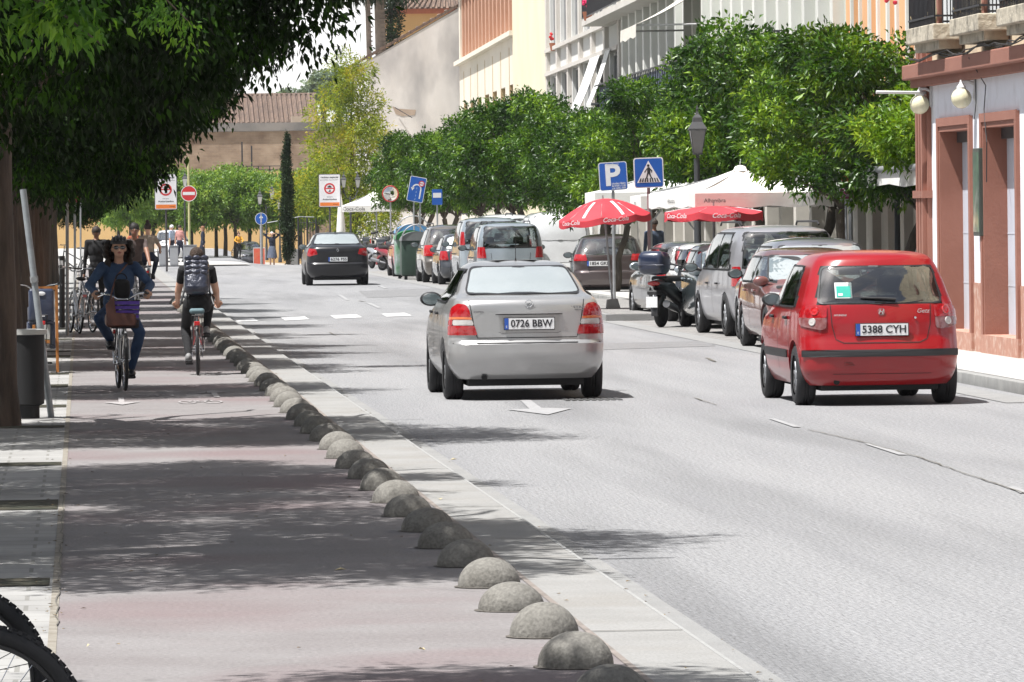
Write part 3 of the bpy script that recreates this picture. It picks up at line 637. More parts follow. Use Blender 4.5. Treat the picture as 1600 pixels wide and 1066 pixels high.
def emb(parent, x, z, sh_, kind, r=.03, m=M_CHR):
    p = sh_.pt('R', x, z); n = sh_.nrm('R', x, z); e = MB(); e.torus((0, 0, 0), r, r*.14, 24, 6, 'y')
    if kind == 'bolt': e.prism([(-r*1.6, 0, .004), (r*.2, 0, .003), (-r*.1, 0, -.009), (r*1.6, 0, -.004), (-r*.2, 0, -.003), (r*.1, 0, .009)], (0, -.004, 0))
    if kind == 'H':
        e.v, e.f, e.m = [], [], []
        T = Matrix.Shear('XZ', 4, (.35, 0)) if False else Matrix()
        for x0 in (-.022, .010): e.prism([(x0-.008, 0, -.022), (x0+.006, 0, -.022), (x0+.020, 0, .022), (x0+.006, 0, .022)], (0, -.006, 0))
        e.prism([(-.016, 0, -.006), (.016, 0, -.001), (.020, 0, .009), (-.010, 0, .004)], (0, -.006, 0)); [None]
        e.torus((0, 0, 0), .033, .0025, 24, 6, 'y')
    if kind == 'diamond':
        e.v, e.f, e.m = [], [], []
        for q in range(4):
            a = [(0, 0, .045), (.03, 0, 0), (0, 0, -.045), (-.03, 0, 0)]; e.tube([a[q], a[(q+1) % 4]], .006, 6)
    o = e.build('emblem', m, parent, 50, p+n*.012); return o
emb(sed, .02, 1.005, sh, 'bolt', .036)
for t, x, z, s_, w in (('ASTRA', .53, .965, .034, .17), ('SEDAN', .55, .938, .02, .10), ('OPEL', -.50, .925, .028, .12)):
    p = sh.pt('R', x, z); text('badge', t, s_, mat('badge grey', (.22,.22,.23), .4, .5), sed, (x, p.y-.008, z), w=w, bold=.001)
# 2. red hatchback
gl = G(1241, 632.6); gr = G(1498, 629); c = (gl+gr)/2; X0, Y0 = c.x, c.y
ret, sh = car('red_hatchback', 'bright red hatchback driving away, rear plate 5388 CYH and green sticker in rear window', 'car', (X0-.05, Y0+1.17, ROAD), R(.7), REDP, [(z*1.025, a, b, w) for z, a, b, w in HATCH], 3.81, 2.455, .832, .30,
  glass=[('rear_window', 'R', [(-.615,1.015),(.615,1.015),(.545,1.375),(-.545,1.375)], M_GDARK), ('windscreen', 'F', [(-.66,1.02),(.66,1.02),(.54,1.40),(-.54,1.40)], M_GMID)]+side_windows(-1.25, 1.0, .98, 1.38, lean_r=.25, lean_f=.75, split=(-.2,)),
  lamps=[(n, 'U', [(s*a, z) for a, z in q], m) for s in (-1, 1) for n, q, m in (
    ('brake_lamp', [(.535,.99),(.60,1.0),(.80,.985),(.88,.93),(.91,.875),(.54,.875)], M_RED), ('tail_lamp', [(.55,.77),(.60,.755),(.86,.80),(.91,.873),(.54,.873)], mat('clear lamp cover', (.24,.11,.11), .12, coat=1, c2=(.17,.05,.05), sc=18)))],
  lines=[('R', [(-.50,1.0),(-.49,.80),(-.455,.66),(-.38,.625),(.38,.625),(.455,.66),(.49,.80),(.50,1.0)], .008)]+doors((-.2, .92), .35, .97, 0)+[(k, [(-1.0,.5),(-.92,.75),(-1.05,.97)]) for k in 'Ss']+[('R', [(-.72,.32),(.72,.32)], .005)],
  strips=[('bumper_strip', 'U', [(-.84,.49),(.84,.49),(.84,.555),(-.84,.555)], .018, M_BLK)]+[('side_strip', k, [(-.85,.47),(.85,.47),(.85,.55),(-.85,.55)], .014, M_BLK) for k in 'Ss'],
  mir=(.72, 1.0, .92), plt=('5388 CYH', .0, .755), handle=((-.75,.87),(.25,.87)), shape=dict(rr=.24, rf=.4, br=.10, bf=.2, bs=.05), wiper=(-.2, .15, 1.06))
emb(ret, 0, .93, sh, 'H')
for t, x, z, s_, w, sr in (('Getz', .42, .935, .06, .13, .3), ('HYUNDAI', -.41, .90, .026, .13, .2)):
    p = sh.pt('R', x, z); text('badge', t, s_, M_CHR, ret, (x, p.y-.012, z), w=w, bold=.001, shear=sr)
for s in (-1, 1):
    for x, z, r_, m in ((.66, .94, .045, M_REDB), (.69, .835, .040, M_WHL)):
        p = sh.pt('U', s*x, z); n = sh.nrm('U', s*x, z); q = MB(); q.lathe([(r_, 0), (r_*.9, .010), (r_*.5, .006), (.001, .012)], 20, Matrix.Translation(p+n*.012) @ n.to_track_quat('Z', 'Y').to_matrix().to_4x4())
        q.build('lamp_bowl', m, ret, 50)
p = sh.pt('R', -.36, 1.14); n = sh.nrm('R', -.36, 1.14)
stk = MB().box(-.085, .085, -.002, .002, -.085, .085).build('window_sticker', mat('sticker paper', (.75,.8,.8), .6), ret, None, p+n*.014)
stk.rotation_euler = (-math.atan2(n.z, -n.y), 0, 0); MB().box(-.07, .07, -.005, -.002, -.075, .045).build('sticker_field', mat('sticker green', (.03,.42,.33), .6), stk)
MB().box(-.055, -.01, -.008, -.005, -.06, -.035).build('sticker_stamp', M_PLATE, stk)
p = sh.pt('R', -.33, .42); MB().box(-.38, -.24, p.y-.004, p.y+.01, .40, .44, bev=.004).build('rear_reflector', mat('dark red reflector', (.16,.01,.01), .3), ret)
p = sh.pt('R', .32, .835); q = MB(); q.lathe([(.012, 0), (.012, .008), (.001, .01)], 12, Matrix.Translation((.34, p.y, .87)) @ Matrix.Rotation(PI/2, 4, 'X')); q.build('boot_lock', M_CHR, ret)
# 3. black sedan further on
gl = G(481, 446); gr = G(572, 445.5); c = (gl+gr)/2
MEG = [(z*1.02, a, b, w*1.035) for z, a, b, w in SEDAN]
blk, sh = car('black_sedan', 'black sedan driving away in the distance on the left lane', 'car', (c.x, c.y+1.3, ROAD), R(0), BLACKP, MEG, 4.45, 2.68, .887, .32,
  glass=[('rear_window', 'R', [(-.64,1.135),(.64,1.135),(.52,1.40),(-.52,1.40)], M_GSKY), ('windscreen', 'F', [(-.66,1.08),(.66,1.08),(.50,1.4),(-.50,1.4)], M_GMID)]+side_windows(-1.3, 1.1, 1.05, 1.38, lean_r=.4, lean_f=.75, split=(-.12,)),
  lamps=[('tail_lamp', 'U', [(s*.55,.86),(s*.60,1.0),(s*.86,1.02),(s*.92,.84),(s*.80,.80)], M_RED) for s in (-1, 1)],
  lines=[('R', [(-.56,1.0),(-.50,.68),(.50,.68),(.56,1.0)], .012)], mir=(.85, 1.02, 1.05), plt=('6276 FSS', .0, .72), shape=dict(rr=.26, rf=.4, br=.1, bf=.18, bs=.05), antenna=(0, -.5, 1.44, .12, -.05))
emb(blk, 0, .97, sh, 'diamond')
# parked row -----------------------------------------------------------
def sedlamps(a0=.55, a1=.88, z0=.72, z1=.98, m=M_RED): return [('tail_lamp', 'U', [(s*a0, z0), (s*a1, z0), (s*a1, z1), (s*(a0+.04), z1)], m) for s in (-1, 1)]
def headlamps(z0=.62, z1=.80, a0=.45, a1=.80): return [('headlamp', 'V', [(s*a0, z0), (s*a1, z0+.04), (s*(a1+.05), z1), (s*(a0+.05), z1-.02)], M_WHL) for s in (-1, 1)]
def hatch(name, label, loc, rz, col, rear=M_GDARK, ws=M_GMID, prof=HATCH, L=3.9, wb=2.5, hw=.832, sz=1, sg=M_GDARK, plt=None, lamps=None, **k):
    p = [(z*sz, a, b, w) for z, a, b, w in prof]; zt = p[-4][0]; H = p[-1][0]; zb = {'H': .97, 'W': .98, 'V': 1.08}['H' if prof is HATCH else 'W' if prof is WAGON else 'V']*sz+.03
    hs = k.pop('shape', dict(rr=.22, rf=.4, br=.09, bf=.2, bs=.05))
    wt = np.interp(zt-.03, [q[0] for q in p], [q[3] for q in p]); wbm = np.interp(zb, [q[0] for q in p], [q[3] for q in p])
    return car(name, label, 'car', loc, rz, col, p, L, wb, hw,
      glass=[('rear_window', 'R', [(-wbm+.17, zb+.03), (wbm-.17, zb+.03), (wt-.06, zt-.03), (-wt+.06, zt-.03)], rear), ('windscreen', 'F', [(-wbm+.13, zb+.02), (wbm-.13, zb+.02), (wt-.06, zt-.03), (-wt+.06, zt-.03)], ws)]
        + side_windows(-L/2+.55, L/2-.88, zb, zt-.05, lean_r=.3, lean_f=.75, split=k.pop('split', (-.2,)), m=sg),
      lamps=(lamps if lamps is not None else sedlamps(.56, .9, .72*sz, .98*sz))+headlamps(),
      lines=[('R', [(-.5, 1.0*sz), (-.46, .6*sz), (.46, .6*sz), (.5, 1.0*sz)], .01)]+doors((-.2, .95), .35, zb-.03, 0), mir=(L/2-1.2, zb-.02, 1.0), handle=((-.75, .87*sz), (.25, .87*sz)), plt=plt, group=CARS, shape=hs, **k)[0]
XP = 9.62
def pk(Y, dx=0): return (XP+.85+dx, Y, ROAD)
MAROON = paint('dull maroon paint', (.20, .085, .08), .3, .35); DGREY = paint('dark grey metallic paint', (.10, .105, .115), .5, .3); LAV = paint('lavender silver paint', (.30, .30, .34), .6, .3)
GREENG = paint('grey green paint', (.085, .11, .12), .4, .3); WHITEP = paint('white car paint', (.78, .79, .80), 0, .35); LBLUE = paint('pale blue silver paint', (.36, .41, .45), .5, .3)
BROWNP = paint('brown metallic paint', (.075, .055, .055), .4, .3); TAUPE = paint('taupe metallic paint', (.20, .18, .16), .5, .3); GRAPH = paint('graphite metallic paint', (.06, .065, .075), .5, .3)
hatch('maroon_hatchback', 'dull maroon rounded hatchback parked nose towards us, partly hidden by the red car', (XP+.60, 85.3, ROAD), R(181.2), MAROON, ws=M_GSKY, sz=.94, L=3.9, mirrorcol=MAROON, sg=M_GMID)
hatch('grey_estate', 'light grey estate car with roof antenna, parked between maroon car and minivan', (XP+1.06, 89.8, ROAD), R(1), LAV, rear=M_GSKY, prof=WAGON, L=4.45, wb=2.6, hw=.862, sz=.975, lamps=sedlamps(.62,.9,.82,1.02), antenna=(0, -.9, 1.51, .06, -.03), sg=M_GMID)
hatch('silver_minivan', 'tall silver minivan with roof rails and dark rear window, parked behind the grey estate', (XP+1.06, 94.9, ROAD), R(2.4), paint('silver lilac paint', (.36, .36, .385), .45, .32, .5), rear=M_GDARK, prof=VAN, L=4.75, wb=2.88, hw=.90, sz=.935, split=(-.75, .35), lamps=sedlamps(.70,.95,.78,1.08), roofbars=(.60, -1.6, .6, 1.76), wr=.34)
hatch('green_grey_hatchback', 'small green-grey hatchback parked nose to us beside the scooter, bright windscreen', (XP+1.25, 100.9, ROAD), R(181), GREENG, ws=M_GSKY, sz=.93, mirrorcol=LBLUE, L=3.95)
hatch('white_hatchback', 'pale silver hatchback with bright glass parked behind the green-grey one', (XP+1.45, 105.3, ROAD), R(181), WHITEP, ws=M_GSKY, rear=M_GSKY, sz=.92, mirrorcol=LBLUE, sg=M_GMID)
hatch('dark_grey_hatchback', 'dark grey hatchback with open-view side glass parked left of the scooter top box', (XP+1.3, 110.0, ROAD), R(3.5), DGREY, ws=M_GMID, rear=M_GMID, sz=.93, L=4.1, wb=2.55, mirrorcol=LBLUE, sg=M_GMID)
gB = P(928, 440, 144)
hatch('brown_hatchback', 'dark brown hatchback with wide rear window, parked beyond the red parasol', (12.3, 142.5, ROAD), R(-3.5), BROWNP, rear=M_GMID, sz=.90, prof=WAGON, L=4.3, hw=.862, lamps=sedlamps(.5,.9,.80,.95), plt=('1854 GKL', -.25, .74), wiper=(-.1, .3, 1.1))
VANS = 'white vans parked past the island'
v1 = hatch('white_van', 'white panel van with blank rear doors parked behind the brown car', (12.25, 158.5, ROAD), R(1), WHITEP, rear=WHITEP, prof=VAN, L=4.6, wb=2.8, hw=.88, sz=1.07, sg=WHITEP, lamps=sedlamps(.72,.98,.75,1.25), wr=.33)
v2 = hatch('white_van', 'white van parked nose to us beside the blank rear-door van', (11.55, 165.5, ROAD), R(181), WHITEP, ws=M_GSKY, prof=VAN, L=4.4, wb=2.7, hw=.88, sz=1.04, wr=.33, mirrorcol=M_BLK)
hatch('white_car', 'small white car parked in front of the white vans', (11.1, 171.6, ROAD), R(180), WHITEP, ws=M_GSKY, sz=.98)
hatch('pale_suv', 'pale silver tall car with large dark rear glass, fifth parked car from the far end', (XP+1.15, 155.2, ROAD), R(.5), LBLUE, rear=M_GMID, prof=VAN, L=4.3, wb=2.6, hw=.87, sz=.93, lamps=sedlamps(.62,.92,.8,1.08), wr=.33, roofbars=(.55, -1.4, .5, 1.72))
hatch('blue_grey_minivan', 'blue-grey tall van with black roof rack parked nose away beyond the pale silver tall car', (XP+1.1, 161.6, ROAD), R(.5), LBLUE, rear=M_GDARK, prof=VAN, L=4.3, wb=2.7, hw=.88, sz=1.0, lamps=sedlamps(.70,.98,1.1,1.45), roofbars=(.6, -1.5, .8, 1.92), wr=.32)
hatch('graphite_coupe', 'low graphite car squeezed between the blue-grey van and the taupe estate', (XP+.85, 166.9, ROAD), R(.5), GRAPH, rear=M_GSKY, sz=.93, L=4.0)
hatch('taupe_estate', 'taupe estate car with big red and white tail lamps beside the recycling containers', (XP+.75, 172.4, ROAD), R(.5), TAUPE, rear=M_GMID, prof=WAGON, L=4.4, wb=2.6, hw=.862, sz=1.03, lamps=sedlamps(.55,.95,.75,1.05, M_REDB), roofbars=(.5, -1.2, .8, 1.66))
hatch('dark_red_hatchback', 'dark red hatchback at the far end of the parked row behind the containers', (XP+.75, 189.5, ROAD), R(.5), paint('crimson paint', (.33, .02, .03), 0, .3), sz=1.0)
# far side of the crossing square
far = hatch('silver_compact', 'small silver car stopped in the square beyond the yellow-shirted person', (P(388, 395, 350).x, 351, gz(11, 351)), R(185), LAV, rear=M_GDARK, sz=1.02); del far['group']
far = hatch('white_compact', 'white rounded car parked far off on the left behind grey utility boxes', (P(270, 390, 300).x, 302, gz(4, 302, 0)), R(183), WHITEP, ws=M_GMID, sz=1.04); del far['group']
# ------------------------------------------------------------------ buildings on the right: the facade line runs at X = 12 + .0174 Y
def fx(y, d=0): return 12.0+.0174*y+d
def fb(m, y0, y1, d0, d1, z0, z1):
    vs = [(fx(y, d), y, z) for z in (z0, z1) for y, d in ((y0, d0), (y0, d1), (y1, d1), (y1, d0))]
    return m.add(vs, [(0, 3, 2, 1), (4, 5, 6, 7), (0, 1, 5, 4), (1, 2, 6, 5), (2, 3, 7, 6), (3, 0, 4, 7)])
def wallpanel(m, y0, y1, z0, z1, holes, d0=0, d1=.5):
    "a wall slab with rectangular openings (ya, yb, za, zb)"
    ys = sorted(set([y0, y1]+[h[0] for h in holes]+[h[1] for h in holes])); zs = sorted(set([z0, z1]+[h[2] for h in holes]+[h[3] for h in holes]))
    for a, b in zip(ys[:-1], ys[1:]):
        run = None
        for c, d in zip(zs[:-1], zs[1:]):
            inside = any(h[0] <= (a+b)/2 <= h[1] and h[2] <= (c+d)/2 <= h[3] for h in holes)
            if inside:
                if run: fb(m, a, b, d0, d1, *run); run = None
            else: run = (run[0], d) if run else (c, d)
        if run: fb(m, a, b, d0, d1, *run)
stain = dict(bump=.25, bsc=12)
M_CREAM = mat('cream render', (.66, .58, .42), .9, c2=(.70, .62, .47), sc=.5, **stain); M_PALE = mat('pale cream panel', (.62, .57, .48), .9, c2=(.67, .62, .53), sc=.6)
M_SALM = mat('salmon render', (.40, .22, .145), .9, c2=(.45, .26, .18), sc=.5); M_GREYW = mat('pale grey panel', (.55, .55, .53), .9, c2=(.60, .60, .58), sc=.7)
M_PIER = mat('beige pier', (.50, .47, .43), .9, c2=(.56, .53, .49), sc=.7); M_GREEN = mat('pale green render', (.50, .53, .47), .9, c2=(.55, .58, .52), sc=.6)
M_WFIN = mat('off white fin', (.66, .66, .62), .9, c2=(.60, .60, .56), sc=1); M_ORNG = mat('orange render', (.68, .35, .17), .9, c2=(.72, .40, .21), sc=.7)
M_WGL = mat('window glass', (.05, .06, .07), .08, coat=1, c2=(.10, .12, .13), sc=.6); M_SHTR = mat('grey shutter', (.34, .34, .34), .7, c2=(.40, .40, .40), sc=2)
M_WSH = mat('white shutter', (.66, .67, .68), .7, c2=(.58, .59, .60), sc=1.3); M_IRON = mat('black iron', (.02, .02, .025), .5); M_TAN = mat('tan jamb', (.45, .33, .18), .9)
M_SOCK = mat('ground floor stone', (.52, .49, .44), .9, c2=(.44, .42, .38), sc=1.5); M_DARKIN = mat('dark shop interior', (.03, .028, .03), .6)
def window(parent, y0, y1, z0, z1, d, gm, split=True, fr=M_WSH):
    m = MB(); fb(m, y0, y1, d, d+.06, z0, z1); m.mat(1); t = .07
    for a, b, c, e in ((y0, y1, z0, z0+t), (y0, y1, z1-t, z1), (y0, y0+t*2, z0+t, z1-t), (y1-t*2, y1, z0+t, z1-t)): fb(m, a, b, d-.04, d, c, e)
    if split: fb(m, (y0+y1)/2-.06, (y0+y1)/2+.06, d-.04, d, z0+t, z1-t)
    return m.build('window', [gm, fr], parent)
# cream and salmon building, Y 201-267
b = thing('salmon_building', 'cream building with salmon finned top floor and tan-jambed windows, beside the whitewashed gable wall', 'building', (0, 0, 0))
m = MB(); holes = []; ws = []
for k in range(7):
    y = 222.5+k*6.2; holes.append((y, y+3.0, 3.4, 6.6)); ws.append((y, y+3.0, 3.4, 5.2))
top = (221.3, 266, 8.5, 13)
wallpanel(m, 221, 267, 0, 13.2, holes+[top], 0, .6); m.build('wall', M_PALE, b)
m = MB(); fb(m, 200.9, 221, -.12, .6, 0, 13.2); m.build('blank_wall', M_CREAM, b)
m = MB(); fb(m, 221.3, 266, .45, .6, 8.5, 13); m.build('upper_wall', M_SALM, b)
for k in range(15):
    m = MB(); y = 222.2+k*2.95; fb(m, y, y+.8, .0, .45, 8.5, 13); m.build('fin', M_SALM, b)
m = MB(); fb(m, 220.8, 267.2, -.25, .02, 8.32, 8.5); m.build('sill_band', M_PALE, b)
m = MB(); fb(m, 201, 268.5, -.9, .8, 13.2, 13.6); m.build('eaves', M_SALM, b)
m = MB(); fb(m, 201, 267, .6, 12, 0, 13.1); m.build('mass', M_CREAM, b)
for (a, e, c, d) in holes:
    m = MB(); fb(m, e-.05, e+.25, -.01, .30, 4.2, 8.0); m.build('pilaster', M_TAN, b)
    window(b, a, e, c, d, .32, M_SHTR)
# grey panel building Y 167-201
b = thing('grey_panel_building', 'pale grey building with beige piers and tall shuttered windows', 'building')
m = MB(); holes = []
for k in range(6):
    y = 167.6+k*5.6
    for z0, z1 in ((3.5, 6.35), (7.3, 10.2)): holes.append((y, y+4.2, z0, z1))
wallpanel(m, 167, 200.9, 0, 13, holes, 0, .5); m.build('wall', M_GREYW, b)
for k in range(7):
    m = MB(); y = 166.95+k*5.6; fb(m, y-.35, y+.35, -.12, 0, 0, 13); m.build('pier', M_PIER, b)
for z in (6.35, 7.12, 10.2):
    m = MB(); fb(m, 167, 200.9, -.16, 0, z, z+.12); m.build('string_course', M_PIER, b)
m = MB(); fb(m, 167, 200.9, .5, 12, 0, 13); m.build('mass', M_GREYW, b)
for i, (a, e, c, d) in enumerate(holes): window(b, a, e, c, d, .14, M_WGL, fr=M_SHTR); window(b, a+.4, (a+e)/2, c+.1, d-.1, .08, M_WSH, False)
def awning(parent, name, y0, y1, z1, drop_, out, m, arms=True, d=-.02):
    q = MB(); n = 8; rows = []
    for i in range(n+1):
        t = i/n; rows.append([(fx(y, d-out*t), y, z1-drop_*t-.08*math.sin(PI*t)) for y in np.linspace(y0, y1, 7)])
    q.grid(rows); q.grid([[(p[0]+.012, p[1], p[2]-.012) for p in r] for r in rows])
    q.grid([[rows[-1][j], (rows[-1][j][0]-.01, rows[-1][j][1], rows[-1][j][2]-.28-.03*math.sin(j*2.1))] for j in range(7)])
    o = q.build(name, m, parent, 60)
    if arms:
        for y in (y0+.1, y1-.1):
            a = MB(); a.tube([(fx(y, d), y, z1-drop_*1.0), (fx(y, d-out), y, z1-drop_-.02)], .025, 6); a.build('awning_arm', M_SHTR, parent)
    return o
M_CANV = mat('white canvas', (.74, .74, .72), .8, c2=(.68, .68, .66), sc=.8, bump=.2, bsc=5)
a = thing('window_awning', 'pair of white canvas drop awnings hung outside the grey building windows', 'awning'); 
awning(a, 'canvas', 173.2, 177.4, 6.35, 1.5, .60, M_CANV, d=-.2); awning(a, 'canvas', 168.9, 170.9, 6.4, 1.5, .55, M_CANV, d=-.2)
# green building Y 110-167
b = thing('pale_green_building', 'pale green building with close white vertical fins and an iron balcony above the trees', 'building')
m = MB(); holes = []
for k in range(22):
    y = 110.6+k*2.55
    for z0, z1 in ((3.4, 6.3), (7.5, 10.2)): holes.append((y+.75, y+2.0, z0, z1))
holes = [h for h in holes if h[1] < 166.6]; wallpanel(m, 110, 166.9, 2.9, 13, holes, 0, .4); m.build('wall', M_GREEN, b)
for k in range(23):
    y = 110.2+k*2.55
    if y > 166: break
    m = MB(); fb(m, y, y+.5, -.22, 0, 2.9, 13); m.build('fin', M_WFIN, b)
for (a_, e, c, d) in holes: window(b, a_, e, c, d, .12, M_SHTR, False, M_WFIN)
m = MB(); fb(m, 110, 166.9, .5, 12, 2.9, 12.9); m.build('mass', M_GREEN, b)
m = MB()
for k in range(19): fb(m, 110.3+k*3.0, 110.8+k*3.0, -.02, .35, 0, 2.9)
fb(m, 110, 166.9, .9, 1.2, 0, 2.9); m.build('ground_floor', M_SOCK, b)
def balcony(parent, y0, y1, z, dep, h=1.0, step=.14, m_slab=None, panel=None, fxn=None, hang=True):
    F = fxn or fb; q = MB(); F(q, y0, y1, -dep, -.0, z-.16, z); o = q.build('balcony_slab', m_slab or M_PIER, parent)
    r = MB(); F(r, y0, y1, -dep, -dep+.04, z+h-.04, z+h); F(r, y0, y1, -dep, -dep+.03, z+.05, z+.08)
    for yy in (y0, y1-.04): F(r, yy, yy+.04, -dep+.04, 0, z+h-.04, z+h)
    for y in np.arange(y0, y1, step): F(r, y, y+.025, -dep, -dep+.025, z+.08, z+h-.04)
    for yy in (y0, y1-.03):
        for x in np.arange(-dep+.1, -.02, .11): F(r, yy, yy+.022, x, x+.022, z, z+h-.04)
    r.build('balcony_railing', M_IRON, parent)
    if panel: p = MB(); F(p, y0+.1, y1-.1, -dep+.05, -dep+.07, z+.1, z+h-.1); p.build('balcony_screen', panel, parent)
balcony(b, 141, 170.5, 4.42, .55, 1.0, .55, panel=mat('blue balcony screen', (.09, .12, .18), .7)); balcony(b, 146, 172.5, 7.3, .75, 1.0, .3)
balcony(b, 118.5, 124, 4.4, .5, 1.0, .35)
a = thing('roller_awning', 'cream fringed awning stretched from an upper window of the pale green building', 'awning')
awning(a, 'canvas', 138.5, 143.5, 7.1, .95, 1.7, mat('cream canvas', (.66, .63, .56), .85, c2=(.58, .55, .48), sc=3))
for (y, z, c_) in ((170.6, 7.7, (.55, .02, .10)), (196.5, 7.55, (.5, .02, .02))):
    f = thing('balcony_flowers', 'pink flowers in a pot on the pale green building upper balcony' if y < 180 else 'small red flower pot on a sill of the grey building', 'flowers', (fx(y, -.7 if y < 180 else -.1), y, z)); q = MB()
    for k in range(12): q.ell(Vector((random.uniform(-.12, .12), random.uniform(-.12, .12), random.uniform(-.12, .18))), (.05, .05, .05), 6, 4)
    q.build('blooms', mat('bloom %d' % int(y), c_, .6), f); q = MB(); q.lathe([(.10, -.45), (.15, -.2)], 10, cap=True); q.build('pot', mat('terracotta pot', (.35, .13, .07), .8), f)
# orange building Y 99-110
b = thing('orange_building', 'orange rendered building with white trim behind the nearest trees', 'building')
m = MB(); holes = [(y+.5, y+1.7, 3.8, 6.2) for y in (98.6, 101.4, 104.2, 107)]; wallpanel(m, 84, 110, 2.9, 12, holes, 0, .4); m.build('wall', M_ORNG, b)
for a_, e, c, d in holes:
    window(b, a_, e, c, d, .12, M_SHTR, True, M_WFIN); q = MB(); fb(q, a_-.18, a_, -.05, 0, c, d+.1); fb(q, e, e+.18, -.05, 0, c, d+.1); q.build('window_trim', M_WFIN, b)
m = MB(); fb(m, 84, 110, .45, 12, 2.9, 11.9); m.build('mass', M_ORNG, b)
m = MB()
for k, y in enumerate(np.arange(84.5, 110, 2.35)): fb(m, y, y+1.0, -.05, .35, 0, 2.9)
m.build('stone_pillars', M_SOCK, b)
m = MB(); fb(m, 84, 110, 1.6, 1.8, 0, 2.9); m.build('shop_front', M_DARKIN, b)
f = thing('balcony_flowers', 'red and pink flowers with trailing stems beside the orange wall', 'flowers', (fx(99.8, -.35), 99.8, 5.35)); q = MB()
for k in range(9): q.ell(Vector((random.uniform(-.08, .08), random.uniform(-.15, .15), random.uniform(-.08, .1))), (.04, .04, .04), 6, 4)
q.build('blooms', mat('bloom red', (.6, .02, .05), .6), f)
# corner building -------------------------------------------------------
b = thing('corner_building', 'white shopfront building with reddish brown door frames, cornice and iron balconies at the right edge', 'building')
XF = 11.25; Z0 = ROAD+.13
def cb(m, y0, y1, d0, d1, z0, z1): return m.box(XF+d0, XF+d1, y0, y1, z0, z1)
M_WWHT = mat('white shop wall', (.80, .82, .88), .85, c2=(.74, .76, .82), sc=.8, bump=.3, bsc=10, c3=(.52, .52, .55), sc3=3, amt3=.35); M_BRN = mat('red brown stone', (.255, .108, .076), .85, c2=(.29, .128, .092), sc=1.3, bump=.12, bsc=25, c3=(.21, .088, .062), sc3=.9, amt3=.6)
M_BRL = mat('pinkish plinth stone', (.42, .22, .16), .85, c2=(.36, .18, .13), sc=3, c3=(.60, .50, .42), sc3=9, amt3=.5); M_YEL = mat('yellowed cream render', (.62, .54, .38), .9, c2=(.52, .45, .32), sc=1.5, bump=.4, bsc=10, c3=(.30, .26, .20), sc3=1.4, amt3=.5)
M_DOOR = mat('pale blue roller door', (.50, .52, .58), .6, c2=(.46, .48, .54), sc=1.5, c3=(.30, .26, .2), sc3=1.1, amt3=.25)
op = [(76.5-3.85*k, 79.1-3.85*k) for k in range(12)]
m = MB(); ys = [80.05]
for y0, y1 in op: ys += [y1+.2, y0-.2]
ys.append(30); wl = MB(); lo = MB()
for i in range(0, len(ys)-1, 2):
    cb(wl, ys[i+1], ys[i], 0, .5, .94, 3.5); cb(lo, ys[i+1], ys[i], -.012, .5, Z0-.05, .94)
for y0, y1 in op: cb(wl, y0-.2, y1+.2, 0, .5, 3.05, 3.5)
wl.build('shop_wall', M_WWHT, b); lo.build('wall_base', M_BRL, b)
for y0, y1 in op:
    f = MB(); cb(f, y0-.2, y0, -.03, .32, .30, 2.88); cb(f, y1, y1+.2, -.03, .32, .30, 2.88); cb(f, y0-.2, y1+.2, -.03, .32, 2.88, 3.05); cb(f, y0-.2, y0-.05, -.05, -.03, .30, 2.95); cb(f, y1+.05, y1+.2, -.05, -.03, .30, 2.95); cb(f, y0-.2, y1+.2, -.05, -.03, 2.95, 3.06)
    fo = f.build('door_frame', M_BRN, b); s_ = MB(); cb(s_, y0-.22, y1+.22, -.05, .5, Z0-.05, .30); s_.build('step', M_BRL, b)
    d = MB(); cb(d, y0, y1, .27, .32, .30, 2.88)
    for z in np.arange(.9, 2.86, .65): cb(d, y0, y1, .266, .27, z, z+.015)
    d.build('roller_door', M_DOOR, b); q = MB(); cb(q, y0, y1, .2, .32, 2.74, 2.88); q.build('door_header', M_DARKIN, b)
m = MB(); cb(m, 80.05, 80.9, -.06, .5, Z0-.05, 3.5)
for k in range(3): cb(m, 80.12+k*.25, 80.27+k*.25, -.12, -.06, .9, 3.3)
cb(m, 80.0, 80.95, -.14, .5, 2.02, 2.12); m.build('corner_pilaster', M_BRN, b)
m = MB(); cb(m, 80.05, 80.9, -.05, .5, 3.8, 9); cb(m, 80.15, 80.4, -.10, -.05, 3.8, 9); cb(m, 80.55, 80.8, -.10, -.05, 3.8, 9); m.build('upper_pilaster', M_BRN, b)
m = MB(); cb(m, 29.8, 81.05, -.14, .5, 3.5, 3.60); m.box(XF-.24, XF+.5, 29.7, 81.15, 3.60, 3.80, bev=.02); m.build('cornice', M_BRN, b)
m = MB(); cb(m, 30, 80.05, .02, .5, 3.8, 9); m.build('upper_wall', M_YEL, b)
m = MB(); cb(m, 30, 80.85, .5, 9, Z0, 8.95); m.build('mass', M_YEL, b)
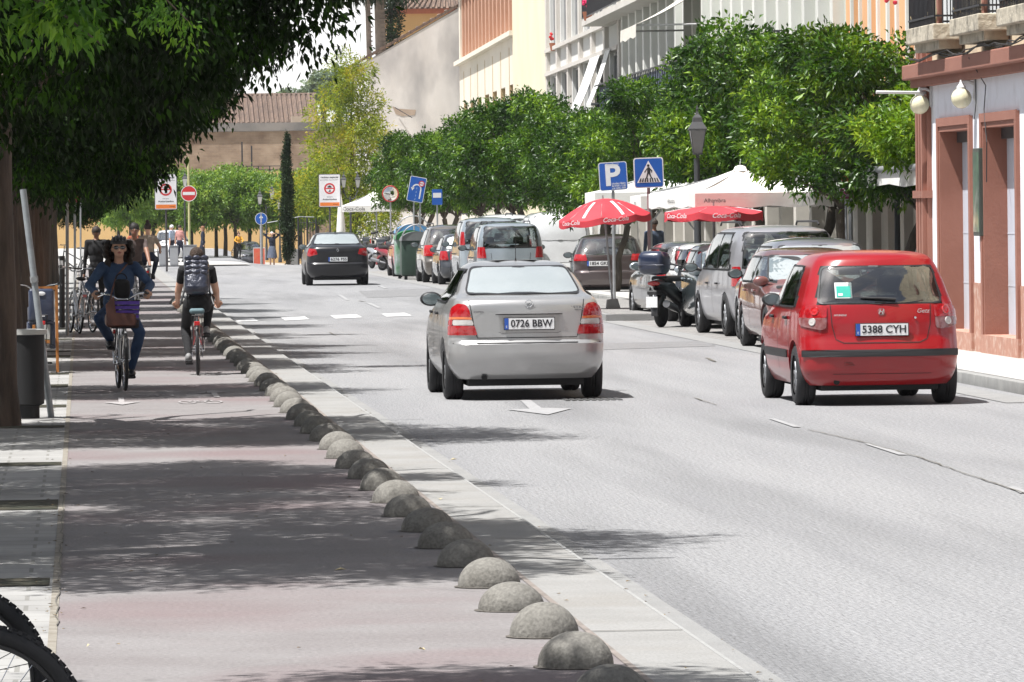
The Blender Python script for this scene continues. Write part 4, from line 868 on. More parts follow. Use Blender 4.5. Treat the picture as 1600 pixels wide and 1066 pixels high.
for y0, y1 in ((77.0, 79.5), (73.1, 75.5), (69.2, 71.6), (65.3, 67.7), (61.4, 63.8), (53.7, 56.1), (46, 48.4), (38.3, 40.7)):
    m = MB(); m.box(XF-.40, XF+.02, y0, y1, 4.03, 4.24, bev=.015); m.box(XF-.3, XF, y0+.15, y1-.15, 3.92, 4.03); m.build('balcony_slab', mat('weathered slab', (.50, .45, .36), .95, c2=(.36, .32, .25), sc=3, bump=1, bsc=12, c3=(.12, .11, .09), sc3=4, amt3=.7), b)
    r = MB()
    for y in np.arange(y0+.05, y1, .12): r.tube([(XF-.36, y, 4.24), (XF-.36, y, 5.2)], .009, 6)
    for x in np.arange(XF-.36, XF, .10):
        for y in (y0+.05, y1-.05): r.tube([(x, y, 4.24), (x, y, 5.2)], .009, 6)
    for z in (4.34, 5.2): r.box(XF-.375, XF-.345, y0+.04, y1-.04, z-.012, z+.012); r.box(XF-.345, XF, y0+.04, y0+.07, z-.012, z+.012); r.box(XF-.345, XF, y1-.07, y1-.04, z-.012, z+.012)
    r.build('balcony_railing', M_IRON, b)
    d = MB(); cb(d, y0+.5, y1-.5, -.01, .02, 4.24, 6.6); d.mat(1); cb(d, y0+.3, y0+.5, -.04, .02, 4.24, 6.8); cb(d, y1-.5, y1-.3, -.04, .02, 4.24, 6.8); d.build('balcony_door', [M_GDARK, M_BRN], b)
    w = MB()
    for k in range(14): yy = random.uniform(y0+.1, y1-.1); w.tube([(XF-.33, yy, 4.24), (XF-.33+random.uniform(-.06, .06), yy+random.uniform(-.1, .1), 4.24+random.uniform(.05, .2))], .006, 4)
    tag(w.build('dry_weeds', mat('dry weeds', (.35, .28, .16), .9)), None, 'weeds', 'dry weeds on the balcony slabs'); D.objects[w and 'dry_weeds'] if False else None
for o in [o for o in D.objects if o.name.startswith('dry_weeds')]: o['label'] = 'tuft of dry weeds growing from a balcony slab of the corner building'
m = MB()
for q in range(3):
    pts = [(XF-.18-.02*q, y, 3.83+.03*math.sin(y*1.7+q)+.05*(random.random())) for y in np.arange(30.2, 80.9, .45)]; m.tube(pts, .009, 5)
m.tube([(XF-.02, 75.9, 3.5), (XF-.03, 75.8, 3.2), (XF-.03, 75.95, 3.0)], .006, 5); m.tube([(XF-.25, 74.9, 3.75), (XF-.04, 74.9, 3.4), (XF-.05, 75.0, 3.1), (XF-.05, 74.8, 2.7), (XF-.05, 74.85, 2.2)], .007, 5); m.build('cables', M_BLK, b)
# globe lamps on brackets
M_GLOB = mat('opal globe', (.72, .68, .48), .25, coat=.6, c2=(.66, .62, .42), sc=6); M_BRK = mat('white bracket', (.7, .7, .7), .5)
for i, (gy, gx, z, by) in enumerate(((80.0, 11.08, 3.26, 80.0), (76.0, 11.05, 3.28, 76.0))):
    zz = CAMH+(320-(159.8 if i == 0 else 150.5))/(9500/gy); X = (1446.8-128-2)/(9500/gy) if i == 0 else (1513-128-2)/(9500/gy)
    t = thing('globe_lamp', 'yellowed globe lamp at the building corner with a white pipe beside it' if i == 0 else 'yellowed globe lamp on the white wall between corner and balcony, second from the corner', 'wall lamp', (X, gy, zz), 0, 'globe lamps on the corner building')
    m = MB(); m.ell(Vector((0, 0, 0)), (.13, .13, .13), 28, 18); m.build('globe', M_GLOB, t, 60)
    m = MB(); m.lathe([(.06, .11), (.062, .14), (.035, .17), (.02, .2), (.015, .23)], 16); w = XF-X-.005
    m.tube([(0, 0, .2), (w*.5, 0, .21), (w, 0, .17)], .02, 8); m.prism([(w-.02, -.03, .22), (w, -.03, -.05), (w-.03, -.03, 0)], (0, .06, 0)); m.box(w-.02, w, -.05, .05, -.02, .24); m.build('bracket', M_BRK, t, 40)
p0, p1 = P(1369, 144, 79.9), P(1436, 145, 79.95); m = MB(); m.tube([p0, p1, (XF, 80.2, p1.z)], .022, 10); tag(m.build('wall_pipe', M_BRK, None, 60), 'white horizontal pipe sticking out leftwards from the corner by the globe lamp', 'pipe')
# poster between the doors
t = thing('wall_poster', 'green framed picture poster mounted edge-on between the two brown door frames', 'poster', (XF-.06, 75.55, 2.08)); m = MB(); m.box(-.02, .055, -.26, .26, -.55, .55, bev=.01); m.build('frame', mat('poster frame', (.05, .06, .05), .4), t)
MB().box(-.026, -.020, -.22, .22, -.5, .5).build('print', mat('poster print', (.20, .33, .22), .3, c2=(.06, .10, .10), sc=2.2, coat=1, c3=(.6, .65, .55), sc3=3, amt3=.7), t)
# ------------------------------------------------------------------ far end
M_GAB = mat('whitewashed gable', (.66, .63, .60), .95, c2=(.56, .53, .50), sc=.9, bump=.25, bsc=3, c3=(.30, .29, .29), sc3=.55, amt3=.8, stretch=(1, 1, .45))
M_TILE = brickmat('clay roof tiles', (.20, .135, .10), (.13, .088, .068), (.06, .045, .035), .28, .40, off=0, nsc=.6)
b = thing('gable_wall_house', 'house with tall sloping whitewashed gable wall with flaking plaster, facing the street end', 'building')
yg = 268; a1, a2, a3 = P(575, 95, yg), P(719, 24, yg), P(719, 345, yg); m = MB(); q = [(a1.x, yg, -1), (a3.x+3, yg, -1), (a3.x+3, yg, a2.z+2.0), (a1.x, yg, a1.z)]
m.prism(q, (0, 14, 0)); m.build('wall', M_GAB, b)
m = MB(); n = 22
for k in range(n):
    t = (k+.5)/n; m.ell(Vector((a1.x-.15+(a3.x+3-a1.x)*t, yg+.1, a1.z+(a2.z+2.0-a1.z)*t+.08)), (.12, .14, .08), 8, 5)
m.prism([(a1.x-.25, yg-.03, a1.z-.02), (a3.x+3, yg-.03, a2.z+2.0), (a3.x+3, yg-.03, a2.z+2.13), (a1.x-.25, yg-.03, a1.z+.12)], (0, 14.3, 0)); m.build('roof', M_TILE, b, 50)
m = MB(); m.add([tuple(P(x, y, yg-.012)) for x, y in ((613, 166), (622, 170), (650, 172), (648, 180), (628, 182), (618, 178))], [(0, 1, 2, 3, 4, 5)]); m.build('bare_patch', mat('bare plaster', (.42, .33, .26), .95), b)
m = MB(); m.tube([P(617, 168, yg-.1), P(644, 184, yg-.4)], .02, 5); m.build('cable', M_BLK, b)
b = thing('orange_tower_house', 'orange house with clay tile roof and red cornice rising behind the gable wall', 'building'); y = 300; c0, c1 = P(616, 70, y), P(704, 70, y); zt = P(616, 22, y).z; ze = P(616, 14, y).z
m = MB(); m.box(c0.x, c1.x+3, y, y+9, -1, zt); m.build('wall', mat('ochre orange render', (.66, .40, .17), .9, c2=(.60, .35, .15), sc=.5), b)
m = MB(); m.box(c0.x-.1, c1.x+3.1, y-.12, y+9.1, zt, ze); m.build('cornice', mat('brick red cornice', (.50, .17, .10), .9), b)
m = MB(); cx_ = (c0.x+c1.x+3)/2; m.add([(c0.x-.3, y-.3, ze), (c1.x+3.3, y-.3, ze), (c1.x+3.3, y+9.3, ze), (c0.x-.3, y+9.3, ze), (cx_, y+4.5, ze+2.4)], [(0, 1, 4), (1, 2, 4), (2, 3, 4), (3, 0, 4), (0, 3, 2, 1)])
for k in range(24):
    x = c0.x-.25+(c1.x+3.5-c0.x)*k/23; top_ = Vector((cx_, y+4.5, ze+2.4)); p_ = Vector((x, y-.32, ze+.02)); m.tube([p_, p_.lerp(top_, .97 if False else .93)], [.07, .03], 6)
m.build('roof', M_TILE, b, 50)
# ochre wall and brick wall with tiled hall
M_OCH = mat('ochre wall', (.62, .42, .19), .9, c2=(.56, .37, .165), sc=.15); M_BRW = brickmat('old brick wall', (.42, .315, .22), (.35, .26, .18), (.40, .32, .24), .5, .18, nsc=.55, axes='XZ', c3=(.42, .36, .33), bump=.6)
m = MB(); yo = 470; z0 = P(300, 396, yo).z-.5; m.box(-60, P(480, 300, yo).x, yo, yo+1, z0-1, P(430, 268, yo).z); tag(m.build('ochre_wall', M_OCH), 'long ochre rendered wall behind the square and its row of trees', 'wall')
m = MB(); yb = 500; m.box(-60, P(640, 300, yb).x, yb, yb+1.5, z0-1, P(400, 206, yb).z); wb_ = thing('brick_wall', 'tall old brick wall with grey stained coping below the tiled roof', 'wall'); m.build('wall', M_BRW, wb_)
m = MB(); m.box(-60, P(640, 300, yb).x+.1, yb-.2, yb+1.7, P(400, 205, yb).z, P(400, 192, yb).z); m.build('coping', mat('sooty coping', (.13, .125, .12), .95, c2=(.24, .22, .20), sc=.4), wb_)
h = thing('tiled_hall', 'long low hall with brown clay tile roof above the brick wall', 'building'); yh_ = 520; m = MB(); zr0, zr1 = P(420, 194, yh_).z, P(420, 149, yh_+8).z; x1 = P(500, 180, yh_).x
m.add([(-60, yh_, zr0), (x1, yh_, zr0), (x1-.2, yh_+8, zr1), (-60, yh_+8, zr1), (-60, yh_+16, zr0), (x1, yh_+16, zr0)], [(0, 1, 2, 3), (3, 2, 5, 4), (1, 5, 2)])
for x in np.arange(8.0, x1, .42): m.tube([(x, yh_-.05, zr0+.05), (x-.004, yh_+8, zr1+.05)], .15, 6)
m.tube([(-60, yh_+8, zr1+.06), (x1, yh_+8, zr1+.06)], .14, 6); m.build('roof', M_TILE, h, 50)
m = MB(); m.box(-60, x1-.3, yh_+.4, yh_+15.6, -2, zr0+.02); m.box(P(455, 190, yh_).x, P(500, 190, yh_).x, yh_-.6, yh_+3, zr0-.3, P(455, 182, yh_).z); m.build('wall', mat('hall plaster', (.45, .36, .28), .9), h)
r = MB(); yr = 480; zt_, zb_ = P(420, 259, yr).z, P(420, 268, yr).z
for x in np.arange(P(385, 262, yr).x, P(445, 262, yr).x, .9): r.box(x, x+.08, yr, yr+.08, zb_-2, zt_)
r.box(P(385, 262, yr).x, P(445, 262, yr).x, yr, yr+.06, zt_-.06, zt_); r.box(P(385, 262, yr).x, P(445, 262, yr).x, yr, yr+.06, zb_+.1, zb_+.16); tag(r.build('railing', M_IRON), 'dark iron railing on the terrace in front of the brick wall', 'railing')
for i, (x, y1) in enumerate(((378, 222), (393, 228))):
    m = MB(); p = P(x, y1, 478); m.tube([(p.x, 478, -1), (p.x, 478, p.z)], .06, 8)
    if i == 0: m.box(p.x-.15, p.x+.15, 477.8, 478.2, P(x, 268, 478).z-.1, P(x, 258, 478).z)
    tag(m.build('post', M_IRON), ['left dark post with a box at its foot before the brick wall', 'right slimmer dark post before the brick wall'][i], 'post')
# ------------------------------------------------------------------ trees
def leafmesh(name, m, blobs, ntw, per=6, ll=.10, lw=.045, shell=.45, droop=0.0, up=.35, spread=.09, seed=1, fold=.25, twist=1.0, zmin=-99):
    """leaf sprays: ntw sprays of `per` leaves scattered through the blobs (centre, radii, weight)"""
    g = np.random.default_rng(seed); W = np.array([b[2] for b in blobs], float); W /= W.sum(); bi = g.choice(len(blobs), ntw, p=W)
    C = np.array([b[0] for b in blobs])[bi]; Rr = np.array([b[1] for b in blobs])[bi]
    d = g.normal(size=(ntw, 3)); d /= np.linalg.norm(d, axis=1)[:, None]
    r = (shell+(1-shell)*g.random(ntw))**(1/1.6); r = np.where(g.random(ntw) < .25, g.random(ntw)**.5*.8, r)*(1+.10*g.normal(size=ntw))
    Pn = C+d*Rr*r[:, None]; k_ = Pn[:, 2] > zmin; Pn = Pn[k_]; d = d[k_]; ntw = int(k_.sum()); out = d*1.0+g.normal(size=(ntw, 3))*.45+np.array([0, 0, up-droop*1.6]); out /= np.linalg.norm(out, axis=1)[:, None]
    n = ntw*per; base = np.repeat(Pn, per, 0)+g.normal(size=(n, 3))*spread*.5; o = np.repeat(out, per, 0)+g.normal(size=(n, 3))*.75*twist+np.array([0, 0, -droop]); o /= np.linalg.norm(o, axis=1)[:, None]
    base += o*spread*g.random((n, 1)); s = g.normal(size=(n, 3))+np.array([0, 0, .2]); s = np.cross(o, s); s /= np.linalg.norm(s, axis=1)[:, None]; nn = np.cross(s, o)
    k = (.65+.7*g.random((n, 1))); L_ = ll*k; W_ = lw*k
    v = np.empty((n, 5, 3)); v[:, 0] = base; v[:, 1] = base+o*L_*.42+s*W_*.5+nn*W_*fold; v[:, 2] = base+o*L_+np.array([0, 0, -1])*L_*.18; v[:, 3] = base+o*L_*.42-s*W_*.5+nn*W_*fold; v[:, 4] = base+o*L_*.5
    me = D.meshes.new(name); me.vertices.add(n*5); me.vertices.foreach_set('co', v.reshape(-1)); idx = (np.arange(n)[:, None]*5+np.array([0, 1, 4, 1, 2, 4, 2, 3, 4, 3, 0, 4])).reshape(-1)
    idx = (np.arange(n)[:, None]*5+np.array([0, 1, 2, 4, 0, 4, 2, 3])).reshape(-1)
    me.loops.add(n*8); me.loops.foreach_set('vertex_index', idx); me.polygons.add(n*2); me.polygons.foreach_set('loop_start', np.arange(n*2)*4); me.polygons.foreach_set('loop_total', np.full(n*2, 4))
    me.materials.append(m); me.update(calc_edges=True); return me
M_BARK = mat('orange tree bark', (.045, .038, .03), .95, c2=(.085, .07, .055), sc=7, bump=1, bsc=18, stretch=(1, 1, .3))
M_BARKD = mat('old tree bark', (.12, .088, .07), .95, c2=(.055, .042, .035), sc=8, bump=2.2, bsc=10, stretch=(1, 1, .16))
L_ORA = leafmat('orange tree leaves', (.008, .032, .003), (.048, .12, .008), (.19, .31, .025), .38, .30, .4)
L_OR2 = leafmat('young orange tree leaves', (.03, .08, .006), (.12, .23, .015), (.30, .42, .035), .42, .35, .35)
L_DRK = leafmat('dark broad leaves', (.003, .008, .002), (.010, .028, .004), (.045, .12, .010), .55, .36, .18)
L_FRS = leafmat('fresh backlit leaves', (.03, .10, .012), (.08, .20, .02), (.16, .30, .03), .5, .5)
L_YEL = leafmat('yellow green needles', (.07, .11, .015), (.22, .28, .03), (.40, .34, .045), .6, .4, .3)
L_CYP = leafmat('cypress foliage', (.010, .022, .008), (.02, .042, .014), (.035, .07, .02), .7, .05, .3)
L_HDG = leafmat('square tree leaves', (.05, .11, .02), (.14, .25, .04), (.28, .38, .07), .5, .35, .5)
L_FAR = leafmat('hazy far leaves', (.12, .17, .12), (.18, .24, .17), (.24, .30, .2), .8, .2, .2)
def limbs(m, base, tips, r0, bend=.15, n=6, rng_=random):
    for t in tips:
        a, b = Vector(base), Vector(t); pts = [a.lerp(b, i/n)+Vector((rng_.uniform(-bend, bend)*math.sin(PI*i/n), rng_.uniform(-bend, bend)*math.sin(PI*i/n), bend*.6*math.sin(PI*i/n))) for i in range(n+1)]
        m.tube(pts, [r0*(1-.75*i/n) for i in range(n+1)], 8)
def orange_proto(seed, lean=0, leaf=None, H=4.9, nt=2300, rad=1.85, HZ=None):
    rr = random.Random(seed); root = D.objects.new('orange_tree', None); COL.objects.link(root); m = MB(); hz = HZ or 1.75+rr.uniform(-.1, .25)
    pts = [(lean*(i/6)**1.3*.55+.04*math.sin(i*1.3+seed), .05*math.cos(i*1.9+seed), hz*i/6) for i in range(7)]; m.tube(pts, [.115, .10, .09, .085, .082, .085, .09], 10)
    top = Vector(pts[-1]); blobs = []; tips = []
    for k in range(24):
        a = k*2.4+rr.uniform(-.4, .4); z = rr.uniform(hz+.55, H-.5) if k else H-.6; q = rr.uniform(.45, .95)*rad*math.sin(PI*min(.93, max(.22, (z-hz)/(H-hz))))**.6 if k else 0
        s = rr.uniform(.36, .66)*rad/1.85; c = (top.x*.5+q*math.cos(a), top.y*.5+q*math.sin(a), z); blobs.append((c, (s, s, s*.78), s**2)); tips.append((c[0]*.8, c[1]*.8, c[2]-.2))
    blobs.append(((0, 0, (hz+H)/2+.1), (rad*.6, rad*.6, (H-hz)*.33), .55*rad/1.85))
    limbs(m, top, tips[:14], .034); m.build('trunk', M_BARK, root, 60); link('crown', leafmesh('orange_crown', leaf or L_ORA, blobs, int(nt*1.15), 8, .12, .046, .62, up=.3, spread=.085, seed=seed), root)
    return root
def finish(protos):
    for p in protos:
        for k in kids(p): D.objects.remove(k)
        D.objects.remove(p)
OR = [orange_proto(s, l) for s, l in ((11, 1.0), (12, -.4), (13, .6), (14, 0))]
names = {0: 'nearest orange tree of the right row, in front of the corner building pipe', 1: 'second orange tree of the right row, big crown left of the corner globe lamps'}
ORPOS = [(92.0, 12.15, .93), (98.8, 12.5, 1.0), (107.5, 12.9, 1.05), (114.5, 12.9, 1.12), (122.5, 13.3, 1.07), (130.5, 12.5, .98), (137.5, 12.1, .85), (145, 12.6, .86), (153, 13.0, .9), (162, 13.0, .96), (170, 12.7, 1.1), (178, 12.6, 1.07), (186, 12.6, 1.02), (194, 12.6, .94), (203, 12.4, .96), (212, 12.6, .96), (221, 12.4, .98), (231, 12.6, 1.0), (242, 13.4, 1.0)]
for i, (y, x, s) in enumerate(ORPOS):
    g = D.objects; o = dup(OR[i % 4], (x+random.uniform(-.15, .15), y, ROAD+.12+(.0 if i > 3 else 0)), random.uniform(0, 6.28) if i not in (0, 1, 3, 5) else 0, s)
    if i < 3: o.scale = (s*1.04, s*1.04, s*1.0)
    tag(o, names.get(i, 'round-crowned orange tree in the pavement row behind the parked cars'), 'tree', 'orange trees along the right pavement')
yo = orange_proto(31, .5, L_OR2, 4.05, 800, 1.05, 2.15); tag(yo, 'small light green young orange tree with thin trunk beside the corner building', 'tree'); yo.location = (12.0, 86.8, ROAD+.12); yo.scale = (.93,)*3
finish(OR)
# left avenue of dark trees ------------------------------------------------
def avenue_proto(seed, H=7.6, rx=2.75, hang=2.4, nt=11500, lean=0):
    rr = random.Random(seed); root = D.objects.new('avenue_tree', None); COL.objects.link(root); m = MB(); hz = 3.0
    m.tube([(0, 0, -.05), (.01, 0, .1), (0, .01, .4), (.02, .0, 1.2), (lean*.05, .02, 2.2), (lean*.1, 0, hz)], [.23, .205, .185, .17, .165, .17], 16)
    blobs = []; tips = []
    for k in range(26):
        a = k*2.4; q = rr.uniform(.3, 1.0)*rx; s = rr.uniform(.65, 1.0); zm = 2.1+max(0, q+s*.6-1.5)*.85+s*.8; z = rr.uniform(zm, max(zm+.2, H-1.0-q*.5)); c = (q*math.cos(a), q*math.sin(a), z)
        blobs.append((c, (s, s, s*.85), s*s)); tips.append((c[0]*.9, c[1]*.9, c[2]))
    for k in range(12):
        a = k*.55+rr.uniform(-.2, .2); q = rr.uniform(.5, 1.12)*rx; c = (q*math.cos(a), q*math.sin(a), 2.1+max(0, q+.3-1.5)*.85+rr.uniform(.45, .7)); blobs.append((c, (.5, .5, .6), .45))
    blobs.append(((0, 0, 4.6), (rx*.8, rx*.8, 1.7), 3.0)); limbs(m, (0, 0, hz-.2), tips[:14], .085, .3)
    m.build('trunk', M_BARKD, root, 60); link('crown', leafmesh('avenue_crown', L_DRK, blobs, nt, 10, .078, .038, .35, droop=.6, up=0, spread=.15, seed=seed, fold=.12, zmin=2.42), root)
    return root
AV = [avenue_proto(s, lean=l) for s, l in ((41, 0), (42, 1), (43, -1))]
AVG = 'tall dark avenue trees on the left pavement'
avp = [(19.8, 3, 1), (34.2, 3.0, 1.0), (42.5, 1.5, .86), (56.0, -2.6, 1.0), (65.6, .0, .9), (77, 0, 1.0), (84.5, 0, 1.0), (90.5, 0, 1.04), (98, 0, 1.0), (106.5, 0, 1.02), (115, 0, 1), (124, 0, 1.03), (133, 0, .98), (142, 0, .9), (152, 0, .82), (163, 0, .74), (175, 0, .7)]
for i, (y, up_, s) in enumerate(avp):
    o = dup(AV[i % 3], (-.80-(.0 if i > 2 else .1), y, -.01), [0, 2.2, 4.1, 0, 3.3][i % 5], (s, s*(1.42 if i < 3 else 1.22 if i == 3 else 1), s*(1.0 if i > 2 else 1.5)))
    if i < 3: [setattr(k, 'location', (-1.55 if i else -1, 0, 0)) for k in kids(o) if k.name.startswith('crown')]; o.rotation_euler = (0, 0, 0)
    if i == 3: [setattr(k, 'location', (-.1, -2.6, 0)) for k in kids(o) if k.name.startswith('crown')]
    tag(o, {3: 'nearest visible avenue tree, thick brown trunk at the left picture edge beside the litter bin'}.get(i, 'dark-crowned avenue tree in the line along the bike lane'), 'tree', AVG)
for i, y in enumerate((60, 69, 78, 88, 98, 109, 121, 134, 148, 163, 180)):
    o = dup(AV[(i+1) % 3], (-7.0, y, -.01), i*1.7, (1.05, 1.05, 1.1)); tag(o, 'dark tree of the second row further into the left pavement', 'tree', 'second row of dark trees')
finish(AV)
# light sprays of fresh leaves hanging in the top left corner from a nearer tree
m = MB(); fresh = D.objects.new('hanging_branch', None); COL.objects.link(fresh); tag(fresh, 'bright green leafy branch hanging into the upper left corner', 'branch')
c = P(60, 30, 33); fresh.location = c
m.tube([(-1.7, .9, 1.6), (-1.2, .3, .7), (-.5, .1, .35), (.1, 0, .05), (.35, 0, -.15)], [.024, .02, .014, .009, .004], 6); m.build('twig', M_BARKD, fresh, 60)
link('leaves', leafmesh('fresh_leaves', L_FRS, [((-.35, 0, .12), (.42, .4, .26), 2), ((.15, 0, .02), (.28, .3, .15), 1), ((-.7, .1, .05), (.3, .3, .2), 1)], 170, 8, .065, .03, .1, droop=.4, up=0, spread=.09, seed=5), fresh)
fr2 = D.objects.new('hanging_branch', None); COL.objects.link(fr2); tag(fr2, 'small backlit feathery sprig hanging near the middle of the dark canopy', 'branch'); fr2.location = P(285, 35, 45); q = MB(); q.tube([(-.9, -.8, 1.3), (-.4, -.2, .5), (-.1, 0, .15), (.1, 0, -.05)], [.02, .012, .006, .003], 6); q.build('twig', M_BARKD, fr2, 60)
link('leaves', leafmesh('fresh_leaves2', L_FRS, [((0, 0, 0), (.16, .2, .22), 1), ((-.18, 0, .1), (.15, .2, .1), 1)], 34, 9, .05, .022, .1, droop=.5, up=0, spread=.10, seed=6), fr2)
# square trees -------------------------------------------------------------
def simple_tree(name, label, loc, H, hz, rad, leafm, nt, ll, lw, seed, cat='tree', group=None, cone=0, per=6, bark=None, lowz=None):
    rr = random.Random(seed); root = thing(name, label, cat, loc, rr.uniform(0, 6), group); m = MB(); m.tube([(0, 0, -.1), (.03, .02, hz*.5), (0, 0, hz), (0, 0, hz+(H-hz)*.7)], [.10*rad/1.3, .08*rad/1.3, .075*rad/1.3, .02], 8); blobs = []; tips = []
    nb = 16 if cone else 9
    for k in range(nb):
        a = k*2.4; t = (k+.5)/nb; z = hz+.4+(H-hz-.6)*t; env = (1-t)**.8*1.0+.12 if cone else math.sin(PI*min(1, t*.8+.18)); q = rad*env*rr.uniform(.45, .8); s = rad*(.24+.30*(1-t)) if cone else rad*rr.uniform(.38, .55)
        c = (q*math.cos(a), q*math.sin(a), z); blobs.append((c, (s, s, s*.7), s*s)); tips.append(c)
    limbs(m, (0, 0, hz-.1), tips[:8], .045, .1); m.build('trunk', bark or M_BARK, root, 60); link('crown', leafmesh(name+'_crown', leafm, blobs, nt, per, ll, lw, .4, seed=seed, up=.3, spread=ll*1.2), root); return root
SQ = 'clipped trees in the square before the ochre wall'
sqx = [(186, 352), (205, 345), (222, 356), (240, 350), (262, 362), (278, 348), (300, 357), (318, 346), (338, 352), (352, 362), (368, 347), (391, 356), (409, 348), (428, 360), (446, 350), (470, 358), (497, 350)]
sq0 = None
for i, (px, Y) in enumerate(sqx):
    x = P(px, 390, Y).x; z = gz(x, Y, -.02); z = max(z, -.62)
    if i < 3: t = simple_tree('square_tree', 'leafy yellow-green tree in the row before the ochre wall', (x, Y, z), 4.75, 1.9, 1.7, L_HDG, 1500, .20, .09, 60+i, group=SQ); sq0 = (sq0 or [])+[t]
    else: t = dup(sq0[i % 3], (x, Y, z), i*1.3, random.uniform(.93, 1.06))
cy = thing('cypress', 'tall narrow dark cypress column at the far end of the road', 'tree', (P(450, 390, 244).x, 244, -.1)); cy.scale = (.72, .72, .76); MB().tube([(0, 0, 0), (0, 0, 5.5)], [.14, .04], 8).build('trunk', M_BARK, cy)
link('crown', leafmesh('cyp', L_CYP, [((.05*math.sin(k), .05*math.cos(k), .55+k*.42), (.40*(1-abs(k-4)/16)*(1 if k < 13 else .5),)*2+(.5,), 1) for k in range(15)], 2600, 6, .12, .05, .5, up=1.2, spread=.08, seed=9), cy)
simple_tree('yellowing_conifer', 'feathery yellow-green conifer with a thin pointed top, above the white parasols', 'x', 9.6, 1.6, 2.6, L_YEL, 3600, .17, .05, 77, cone=1, per=7) if False else None
yt = simple_tree('yellowing_conifer', 'feathery yellow-green conifer with a thin pointed top, above the far white parasols', (P(551, 330, 252).x, 252, gz(11, 252)), 8.8, 1.4, 2.8, L_YEL, 4200, .15, .05, 77, cone=1, per=7)
PB = mat('palm bark', (.30, .24, .19), .95, c2=(.20, .16, .13), sc=3, bump=1, bsc=6)
for i, (px, Y, r, x2) in enumerate(((578, 290, .13, 575), (596, 292, .26, 590), )):
    t = thing('palm_tree', ['slender palm trunk rising left of the thick palm trunk', 'thick palm trunk rising behind the gable wall top'][i], 'tree', (P(px, 80, Y).x, Y, -.6)); m = MB(); m.tube([(0, 0, 0), (0, 0, 8), (-.1, 0, 14)], [r*1.2, r, r*.9], 12)
    for k in range(40): m.torus((0, 0, 5+k*.22), r*.98, .03, 12, 4, 'z')
    m.build('trunk', PB, t, 60); link('crown', leafmesh('palm', L_CYP, [((-.1, 0, 14), (2, 2, .8), 1)], 160, 6, .9, .12, .2, droop=.5, seed=20+i), t)
cy2 = thing('cypress', 'dark broad cypress between the palm trunk and the orange house', 'tree', (P(611, 40, 296).x, 296, 0)); MB().tube([(0, 0, 0), (0, 0, 12)], [.2, .1], 8).build('trunk', M_BARK, cy2)
link('crown', leafmesh('cyp2', L_CYP, [((0, 0, 3+k*.9), (.62, .62, .8), 1) for k in range(14)], 2600, 6, .16, .06, .5, up=1, seed=12), cy2)
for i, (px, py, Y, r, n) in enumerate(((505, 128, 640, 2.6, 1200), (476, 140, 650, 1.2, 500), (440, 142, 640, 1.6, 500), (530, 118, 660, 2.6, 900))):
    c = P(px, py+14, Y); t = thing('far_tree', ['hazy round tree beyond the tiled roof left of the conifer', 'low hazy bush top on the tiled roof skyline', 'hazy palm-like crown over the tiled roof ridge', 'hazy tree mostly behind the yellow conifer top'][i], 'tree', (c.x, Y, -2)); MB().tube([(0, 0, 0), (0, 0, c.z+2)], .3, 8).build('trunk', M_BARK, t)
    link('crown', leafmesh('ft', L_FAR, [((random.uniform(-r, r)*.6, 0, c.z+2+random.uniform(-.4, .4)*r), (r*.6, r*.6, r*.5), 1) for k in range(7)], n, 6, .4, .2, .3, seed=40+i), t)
# ------------------------------------------------------------------ bicycles
M_TUBE = {'silver': mat('silver bike tube', (.55, .56, .58), .3, .6), 'black': mat('black bike tube', (.02, .02, .025), .35, coat=1), 'red': mat('dark red bike tube', (.16, .02, .02), .35, coat=1), 'white': mat('white bike tube', (.6, .6, .6), .35, coat=1)}
M_SADL = mat('saddle vinyl', (.02, .02, .02), .5)
def bike_wheel(root, y, r, spokes=28, tw=.020, knob=False):
    RM = M_BLK if knob else M_CHR; tw = .027 if knob else tw
    t = MB(); t.torus((0, 0, 0), r-tw, tw, 48, 8, 'x')
    if knob:
        for k in range(70):
            a = 2*PI*k/70
            for xx in (-.013, .008): t.box(xx, xx+.010, -.007, .007, r-.004, r+.006, Matrix.Rotation(a+(.04 if xx > 0 else 0), 4, 'X'))
    o = t.build('wheel', M_RUB, root, 60, (0, y, r)); q = MB(); q.torus((0, 0, 0), r-tw*2.1, .009, 48, 6, 'x'); q.tube([(-.05, 0, 0), (.05, 0, 0)], .02, 10)
    q.build('rim', RM, o, 60); s = MB()
    for k in range(spokes):
        a = 2*PI*k/spokes; b = a+(.5 if k % 2 else -.5); x = .03 if k % 2 else -.03
        s.tube([(x, .02*math.cos(b), .02*math.sin(b)), (0, (r-tw*2)*math.cos(a), (r-tw*2)*math.sin(a))], .0016, 4, False)
    s.build('spokes', M_CHR, o); return o
